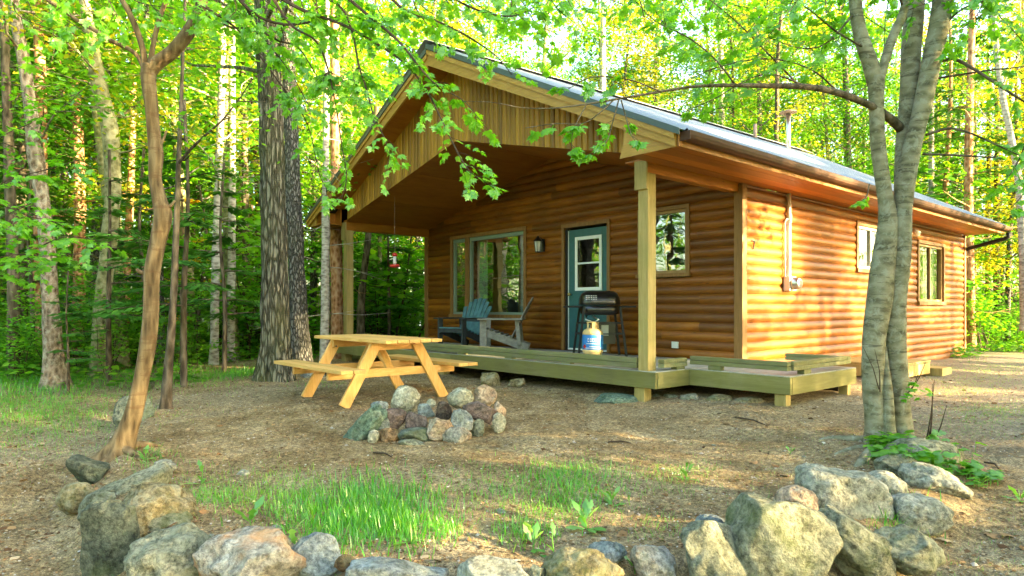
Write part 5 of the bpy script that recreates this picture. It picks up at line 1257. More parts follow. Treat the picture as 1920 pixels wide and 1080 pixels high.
# suckers at its foot
mb = MB(); o_ = GP(1745, 838); sp = thing('sprout', 'thin bare upright shoots beside the foot of the twin maple', 'sprout', o_)
for a, b_ in (((1735, 838), (1752, 712)), ((1742, 838), (1748, 720)), ((1748, 836), (1775, 760)), ((1738, 835), (1742, 800))):
    p0 = P(a[0], a[1], 5.45); p1 = P(b_[0], b_[1], 5.4); mb.tube([p0, p0.lerp(p1, .5) + Vector((.01, 0, 0)), p1], [.006, .005, .002], 5)
mb.build('stem', M['twig'], sp); Lv = Leaves(5); Lv.cluster(P(1758, 812, 5.4), 7, .04, .03, .07); Lv.cluster(P(1745, 835, 5.45), 8, .05, .02, .06); Lv.build('crown', M['weed'], sp, TM, tuple(o_))
mb = MB(); o_ = P(1725, 700, 5.35); sp2 = thing('sprout', 'short leafy shoots growing from the bark low on the twin maple', 'sprout', o_)
Lv = Leaves(6)
for a, b_ in (((1705, 735), (1735, 680)), ((1700, 740), (1722, 700)), ((1648, 730), (1618, 650)), ((1650, 735), (1640, 655))): mb.tube([P(a[0], a[1], 5.38), P((a[0] + b_[0]) / 2 + 4, (a[1] + b_[1]) / 2, 5.34), P(b_[0], b_[1], 5.3)], [.005, .004, .0015], 4)
for (u, v) in ((1705, 735), (1720, 722), (1735, 730), (1695, 745)): Lv.cluster(P(u, v, 5.3), 5, .03, .02, .05)
mb.build('stem', M['twig'], sp2); Lv.build('crown', M['maple'], sp2, TM, tuple(o_))

# --- the big furrowed trunk and its neighbour --------------------------------------
kb = 9.75
def big(label, pth, bk, sides=72, ridge=.022, fl=.35, seed=1, name='old_oak', freq=7):
    w_ = [(a, b, c_, r * .80) for a, b, c_, r in pxpath(pth)]; o = thing(name, label, 'tree', w_[0][:3]); m_ = MB(); trunk_mesh(m_, w_, sides, 20, ridge=ridge, flare=fl, seed=seed, freq=freq, lump=.03); m_.build('trunk', M[bk], o, smooth=True); return o, w_
bigt, w_ = big('massive deeply furrowed trunk standing left of the picnic table', [(515, 728, kb, 74), (516, 690, kb, 70), (517, 640, kb, 62), (516, 560, kb, 60), (514, 450, kb, 56), (511, 330, kb, 52), (508, 200, kb, 52), (503, 100, kb, 50), (498, 0, kb, 48), (495, -150, kb, 44), (492, -420, kb, 34)], 'bark_big', 150, .022, .45, 1, freq=11)
m_ = MB(); Lv = Leaves(55); rn = random.Random(9)
for z in (4.2, 4.9, 5.6, 6.4, 7.2):
    for kk in range(3):
        az = rn.uniform(0, 6.28); pp = limb(m_, (w_[-2][0], w_[-2][1], z), (math.cos(az), math.sin(az), .3), rn.uniform(2.2, 3.6), .035, rn, .05, .2, 6, 5)
        for p in pp[2:]: Lv.cluster(p, 26, .38, .16, .10)
m_.build('limbs', M['bark_big'], bigt); Lv.build('crown', M['decid'], bigt, TLB, w_[0][:3])
bk2, w2 = big('grey scaly trunk standing close behind the massive furrowed trunk', [(566, 700, 11.2, 48), (562, 620, 11.2, 42), (556, 500, 11.2, 36), (551, 380, 11.2, 34), (546, 250, 11.2, 32), (541, 120, 11.2, 30), (538, -40, 11.2, 28), (536, -400, 11.2, 20)], 'bark_grey', 48, .014, .35, 2, 'old_spruce')

# --- other individual trunks of the left wood (pixel column, depth) ------------------
def single(label, pth, bk, name='forest_tree', limbs=0, lm=None, seed=1, ridge=.006, leaf=.11, dead=0, z0=3.0, sides=20):
    w_ = pxpath(pth); o = thing(name, label, 'tree', w_[0][:3]); m_ = MB(); trunk_mesh(m_, w_, sides, 7, ridge=ridge, flare=.35, seed=seed, lump=.12)
    rn = random.Random(seed); q_ = smooth_path(w_, 6); Lv = Leaves(seed)
    for i in range(dead):
        j = rn.randint(3, int(len(q_) * .75)); az = rn.uniform(0, 6.28); pp = limb(m_, q_[j][:3], (math.cos(az), math.sin(az), rn.uniform(-.3, .25)), rn.uniform(.5, 1.6), .012, rn, -.03, .2, 5, 3)
        for _ in range(2): limb(m_, pp[rn.randint(1, 4)], (math.cos(az) + rn.gauss(0, .8), math.sin(az) + rn.gauss(0, .8), rn.gauss(0, .3)), .5, .006, rn, 0, .2, 3, 3)
    for i in range(limbs):
        z = z0 + (i / max(1, limbs)) * 6; j = int(np.argmin(abs(q_[:, 2] - z))); az = i * 2.4 + rn.random(); pp = limb(m_, q_[j][:3], (math.cos(az), math.sin(az), .35), rn.uniform(1.4, 2.6), .022, rn, .08, .22, 6, 4)
        for p in pp[2:]:
            Lv.cluster(p, 22, .32, .13, leaf)
            e = limb(m_, p, (rn.gauss(0, 1), rn.gauss(0, 1), .1), .7, .008, rn, 0, .25, 3, 3); Lv.cluster(e[-1], 18, .25, .1, leaf)
    m_.build('trunk', M[bk], o, smooth=True)
    if limbs: Lv.build('crown', M[lm or 'decid'], o, TL, w_[0][:3])
    return o
single('gnarled scaly trunk bending left as it rises, near the left edge', [(104, 732, 10, 44), (102, 690, 10, 36), (96, 600, 10, 30), (93, 530, 10, 27), (86, 430, 10, 26), (76, 350, 10, 25), (64, 270, 10, 26), (56, 190, 10, 22), (42, 100, 10, 20), (28, 20, 10, 18), (10, -120, 10, 14), (0, -300, 10, 8)], 'bark_scaly', limbs=9, seed=61, ridge=.012, z0=3.2)
single('mossy grey forked tree leaning over behind the tan young maple', [(186, 715, 11.5, 34), (188, 640, 11.5, 28), (192, 560, 11.5, 27), (205, 450, 11.5, 27), (212, 340, 11.5, 27), (206, 240, 11.5, 29), (188, 170, 11.5, 27), (174, 90, 11.5, 22), (160, 10, 11.5, 18), (150, -100, 11.5, 15), (140, -300, 11.5, 9)], 'bark_mossy', limbs=9, seed=62, lm='decid_gold', z0=3.4)
single('thin dark cherry trunk just right of the tan young maple', [(311, 772, 7.6, 20), (314, 720, 7.6, 17), (320, 640, 7.6, 14), (326, 540, 7.6, 12), (330, 440, 7.6, 11), (333, 350, 7.6, 9), (337, 260, 7.6, 8), (341, 150, 7.6, 6), (346, 40, 7.6, 5), (350, -100, 7.6, 3)], 'bark_dark', limbs=5, seed=63, leaf=.08, z0=2.4)
single('slim grey trunk with dark knots between the tan maple and the massive trunk', [(401, 706, 12.6, 22), (402, 640, 12.6, 15), (404, 540, 12.6, 15), (407, 420, 12.6, 14), (411, 300, 12.6, 13), (415, 180, 12.6, 12), (418, 60, 12.6, 11), (420, -150, 12.6, 8)], 'bark_birch', limbs=6, seed=64, dead=5, lm='decid_gold')
single('straight pale sunlit trunk just left of the massive furrowed trunk', [(434, 704, 13.6, 18), (433, 640, 13.6, 14), (434, 540, 13.6, 14), (435, 430, 13.6, 13), (436, 300, 13.6, 12), (436, 150, 13.6, 11), (436, -100, 13.6, 8)], 'bark_birch', seed=65, dead=9, limbs=4)
single('thin tan stem hard against the pale sunlit trunk', [(422, 700, 14.2, 9), (423, 560, 14.2, 8), (424, 400, 14.2, 7), (426, 200, 14.2, 6), (428, -50, 14.2, 4)], 'bark_orange', seed=66, dead=3, sides=10)
single('dark straight trunk in shade at the far left edge', [(26, 735, 11, 28), (26, 640, 11, 22), (25, 520, 11, 20), (20, 380, 11, 18), (14, 220, 11, 16), (8, 60, 11, 14), (0, -150, 11, 10)], 'bark_dark', seed=67, dead=4, limbs=5)
single('pale straight trunk with bare lower branches left of the porch post', [(609, 690, 12.8, 20), (609, 620, 12.8, 16), (610, 520, 12.8, 15), (611, 400, 12.8, 14), (611, 280, 12.8, 12), (612, 150, 12.8, 11), (613, 0, 12.8, 10), (614, -200, 12.8, 7)], 'bark_birch', seed=68, dead=16, limbs=3)
single('reddish scaly pine trunk directly beside the left porch post', [(633, 690, 14, 25), (632, 600, 14, 23), (631, 500, 14, 22), (630, 400, 14, 21), (629, 280, 14, 19), (628, 120, 14, 17), (627, -100, 14, 13)], 'bark_red', seed=69, dead=9, name='pine_tree')
single('dark slanting trunk seen through the left porch opening', [(676, 650, 15, 16), (678, 560, 15, 14), (684, 500, 15, 13), (692, 430, 15, 12), (700, 340, 15, 11), (706, 200, 15, 9)], 'bark_dark', seed=70, dead=6)
single('straight thin trunk seen through the porch opening left of the bird feeder', [(713, 650, 17, 9), (713, 560, 17, 8), (712, 470, 17, 8), (712, 380, 17, 7), (712, 200, 17, 6)], 'bark_mossy', seed=71, dead=5, sides=10)
single('reddish-lit trunk half hidden by greenery left of the tan maple', [(145, 720, 14.5, 22), (147, 600, 14.5, 21), (149, 480, 14.5, 20), (150, 380, 14.5, 20), (146, 250, 14.5, 17), (138, 120, 14.5, 15), (132, 0, 14.5, 13), (126, -200, 14.5, 9)], 'bark_red', seed=72, dead=4, limbs=6, lm='decid_gold')  # the warm light on this trunk is put into its red bark
single('stout mossy old trunk deep in the wood behind the mossy forked tree', [(182, 702, 15.5, 46), (184, 620, 15.5, 38), (188, 500, 15.5, 34), (190, 380, 15.5, 30), (192, 200, 15.5, 26), (194, 0, 15.5, 20)], 'bark_grey', seed=73, dead=3)
single('orange-lit scaly trunk low down just left of the tan maple', [(234, 700, 15, 18), (234, 640, 15, 16), (236, 560, 15, 15), (240, 460, 15, 14), (246, 330, 15, 12), (250, 180, 15, 10), (252, 0, 15, 8)], 'bark_red', seed=74, dead=5, limbs=4, lm='decid_gold')
single('slender brown trunk in the shade right of the pale sunlit trunk', [(463, 690, 16, 17), (463, 600, 16, 15), (462, 500, 16, 14), (460, 350, 16, 12), (456, 150, 16, 10), (452, -80, 16, 7)], 'bark_dark', seed=75, dead=6)
single('thin pale stem among yellow needles left of the slim grey trunk', [(353, 660, 14, 7), (350, 600, 14, 6), (347, 540, 14, 6), (344, 460, 14, 5), (340, 350, 14, 4)], 'bark_orange', seed=76, sides=8)
single('grey trunk standing right of the tan maple with bare twigs', [(300, 700, 13, 18), (301, 600, 13, 15), (299, 500, 13, 14), (296, 380, 13, 13), (290, 250, 13, 12), (282, 120, 13, 10), (270, -60, 13, 8)], 'bark_grey', seed=77, dead=8, limbs=4)
# right of the cabin
single('slim pale trunk rising behind the roof right of the twin maple', [(1748, 600, 20, 12), (1748, 480, 20, 11), (1747, 370, 20, 10), (1746, 270, 20, 9), (1747, 180, 20, 8), (1750, 60, 20, 7), (1752, -100, 20, 5)], 'bark_birch', seed=81, limbs=5, sides=12, z0=4.5)
single('pale trunk bending in from the upper right edge of the view', [(1921, 620, 16, 14), (1920, 520, 16, 14), (1916, 430, 16, 13), (1910, 340, 16, 12), (1896, 260, 16, 11), (1880, 180, 16, 10), (1868, 90, 16, 9), (1858, -40, 16, 7)], 'bark_birch', seed=82, limbs=6, z0=4)
for i, (u, wd, t_, ph) in enumerate(((1826, 9, 24, 'dark trunk nearest the rear corner of the cabin'), (1852, 10, 23, 'dark straight trunk, second from the rear corner of the cabin'), (1868, 12, 22, 'thickest dark trunk in the wood right of the cabin'), (1893, 8, 25, 'thin dark trunk near the right edge above the low bushes'))):
    single(ph, [(u, 615, t_, wd * 1.2), (u + 1, 540, t_, wd), (u - 1, 440, t_, wd * .9), (u + 2, 300, t_, wd * .8), (u, 100, t_, wd * .5)], 'bark_dark', seed=83 + i, dead=5, limbs=4, lm='hemlock', name='forest_tree', sides=10)
for i, (u, t_, wd, bkk, ph) in enumerate(((1130, 21, 13, 'bark_birch', 'pale trunk rising behind the roof right of the gable peak'), (1358, 24, 12, 'bark_birch', 'pale crooked trunk above the middle of the roof ridge'), (1380, 22, 6, 'bark_dark', 'thin dark stem above the roof close to the pale crooked trunk'),
                                         (1452, 20, 9, 'bark_dark', 'dark branching tree between the vent pipe and the tall flue'), (1590, 22, 9, 'bark_grey', 'grey leaning tree above the roof right of the tall flue'), (868, 22, 9, 'bark_birch', 'slim pale trunk hidden by leaves above the gable peak'))):
    sl = rn.uniform(-18, 18)
    single(ph, [(u - sl, 500, t_, wd), (u, 330, t_, wd), (u + sl * .3, 220, t_, wd * .9), (u + sl * .4, 110, t_, wd * .8), (u + sl, 0, t_, wd * .7), (u + sl * 1.5, -150, t_, wd * .5)], bkk, seed=90 + i, limbs=9, lm='decid_gold' if i % 2 else 'decid', z0=4.6, sides=10)

# --- forest filler: copies of the prototypes ----------------------------------------
rn = random.Random(2024)
def clear_of(x, y, placed, dmin):
    if -9.6 < x < 2.2 and -4.6 < y < 11.3: return False
    if -7.5 < x < 8.5 and -11.5 < y < 2.5: return False
    return all((x - a) ** 2 + (y - b) ** 2 > dmin * dmin for a, b in placed)
placed = [(w_[0][0], w_[0][1])]
LABD = {0: 'leafy forest tree with brown scaly bark', 1: 'golden-green forest tree with grey bark', 2: 'tall grey-barked forest tree with bright green leaves', 3: 'small mossy-barked tree with bright green leaves', 4: 'slim mossy-barked forest tree with a high crown'}
LABK = {0: 'reddish-barked hemlock with flat dark green sprays', 1: 'dark hemlock with drooping needle sprays', 2: 'dark-barked spruce with bare lower branches'}
def zone(u):
    if u < 330: return 'in the wood at the left'
    if u < 700: return 'in the wood left of the cabin'
    if u < 1240: return 'behind the porch gable'
    if u < 1700: return 'behind the long roof'
    return 'in the wood right of the cabin'
def vis_u(x, y):
    dx, dy = x - CAM[0], y - CAM[1]; fw = dx * _s + dy * _c; r_ = dx * _c - dy * _s
    return (960 + FPX * r_ / fw, fw) if fw > .5 else (-9999, fw)
cnt = 0
# (depth range, number, u-range, mix)
bands = [((12.5, 17), 12, (-120, 640), 'mix'), ((17, 24), 22, (-150, 780), 'mix'), ((24, 34), 26, (-150, 900), 'mix'), ((20, 26), 14, (800, 1780), 'dec'), ((26, 36), 22, (700, 1800), 'dec'), ((17, 24), 9, (1800, 2100), 'con'), ((24, 36), 14, (1760, 2100), 'con')]
for (t0, t1), num, (u0, u1), mix in bands:
    made = 0; tries = 0
    while made < num and tries < 600:
        tries += 1; u = rn.uniform(u0, u1); t_ = rn.uniform(t0, t1); d = ray(u, 600); x, y = CAM[0] + d.x * t_, CAM[1] + d.y * t_
        if not clear_of(x, y, placed, 1.5): continue
        placed.append((x, y)); made += 1
        if mix == 'con': pick = 'K' if rn.random() < .6 else 'D'
        elif mix == 'dec': pick = 'D' if rn.random() < .88 else 'K'
        else: pick = 'K' if rn.random() < .26 else 'D'
        i = rn.randrange(5) if pick == 'D' else rn.randrange(3); src = (D if pick == 'D' else K)[i]; s_ = rn.uniform(.8, 1.15)
        lab = (LABD if pick == 'D' else LABK)[i] + ' ' + zone(u)
        put(src, x, y, rn.uniform(0, 6.28), s_, lab, group=lab, name='broadleaf_tree' if pick == 'D' else 'hemlock_tree')
for i in range(20):  # unseen trees added to fill the porch window reflections
    a_ = rn.uniform(R(205), R(232)); r_ = 13 + i * 1.1; x, y = -3 + r_ * math.cos(a_), r_ * math.sin(a_)
    lab = LABD[(0, 2, 3)[i % 3]] + ' added left of the view for window reflections'; put(D[(0, 2, 3)[i % 3]], x, y, rn.uniform(0, 6.28), rn.uniform(.8, 1.1), lab, group=lab, name='broadleaf_tree')
# dark hemlock saplings whose flat sprays cross the left trunks
for i, (u, t_, s_, ph) in enumerate(((345, 9.2, 1.25, 'dark hemlock sapling between the tan maple and the massive trunk'), (205, 10.5, 1.15, 'dark hemlock sapling in front of the mossy forked tree'), (420, 11.0, 1.1, 'hemlock sapling in front of the pale sunlit trunk'), (60, 12.5, 1.2, 'hemlock sapling beside the gnarled trunk at the left edge'), (270, 12.4, 1.3, 'tall hemlock sapling right behind the tan maple'), (128, 9.4, .55, 'waist-high hemlock seedling right of the gnarled trunk'), (338, 10.2, .45, 'small hemlock seedling behind the dark cherry trunk'), (730, 15.5, 1.2, 'hemlock sapling seen through the porch opening'))):
    put_px(HS, u, t_, rn.uniform(0, 6.28), s_, ph, name='hemlock_sapling')
put_px(YC, 372, 14.5, 0, 1.0, 'small yellow-needled conifer between the pale trunks on the left', name='yellow_conifer')
# understorey saplings and bushes
n_s = 0
for (t0, t1), num, (u0, u1), smin, smax in (((14, 22), 22, (-80, 760), 1.4, 2.3), ((19, 26), 12, (1000, 1760), 1.8, 2.6), ((10.5, 14), 16, (-60, 470), .5, .85), ((13, 20), 34, (-80, 800), .7, 1.2), ((20, 30), 26, (-80, 800), 1.0, 1.6), ((17.5, 24), 16, (1800, 2060), .6, 1.1), ((24, 32), 10, (1790, 2060), 1.0, 1.6)):
    made = 0; tries = 0
    while made < num and tries < 500:
        tries += 1; u = rn.uniform(u0, u1); t_ = rn.uniform(t0, t1); d = ray(u, 600); x, y = CAM[0] + d.x * t_, CAM[1] + d.y * t_
        if not clear_of(x, y, [], 1): continue
        i = rn.randrange(4); s_ = rn.uniform(smin, smax); made += 1
        lab = {0: 'many-stemmed leafy green bush', 1: 'low spreading leafy bush', 2: 'slender sapling with bright maple leaves', 3: 'knee-high clump of leafy shoots'}[i] + ' ' + zone(u)
        put(S[i], x, y, rn.uniform(0, 6.28), s_, lab, group=lab, name='bush' if i != 2 else 'sapling')
# bright maple spray reaching in at the left edge
T2 = thing('maple_sapling', 'maple sapling with flat tiers of bright leaves at the left edge', 'sapling', tuple(GP(-60, 800)))
mb = MB(); Lv = Leaves(91)
b_ = GP(-60, 800); top = P(-60, 300, 7.0); mb.tube([b_, P(-50, 650, 7.), P(-62, 500, 7.), top], [.03, .025, .02, .01], 7)
for i, pth in enumerate(([(-60, 560, 7, 3), (0, 500, 7, 3), (60, 470, 6.9, 2), (120, 445, 6.8, 2), (180, 450, 6.8, 1.5)], [(-60, 520, 7, 3), (10, 480, 7.2, 2), (90, 480, 7.3, 2), (160, 475, 7.4, 1.5)], [(-60, 450, 7, 3), (0, 410, 6.8, 2), (60, 380, 6.7, 1.5)], [(-60, 400, 7, 3), (10, 340, 7, 2), (80, 320, 7, 2), (150, 300, 7, 1.5)], [(-60, 330, 7, 3), (0, 260, 7, 2), (60, 230, 7, 1.5)], [(-60, 350, 7, 3), (40, 400, 7.4, 2), (120, 420, 7.6, 2)])):
    twig_branch(mb, Lv, pth, .072, .09, .40, 900 + i, .05, 1.2)
mb.build('trunk', M['twig'], T2); Lv.build('crown', M['maple'], T2, TM, tuple(b_))

# --- the wood beyond and around: one mass -------------------------------------------
g_ = np.random.default_rng(8)
def mass(n, r0, r1, zmax, seed, size, sun_thin=.0, zmin=-.3, zpow=1.0, az=None):
    g2 = np.random.default_rng(seed); nc = n // 60
    a = g2.uniform(0, 2 * np.pi, nc) if az is None else g2.uniform(az[0], az[1], nc); r = np.sqrt(g2.uniform(r0 ** 2, r1 ** 2, nc)); cx = -3 + r * np.cos(a); cy_ = 0 + r * np.sin(a)
    z = zmin + (zmax - zmin) * g2.uniform(0, 1, nc) ** zpow
    cen = np.stack([cx, cy_, z], 1)
    if sun_thin > 0:
        da = np.abs((a - SUN_AZ + np.pi) % (2 * np.pi) - np.pi); keep = (da > .75) | (g2.uniform(0, 1, nc) > sun_thin); cen = cen[keep]
    m = len(cen) * 60; sp_ = g2.uniform(.5, 1.2, len(cen)).repeat(60)[:, None]
    pos = cen.repeat(60, 0) + g2.normal(0, 1, (m, 3)) * np.array([1.0, 1.0, .45]) * sp_
    f, nr = leaf_dirs(g2, m, .6, .3); val = np.clip(g2.uniform(.1, .9, len(cen)).repeat(60) + g2.normal(0, .12, m), 0, 1)
    pos[:, 2] += gz(pos[:, 0], pos[:, 1]) * 0
    return pos, size * g2.uniform(.6, 1.3, m), f, nr, val
Lv = Leaves(1)
Lv.raw(*mass(250000, 31, 58, 15, 1, .34, .86, zpow=.95))
dw = Lv.build('distant_woodland', M['decid'], None, TL); tag(dw, 'green mass of the wood far beyond the clearing', kind='stuff')
mb = MB(); rn2 = random.Random(5)
for i in range(260):
    a = rn2.uniform(0, 6.28); r = math.sqrt(rn2.uniform(34 ** 2, 60 ** 2)); x, y = -3 + r * math.cos(a), r * math.sin(a); z = g(x, y)
    mb.tube([(x, y, z - .2), (x + rn2.gauss(0, .3), y, z + 6), (x + rn2.gauss(0, .5), y + rn2.gauss(0, .5), z + 15)], [rn2.uniform(.10, .2), .09, .03], 5, caps=False)
tag(mb.build('distant_trunks', M['bark_mossy']), 'many distant trunks among the far wood', kind='stuff')

# unseen trees and bushes added on the sunny side, right of the view: they break the low sun into patches
rn = random.Random(66)
for i, (x, y) in enumerate(((9.0, 1.0), (8.2, 10.2), (9.4, 7.3), (13.4, 4.6), (16.2, 11.2), (22.0, 8.6), (7.8, -1.4), (7.4, 2.6), (10.4, -.6), (13.6, -.8), (18.5, 8.0), (26.5, 12.0), (10.5, 3.6), (11.6, 12.2), (8.0, 12.6), (14.0, 1.4), (9.6, 16.6), (16.5, 5.0), (17.0, 17.5), (20.5, 3.2), (24.5, 1.5), (12.0, -2.6), (16.0, -1.6), (20.0, -2.6), (29.0, 4.0), (30.0, 18.0))):
    j = (3, 1, 0, 3, 2, 4)[i % 6]; lab = LABD[j] + ' added outside the view to break the sun'; src = D[j]
    if x < 17: lab = 'clumpy-crowned tree added outside the view to break the sun into patches'; src = CL
    put(src, x + rn.uniform(-.4, .4), y + rn.uniform(-.4, .4), rn.uniform(0, 6.28), rn.uniform(.8, 1.1), lab, group=lab, name='broadleaf_tree')
for i, (x, y) in enumerate(((10, 5), (13, 3), (11, 10), (15, 7), (14, 13), (19, 6), (18, 0), (23, 5), (24, 10), (20, 13), (27, 2), (28, 9))):
    lab = 'leafy bush added outside the view to block the low sun'; put(S[i % 3], x, y, rn.uniform(0, 6.28), rn.uniform(1.0, 1.5), lab, group=lab, name='bush')


# ================================================================== ROCKS
def rock(name, label, c, size, mat, seed, cuts=5, rough=.10, yaw=0.0, tilt=0.0, sub=4, group=None, sharp=0.0, boxy=0.0):
    """a boulder: rounded ellipsoid trimmed by a few planes, then broken up by noise"""
    import bmesh
    bm = bmesh.new(); bmesh.ops.create_icosphere(bm, subdivisions=sub, radius=1.0); rn = random.Random(seed)
    planes = []
    for i in range(cuts):
        n_ = Vector((rn.gauss(0, 1), rn.gauss(0, 1), rn.gauss(0, .8))).normalized(); planes.append((n_, rn.uniform(.46, .78) if boxy >= .4 else rn.uniform(.55, .88)))
    so = Vector((seed * 1.7, seed * .3, seed * 2.1)); rot = Matrix.Rotation(yaw, 3, 'Z') @ Matrix.Rotation(tilt, 3, 'Y')
    for v in bm.verts:
        p = v.co.copy()
        if boxy: m_ = max(abs(p.x), abs(p.y), abs(p.z)); p = p.lerp(p / m_ * .82, boxy)
        for n_, d in planes:
            e = p.dot(n_) - d
            if e > 0: p -= n_ * e * .97
        nz = noise.noise(p * 1.3 + so) * .12 + noise.noise(p * 3.1 + so) * .07 * (1 + rough * 4) + noise.noise(p * 7.5 + so) * rough * .30 + noise.noise(p * 17 + so) * rough * .12
        p = p * (1 + nz); p = Vector((p.x * size[0], p.y * size[1], p.z * size[2])); v.co = rot @ p
    me = bpy.data.meshes.new(name); bm.to_mesh(me); bm.free(); me.polygons.foreach_set('use_smooth', [True] * len(me.polygons)); me.materials.append(M[mat])
    o = bpy.data.objects.new(name, me); C.objects.link(o); o.location = c; o['label'] = label; o['category'] = 'rock' if name != 'fire_ring_stone' else 'stone'
    if group: o['group'] = group
    return o
RX = -YAW   # rotating by this turns local x to the camera's right
def boulder(label, u0, v0, u1, v1, mat, seed, t=None, depth=.8, cuts=5, rough=.10, roll=0.0, base=None, name='boulder', group='boulders of the terrace edge', boxy=0.0, sink=.12, sub=5):
    """pixel box in the photograph; t from the ground under its lower edge unless given"""
    uc = (u0 + u1) / 2
    if t is None:
        p = GP(uc, min(v1 - (v1 - v0) * .12, 1150)); t = (p - Vector(CAM)).dot(Vector((_s, _c, 0)))
    wd = (u1 - u0) * t / FPX / 2; ht = (v1 - v0) * t / FPX / 2
    c = P(uc, (v0 + v1) / 2 + (v1 - v0) * sink * .5, t + wd * depth * .35)
    mtx_yaw = RX
    o = rock(name, label, c, (wd * 1.05, wd * depth, ht * (1.04 + sink)), mat, seed, cuts, rough, 0, 0, sub, group, boxy=boxy)
    o.rotation_euler = Matrix.Rotation(-RX * -1 if False else -(-YAW) * -1, 4, 'Z').to_euler() if False else (0, 0, 0)
    q_ = Matrix.Rotation(-YAW, 4, 'Z') @ Matrix.Rotation(roll, 4, 'Y'); o.rotation_euler = q_.to_euler(); return o
B = [('dark angular rock wedged below the foot of the tan young maple', 130, 848, 212, 912, 'rock_slate', 1, dict(boxy=.6, cuts=7, t=4.9)),
     ('mossy brown rock low at the left, under the dark angular one', 112, 905, 180, 958, 'rock_tan', 2, dict(t=4.6)),
     ('long smooth greenish boulder sloping behind the rough tan one at left', 150, 884, 322, 950, 'rock_grey', 3, dict(t=4.55, roll=-.50, depth=.7, cuts=3)),
     ('rough round tan boulder in the left bend of the ring', 200, 908, 372, 1022, 'rock_tan', 4, dict(t=3.95, rough=.22, cuts=3)),
     ('tall dark green slab standing on edge at the lower left', 143, 932, 258, 1110, 'rock_slate', 5, dict(t=3.7, boxy=.4, cuts=6, depth=.6)),
     ('flat pale stone behind the left boulders', 275, 955, 372, 1000, 'rock_grey', 6, dict(t=3.9, cuts=3)),
     ('broad grey boulder with cracked top at the lower left', 238, 992, 420, 1110, 'rock_grey', 7, dict(t=3.35, rough=.16, cuts=6)),
     ('boulder with a dark brown broken face at the lower left', 370, 990, 568, 1112, 'rock_rust', 8, dict(t=3.2, rough=.16, cuts=6)),
     ('low grey stone left of the long flat one', 545, 1003, 655, 1085, 'rock_blue', 9, dict(t=3.3, cuts=5)),
     ('long flat-topped grey stone at the bottom edge under the tall grass', 640, 1033, 842, 1120, 'rock_blue', 10, dict(t=3.05, boxy=.5, cuts=6)),
     ('pale smooth domed stone at the bottom centre', 845, 1047, 988, 1120, 'rock_pale', 11, dict(t=3.0, cuts=2, rough=.05)),
     ('yellowish rough boulder at the bottom right of centre', 1018, 1028, 1165, 1120, 'rock_tan', 12, dict(t=3.05, rough=.2, cuts=3)),
     ('small grey stone peeping over the yellowish boulder', 1103, 1016, 1172, 1052, 'rock_blue', 13, dict(t=3.35, cuts=4)),
     ('brown angular stone left of the big grey-green boulders', 1176, 1006, 1268, 1088, 'rock_rust', 14, dict(t=3.25, boxy=.4, cuts=6)),
     ('grey-green faceted boulder left of the largest one', 1260, 974, 1415, 1115, 'rock_grey', 15, dict(t=3.15, cuts=7, boxy=.25)),
     ('largest boulder, smooth and grey, near the lower right', 1356, 926, 1568, 1120, 'rock_grey', 16, dict(t=3.2, cuts=6, rough=.05, roll=.25, boxy=.35)),
     ('long oval green-grey boulder lying right of the largest one', 1515, 978, 1692, 1060, 'rock_grey', 17, dict(t=3.45, roll=.82, cuts=2, depth=.6)),
     ('pinkish pale boulder peeping behind the largest one', 1453, 912, 1534, 985, 'rock_pink', 18, dict(t=3.75, cuts=4)),
     ('big speckled boulder with a pink patch at the right of the ring', 1490, 875, 1670, 982, 'rock_pale', 19, dict(t=3.95, roll=.38, rough=.14, cuts=4)),
     ('squat boulder tucked right of the big speckled one', 1602, 884, 1698, 950, 'rock_pale', 20, dict(t=4.2, cuts=4)),
     ('pale flat boulder with grass in front, at the right of the ring', 1655, 926, 1782, 995, 'rock_pale', 21, dict(t=3.95, roll=.15, cuts=4)),
     ('low oval boulder nearest the lower right corner', 1635, 990, 1760, 1062, 'rock_grey', 22, dict(t=3.45, roll=.25, cuts=3)),
     ('pitted grey boulder sloping to the right by the leafy patch', 1684, 878, 1822, 938, 'rock_pale', 23, dict(t=4.4, roll=.45, cuts=4, rough=.18)),
     ('small pointed stone at the left of the leafy patch', 1645, 848, 1722, 896, 'rock_grey', 24, dict(t=4.7, cuts=6)),
     ('long domed boulder behind the leafy patch at the maple foot', 1662, 822, 1796, 886, 'rock_grey', 25, dict(t=5.0, cuts=3)),
     ('flat bluish stone set in the soil behind the faceted boulder', 1302, 966, 1360, 1004, 'rock_blue', 26, dict(t=3.6, cuts=4)),
     ('dark green stone in the shade behind the tan young maple', 218, 738, 300, 800, 'rock_dark', 27, dict(t=7.0, boxy=.4, cuts=6)),
     ('pale boulder lying behind the picnic bench beside the massive trunk', 558, 690, 612, 720, 'rock_blue', 28, dict(t=10.2, cuts=4)),
     ('flat stone sunk in the gravel among the grass at right', 1790, 792, 1845, 806, 'rock_pale', 29, dict(t=6.6, cuts=3)),
     ('small flat stone in the gap between the two lowest left stones', 172, 918, 218, 955, 'rock_grey', 31, dict(t=4.35, cuts=5, boxy=.4)),
     ('low grey stone half buried at the top end of the long sloping boulder', 288, 862, 330, 884, 'rock_pale', 32, dict(t=4.9, cuts=4)),
     ('small tan stone beneath the rough round boulder at left', 262, 1000, 312, 1042, 'rock_tan', 33, dict(t=3.75, cuts=5)),
     ('flat brown stone half buried left of the long flat one', 628, 1040, 668, 1068, 'rock_brown', 34, dict(t=3.2, cuts=5)),
     ('small grey wedge stone right of the pale domed stone', 985, 1058, 1024, 1090, 'rock_grey', 35, dict(t=3.05, cuts=6)),
     ('pale stone lying on the sunlit ground past the twin maple', 1752, 716, 1800, 738, 'rock_pink', 30, dict(t=9.5, cuts=4))]
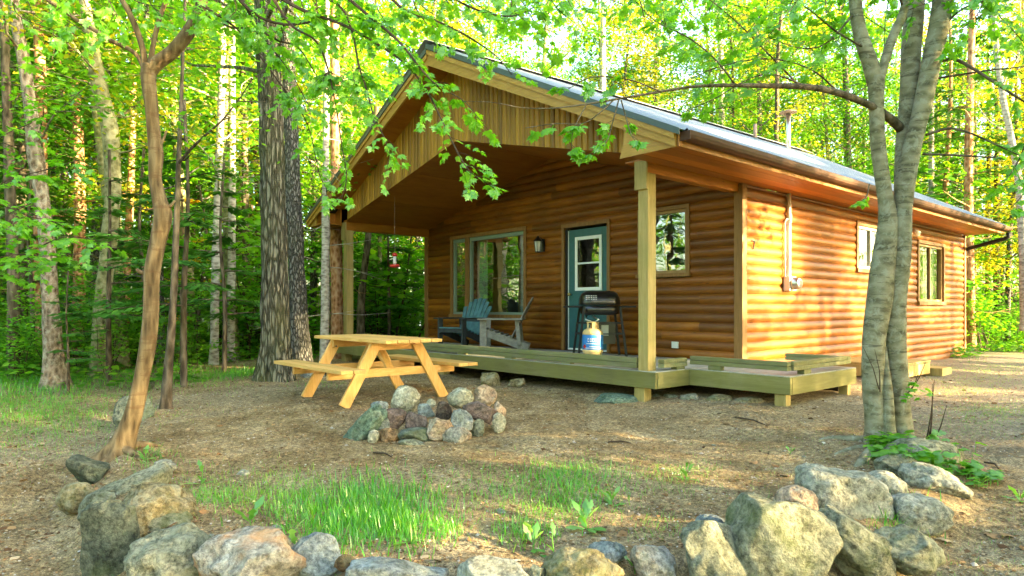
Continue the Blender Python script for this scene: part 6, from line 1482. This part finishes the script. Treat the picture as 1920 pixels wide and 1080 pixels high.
for lab, u0, v0, u1, v1, mt, sd_, kw in B: boulder(lab, u0, v0, u1, v1, mt, sd_ * 7 + 1, **kw)
# stones under the deck
for i, (u0, v0, u1, v1, mt, t_, lab) in enumerate(((1112, 738, 1200, 758, 'rock_teal', 7.7, 'flat green stone under the deck just left of the porch post pier'), (1222, 739, 1240, 757, 'rock_pale', 7.9, 'narrow stone tight beside the porch post pier under the deck'), (1237, 739, 1275, 758, 'rock_grey', 7.8, 'dark smooth stone, first of the row under the side deck'),
                                                  (1274, 736, 1318, 760, 'rock_pale', 7.6, 'pale peaked stone, second of the row under the side deck'), (1320, 740, 1376, 760, 'rock_tan', 7.45, 'mossy tan stone, third of the row under the side deck'), (1378, 745, 1443, 763, 'rock_tan', 7.3, 'long low stone, last of the row under the side deck'))):
    boulder(lab, u0, v0, u1, v1, mt, 200 + i * 3, t=t_, cuts=4, name='deck_stone', group='stones under the deck', sub=4)
for i, (u0, v0, u1, v1, mt, t_, lab) in enumerate(((897, 697, 938, 733, 'rock_tan', 9.0, 'squared stone block carrying the deck behind the fire ring'), (948, 706, 986, 735, 'rock_tan', 8.95, 'rough wedge stone propping the deck right of the squared block'))):
    boulder(lab, u0, v0, u1, v1, mt, 230 + i * 3, t=t_, cuts=5, name='deck_stone', group='stones under the deck', boxy=.75, sub=4)
# fire ring
FR = [('large green slate slab leaning at the left end of the fire ring', 630, 777, 738, 820, 'rock_teal', 5.95, dict(roll=-.80, depth=.35, boxy=.7, cuts=5)),
      ('round speckled boulder standing on the back of the fire ring', 733, 720, 789, 770, 'rock_white', 6.6, dict(cuts=2, rough=.12)),
      ('maroon block, left of the two on top of the front wall', 722, 760, 766, 804, 'rock_maroon', 6.05, dict(boxy=.7, cuts=5)),
      ('maroon block, right of the two on top of the front wall', 759, 766, 806, 804, 'rock_maroon', 6.05, dict(boxy=.6, cuts=6, roll=.15)),
      ('grey wedge stone tucked beside the green slab', 697, 778, 732, 808, 'rock_blue', 6.0, dict(boxy=.4, cuts=6)),
      ('small white speckled stone low beside the green slab', 690, 804, 712, 832, 'rock_white', 5.85, dict(cuts=5)),
      ('brown square stone low in the front of the ring', 712, 800, 750, 834, 'rock_brown', 5.9, dict(boxy=.5, cuts=5)),
      ('flat dark layered stone low in the middle of the front', 748, 800, 818, 828, 'rock_dark', 5.9, dict(boxy=.3, cuts=6)),
      ('flat slab lying on the soil at the front of the ring', 742, 822, 796, 843, 'rock_grey', 5.8, dict(boxy=.3, cuts=6)),
      ('round tan stone in the middle of the front wall', 798, 778, 850, 822, 'rock_pink', 5.9, dict(cuts=5, boxy=.3)),
      ('blue-white stone on the right of the front wall', 845, 763, 888, 807, 'rock_blue', 5.95, dict(boxy=.5, cuts=6)),
      ('rust-stained stone low at the right of the front', 830, 798, 884, 835, 'rock_rust', 5.85, dict(cuts=5)),
      ('charred black block inside the ring', 813, 749, 848, 785, 'rock_black', 6.2, dict(boxy=.6, cuts=6)),
      ('blue slate slab lying inside the ring', 782, 753, 818, 780, 'rock_blue', 6.3, dict(boxy=.6, cuts=5)),
      ('round lichen-green stone at the back right of the ring', 840, 725, 887, 762, 'rock_white', 6.6, dict(cuts=3)),
      ('pinkish stone, highest at the back right of the ring', 887, 720, 930, 758, 'rock_pink', 6.7, dict(cuts=4)),
      ('large dark slab bridging the right side of the ring', 856, 748, 942, 784, 'rock_maroon', 6.15, dict(boxy=.6, cuts=6, roll=.32)),
      ('white stone at the right foot of the ring', 921, 772, 948, 808, 'rock_white', 6.1, dict(cuts=5)),
      ('beige stone behind the dark bridging slab', 924, 752, 948, 786, 'rock_pink', 6.35, dict(cuts=4)),
      ('grey stone in the gap under the dark bridging slab', 882, 783, 910, 818, 'rock_grey', 6.0, dict(boxy=.4, cuts=5)),
      ('small whitish stone on the rim behind the charred block', 799, 747, 817, 762, 'rock_white', 6.5, dict(cuts=3)),
      ('small grey stone on the rim above the green slab', 696, 750, 728, 770, 'rock_blue', 6.2, dict(cuts=4))]
for i, (lab, u0, v0, u1, v1, mt, t_, kw) in enumerate(FR): boulder(lab, u0, v0 + (v1 - v0) * .06, u1, v1 + 2, mt, 301 + i * 5, t=t_, name='fire_ring_stone', group='stones of the fire ring', sub=4, sink=.06, **kw)
# pebbles lying singly on the bare ground
for i, (u, v, r_) in enumerate(((1338, 835, .018), (455, 888, .05), (1508, 857, .016), (880, 640 + 260, .012), (940, 960, .03), (1120, 930, .02), (520, 990, .03), (395, 1005, .02))):
    p = GP(u, v); rock('pebble', ['small grey pebble on the bare ground right of centre', 'flat pale stone sunk in the soil left of the grass', 'small dark pebble near the maple roots', 'tiny pebble below the fire ring', 'brown stone in the soil right of the tall grass', 'buff pebble among the right-hand weeds', 'pale pebble behind the lower left boulders', 'white pebble behind the cracked boulder'][i], p, (r_ * 1.5, r_, r_ * .6), 'rock_pale', 400 + i, 3, .05, sub=3)

# ================================================================== GROUND COVER
g_ = np.random.default_rng(12)
def gpx(u, v):
    return GP(u, v)
# litter flakes and gravel, dense near the camera
def scatter(n, seed, t0=2.6, t1=13, pw=1.0, u0=-60, u1=1980):
    g2 = np.random.default_rng(seed); u = g2.uniform(u0, u1, n); t_ = t0 + (t1 - t0) * g2.uniform(0, 1, n) ** pw
    r = (u - 960) / FPX; x = CAM[0] + (_s + r * _c) * t_; y = CAM[1] + (_c - r * _s) * t_
    ok = ~((x > -7.8) & (x < .15) & (y > -2.0) & (y < 10)) & ~((x > 0) & (x < 1.4) & (y > -1.4) & (y < .3)); x, y = x[ok], y[ok]
    return x, y, gz(x, y), g2, t_[ok]
x, y, z, g2, t_ = scatter(46000, 41, pw=1.15); n = len(x)
f, nr = leaf_dirs(g2, n, .35, 0.0); f[:, 2] *= .3
TC = (np.array([(0, 0, 0), (.32, .5, .08), (0, 1, .05), (-.32, .5, .1)]), np.array([(0, 1, 3), (1, 2, 3)]))
V, F, A = foliage(TC, np.stack([x, y, z + .004], 1), g2.uniform(.008, .030, n) * (1 + .6 * (g2.uniform(0, 1, n) > .95)), f, nr, np.clip(g2.normal(.45, .25, n), 0, 1))
tag(np_mesh('leaf_litter', V, F, A, M['litter']), 'dry brown leaf bits strewn over the bare ground', kind='stuff')
x, y, z, g2, t_ = scatter(1700, 44, t1=10, pw=.8); k_ = (g2.uniform(0, 1, len(x)) < np.where(gz(x, y) < -.56, .95, .22)); x, y, z = x[k_], y[k_], z[k_]; n = len(x); f, nr = leaf_dirs(g2, n, .4, 0.0); f[:, 2] *= .3
V, F, A = foliage(TLB, np.stack([x, y, z + .008], 1), g2.uniform(.025, .06, n), f, nr, np.clip(g2.normal(.42, .22, n), 0, 1)); tag(np_mesh('dead_leaves', V, F, A, M['litter']), 'last autumn\'s brown leaves scattered over the bare soil', kind='stuff')
x, y, z, g2, t_ = scatter(16000, 42, pw=1.1); n = len(x)
OV = np.array([(1, 0, 0), (0, 1, 0), (-1, 0, 0), (0, -1, 0), (.1, 0, .7), (0, 0, -.5)]); OT = np.array([(0, 1, 4), (1, 2, 4), (2, 3, 4), (3, 0, 4)])
f, nr = leaf_dirs(g2, n, .2, 0.0); f[:, 2] = 0
V, F, A = foliage((OV, OT), np.stack([x, y, z], 1), g2.uniform(.003, .010, n) * (1 + 1.2 * (g2.uniform(0, 1, n) > .97)), f, nr, g2.uniform(0, 1, n))
tag(np_mesh('gravel', V, F, A, M['pebble']), 'fine gravel strewn over the bare ground', kind='stuff')
# needles: short thin straws
x, y, z, g2, t_ = scatter(16000, 43, t1=9, pw=1.0); n = len(x); f, nr = leaf_dirs(g2, n, .2, 0.0); f[:, 2] *= .2
TN = (np.array([(-.03, 0, 0), (.03, 0, 0), (0.02, 1, .06)]), np.array([(0, 1, 2)]))
V, F, A = foliage(TN, np.stack([x, y, z + .004], 1), g2.uniform(.03, .07, n), f, nr, g2.uniform(.2, .8, n)); tag(np_mesh('fallen_needles', V, F, A, M['litter']), 'fallen needles and straws on the bare ground', kind='stuff')
# grass
GP_, GS, GF, GN, GA = [], [], [], [], []
def grass_patch(u, v, ru, rv, n, h, val=.5, seed=0, lean=.42):
    g2 = np.random.default_rng(seed + int(u) * 7 + int(v)); c = GP(u, v); t0 = (c - Vector(CAM)).dot(Vector((_s, _c, 0)))
    uu = u + g2.normal(0, .5, n) * ru; vv = v + g2.normal(0, .5, n) * rv; base = max(.9, CAM[2] - c.z)
    tt = base * FPX / np.clip(vv - HY, 20, 1e9); r = (uu - 960) / FPX; x = CAM[0] + (_s + r * _c) * tt; y = CAM[1] + (_c - r * _s) * tt; z = gz(x, y)
    k = g2.uniform(0, 1, n); hh = h * g2.uniform(.45, 1.2, n)
    az = g2.uniform(0, 6.28, n); ln = np.abs(g2.normal(0, lean, n)); f = np.stack([np.cos(az) * ln, np.sin(az) * ln, np.ones(n)], 1); nr = np.stack([np.cos(az), np.sin(az), g2.normal(0, .2, n)], 1)
    GP_.append(np.stack([x, y, z - .004], 1)); GS.append(hh * .72); GF.append(f); GN.append(nr); GA.append(np.clip(val + g2.normal(0, .18, n), 0, 1))
patches = [(700, 970, 150, 60, 1500, .13, .35), (650, 985, 100, 40, 800, .13, .3), (620, 1000, 170, 40, 500, .07, .55), (745, 985, 70, 30, 600, .12, .3), (690, 940, 120, 40, 900, .14, .35), (890, 925, 120, 36, 380, .08, .55), (410, 935, 60, 20, 400, .08, .5), (560, 950, 90, 40, 700, .09, .5), (1010, 905, 130, 34, 650, .09, .5), (1080, 930, 90, 36, 550, .11, .45), (1060, 890, 60, 20, 200, .11, .45), (1040, 960, 140, 30, 700, .07, .55), (980, 1000, 60, 24, 350, .10, .5),
           (540, 925, 110, 36, 900, .07, .85), (430, 930, 120, 36, 900, .06, .7), (480, 900, 160, 30, 500, .06, .8), (1120, 895, 120, 24, 600, .07, .6), (1260, 900, 90, 26, 400, .06, .6), (1300, 880, 60, 20, 200, .06, .6), (1160, 870, 140, 22, 260, .05, .7), (830, 990, 40, 26, 300, .09, .5), (1230, 990, 60, 30, 160, .06, .6),  # yellow sun patch put into the blade tone of the left patches
           (50, 800, 190, 50, 2600, .07, .6), (130, 775, 140, 26, 1300, .09, .5), (30, 760, 130, 30, 2400, .10, .45), (200, 740, 150, 22, 800, .08, .6), (40, 725, 150, 18, 1400, .16, .4), (120, 716, 160, 12, 1200, .16, .4), (240, 700, 200, 14, 1200, .14, .5), (390, 706, 120, 12, 1300, .14, .5), (460, 700, 60, 10, 700, .16, .4), (370, 720, 120, 16, 800, .08, .7),
           (80, 850, 160, 50, 420, .05, .7), (330, 775, 90, 26, 300, .05, .8), (275, 855, 60, 20, 260, .08, .4), (290, 905, 70, 26, 260, .06, .6), (1870, 770, 130, 22, 1800, .045, .6), (1830, 800, 150, 20, 900, .04, .6), (1860, 690, 150, 12, 2200, .05, .6), (1780, 735, 120, 12, 700, .05, .8), (1850, 715, 130, 14, 1200, .05, .9), (1560, 815, 120, 16, 260, .035, .8),
           (1440, 840, 160, 30, 260, .035, .8), (1480, 900, 160, 50, 300, .035, .8), (1690, 965, 60, 30, 120, .14, .4), (1660, 1000, 40, 30, 140, .10, .5), (1700, 1060, 160, 20, 200, .05, .6), (1860, 1000, 120, 70, 200, .04, .6), (450, 1030, 300, 40, 200, .06, .6), (560, 1075, 90, 14, 120, .10, .5),
           (1500, 940, 120, 30, 160, .05, .6), (760, 905, 300, 40, 500, .04, .8), (600, 890, 300, 30, 300, .04, .8), (600, 720, 60, 8, 200, .08, .6), (950, 745, 400, 16, 120, .04, .8)]
for i, (u, v, ru, rv, n, h, vl) in enumerate(patches): grass_patch(u, v, ru, rv, n, h, vl, i)
rgx = np.random.default_rng(4)
GA = [np.where(rgx.uniform(0, 1, len(a)) < .08, 1.0, a) for a in GA]
TG = (np.array([(-.035, 0, 0), (.035, 0, 0), (-.026, .45, .06), (.026, .45, .06), (0, 1, .26)]), np.array([(0, 1, 3), (0, 3, 2), (2, 3, 4)]))
V, F, A = foliage(TG, np.vstack(GP_), np.concatenate(GS), np.vstack(GF), np.vstack(GN), np.concatenate(GA))
tag(np_mesh('grass', V, F, A, M['grass']), 'tufts of fresh green grass over the clearing and its edges', kind='stuff')
# woodland ground cover: low leaves under the trees
xs, ys, ns = [], [], 0
g2 = np.random.default_rng(77)
n = 52000; u = np.concatenate([g2.uniform(-120, 800, int(n * .72)), g2.uniform(1740, 2050, n - int(n * .72))]); t_ = np.concatenate([g2.uniform(9.5, 34, int(n * .72)), g2.uniform(16.5, 34, n - int(n * .72))])
r = (u - 960) / FPX; x = CAM[0] + (_s + r * _c) * t_; y = CAM[1] + (_c - r * _s) * t_
cl = np.sin(x * 1.1 + 2 * np.sin(y * .7)) * np.cos(y * .9 + x * .3) + g2.normal(0, .35, n)
ok = (cl > -.15) & ~((x > -8.6) & (x < 3.5) & (y > -5.2) & (y < 12)) & ((t_ > 12.5) | (cl > .35)); x, y = x[ok], y[ok]; n = len(x); f, nr = leaf_dirs(g2, n, .35, .1)
V, F, A = foliage(TLB, np.stack([x, y, gz(x, y) + g2.uniform(.02, .30, n) ** 1.0 * np.clip(cl[ok] + .5, .2, 1)], 1), g2.uniform(.05, .12, n), f, nr, g2.uniform(0, 1, n))
tag(np_mesh('ground_cover', V, F, A, M['under']), 'low leafy ground cover on the forest floor', kind='stuff')
# broad-leaved weeds, each a rosette or a leafy stalk
def weed(label, u, v, h, n=7, leaf=.07, seed=0, mat='weed', flat_=.5):
    p = GP(u, v); o = thing('weed', label, 'weed', p); rn = random.Random(seed); mb = MB(); Lv = Leaves(seed)
    for i in range(n):
        az = i * 2.4 + rn.uniform(-.3, .3); c_ = Vector((math.cos(az), math.sin(az), 0)); ff = rn.random() < flat_
        base = p + Vector((0, 0, .004 if ff else h * rn.uniform(.1, .8))); f = c_ + Vector((0, 0, .25 if ff else 1.2))
        Lv.raw(np.array([tuple(base + c_ * .008)]), np.array([leaf * rn.uniform(.7, 1.3)]), np.array([tuple(f)]), np.array([[-c_.x * .3 + rn.gauss(0, .15), -c_.y * .3, 1]]), np.array([rn.uniform(.3, .9)]))
    mb.tube([p - Vector((0, 0, .01)), p + Vector((rn.gauss(0, .01), rn.gauss(0, .01), h))], [.004, .002], 5); mb.build('stem', M['weed'], o)
    TW = (np.array([(0, 0, 0), (.13, .25, -.02), (.09, .42, 0), (.19, .62, -.03), (0, 1, -.10), (-.19, .62, -.03), (-.09, .42, 0), (-.13, .25, -.02), (0, .5, .03)]), np.array([(i, (i + 1) % 8, 8) for i in range(8)]))
    Lv.build('leaf_cluster', M[mat], o, TW, tuple(p)); return o
WD = [('jagged-leaved dandelion rosette right of the grass tufts', 1100, 992, .10, 10, .13, .5), ('pale dandelion plant behind the jagged rosette', 1148, 950, .10, 8, .10, .4), ('upright weed with oval leaves behind the bottom boulders', 1040, 1052, .16, 8, .09, .5), ('two-leaved broad sprout at the back of the cracked boulder', 470, 985, .08, 4, .13, .0),
      ('spindly weed with drooping leaves left of the sunny grass', 378, 908, .14, 6, .10, .5), ('tall weed leaning over the lower left boulders', 548, 1055, .22, 10, .10, .3), ('leafy weed standing right of the bare centre', 1287, 900, .12, 12, .07, .4), ('weed at the bottom edge beside the cracked boulder', 490, 1078, .06, 8, .10, .6),
      ('small weed beside the tall grass', 596, 1018, .10, 6, .08, .4), ('pale weed in front of the tall grass patch', 765, 1018, .12, 6, .09, .5), ('tuft weed near the left boulders', 272, 862, .06, 8, .08, .1), ('low weed right of the leafy patch', 1835, 912, .06, 9, .08, .7), ('weed with round leaves at the right edge', 1912, 940, .08, 9, .09, .6),
      ('weed sprig between the faceted and brown stones', 1190, 1075, .06, 6, .07, .5), ('single sprig on the bare ground at right', 1482, 850, .05, 5, .05, .5), ('upright blade-leaved weed in the middle foreground', 1000, 1030, .12, 6, .10, .1)]
for i, (lab, u, v, h, n, lf, fl) in enumerate(WD): weed(lab, u, v, h, n, lf, 600 + i, flat_=fl)
# the leafy patch at the foot of the twin maple
def leafpatch(name, label, pts, n, seed, size=.05, mat='weed', hz=.10):
    p0 = GP(*pts[0][:2]); o = thing(name, label, 'plant', p0); Lv = Leaves(seed); mb = MB(); rn = random.Random(seed)
    for (u, v, ru, rv) in pts:
        for k in range(n):
            p = GP(u + rn.gauss(0, .5) * ru, v + rn.gauss(0, .5) * rv); h = rn.uniform(.03, hz)
            az = rn.uniform(0, 6.28); f = (math.cos(az), math.sin(az), -.2); mb.tube([p, p + Vector((0, 0, h))], [.0025, .0015], 3)
            Lv.raw(np.array([tuple(p + Vector((0, 0, h)))]), np.array([size * rn.uniform(.7, 1.3)]), np.array([f]), np.array([[rn.gauss(0, .25), rn.gauss(0, .25), 1]]), np.array([rn.uniform(.1, .8)]))
    mb.build('stem', M['weed'], o); Lv.build('leaf_cluster', M[mat], o, TLB, tuple(p0)); return o
leafpatch('leafy_plant', 'dense mound of heart-shaped leaves at the foot of the twin maple', [(1705, 858, 70, 18), (1738, 872, 60, 18), (1670, 846, 40, 12)], 90, 5, .07, 'under', .13)
leafpatch('leafy_plant', 'smaller leafy mound beside the pitted grey boulder', [(1800, 886, 40, 10), (1850, 905, 36, 12)], 28, 6, .07, 'under', .09)
leafpatch('leafy_plant', 'green plants at the rear corner of the cabin wall', [(1812, 672, 30, 8), (1795, 668, 24, 6)], 60, 8, .09, 'under', .22)
# fallen sticks and old maple leaves
for i, (a, b_, lab) in enumerate((((1140, 830), (1182, 832), 'short bent stick on the bare ground right of the fire ring'), ((1378, 783), (1440, 800), 'long thin stick on the ground before the side deck'), ((1846, 868), (1872, 880), 'thin stick on the soil at the right edge'), ((1500, 735), (1580, 722), 'dead branch lying under the side deck'), ((700, 850), (735, 858), 'little twig on the soil under the fire ring'))):
    p, q_ = GP(*a), GP(*b_); m_ = (p + q_) / 2 + Vector((.02, .01, .02)); mb = MB(); mb.tube([p + Vector((0, 0, .006)), m_, q_ + Vector((0, 0, .006))], [.007, .008, .004], 6); o = mb.build('stick', M['twig'], loc=p); tag(o, lab, 'stick')
Lv = []
for i, (u, v, lab) in enumerate(((1768, 1012, 'pale fallen maple leaf at the lower right'), (1850, 1005, 'brown fallen maple leaf near the lower right corner'), (1880, 1003, 'curled brown leaf right of the brown fallen leaf'), (868, 1062, 'dry leaf at the bottom between flat stones'), (1410, 870, 'small dry leaf on the bare ground at right'))):
    p = GP(u, v); rn = random.Random(i); az = rn.uniform(0, 6.28); V, F, A = foliage(TM, np.array([(0, 0, .012)]), np.array([.075]), np.array([[math.cos(az), math.sin(az), .05]]), np.array([[.15, .1, 1]]), np.array([.85 if i == 0 else .5]))
    o = np_mesh('fallen_leaf', V, F, A, M['litter']); o.location = p; tag(o, lab, 'leaf', 'fallen maple leaves')
# log and board lying by the massive trunk
p, q_ = GP(612, 706), GP(720, 690); mb = MB(); mb.tube([p + Vector((0, 0, .06)), (p + q_) / 2 + Vector((0, 0, .07)), q_ + Vector((0, 0, .06))], [.07, .075, .065], 12); tag(mb.build('fallen_log', M['bark_dark'], loc=p, smooth=True), 'grey log lying on the ground behind the picnic table', 'log')
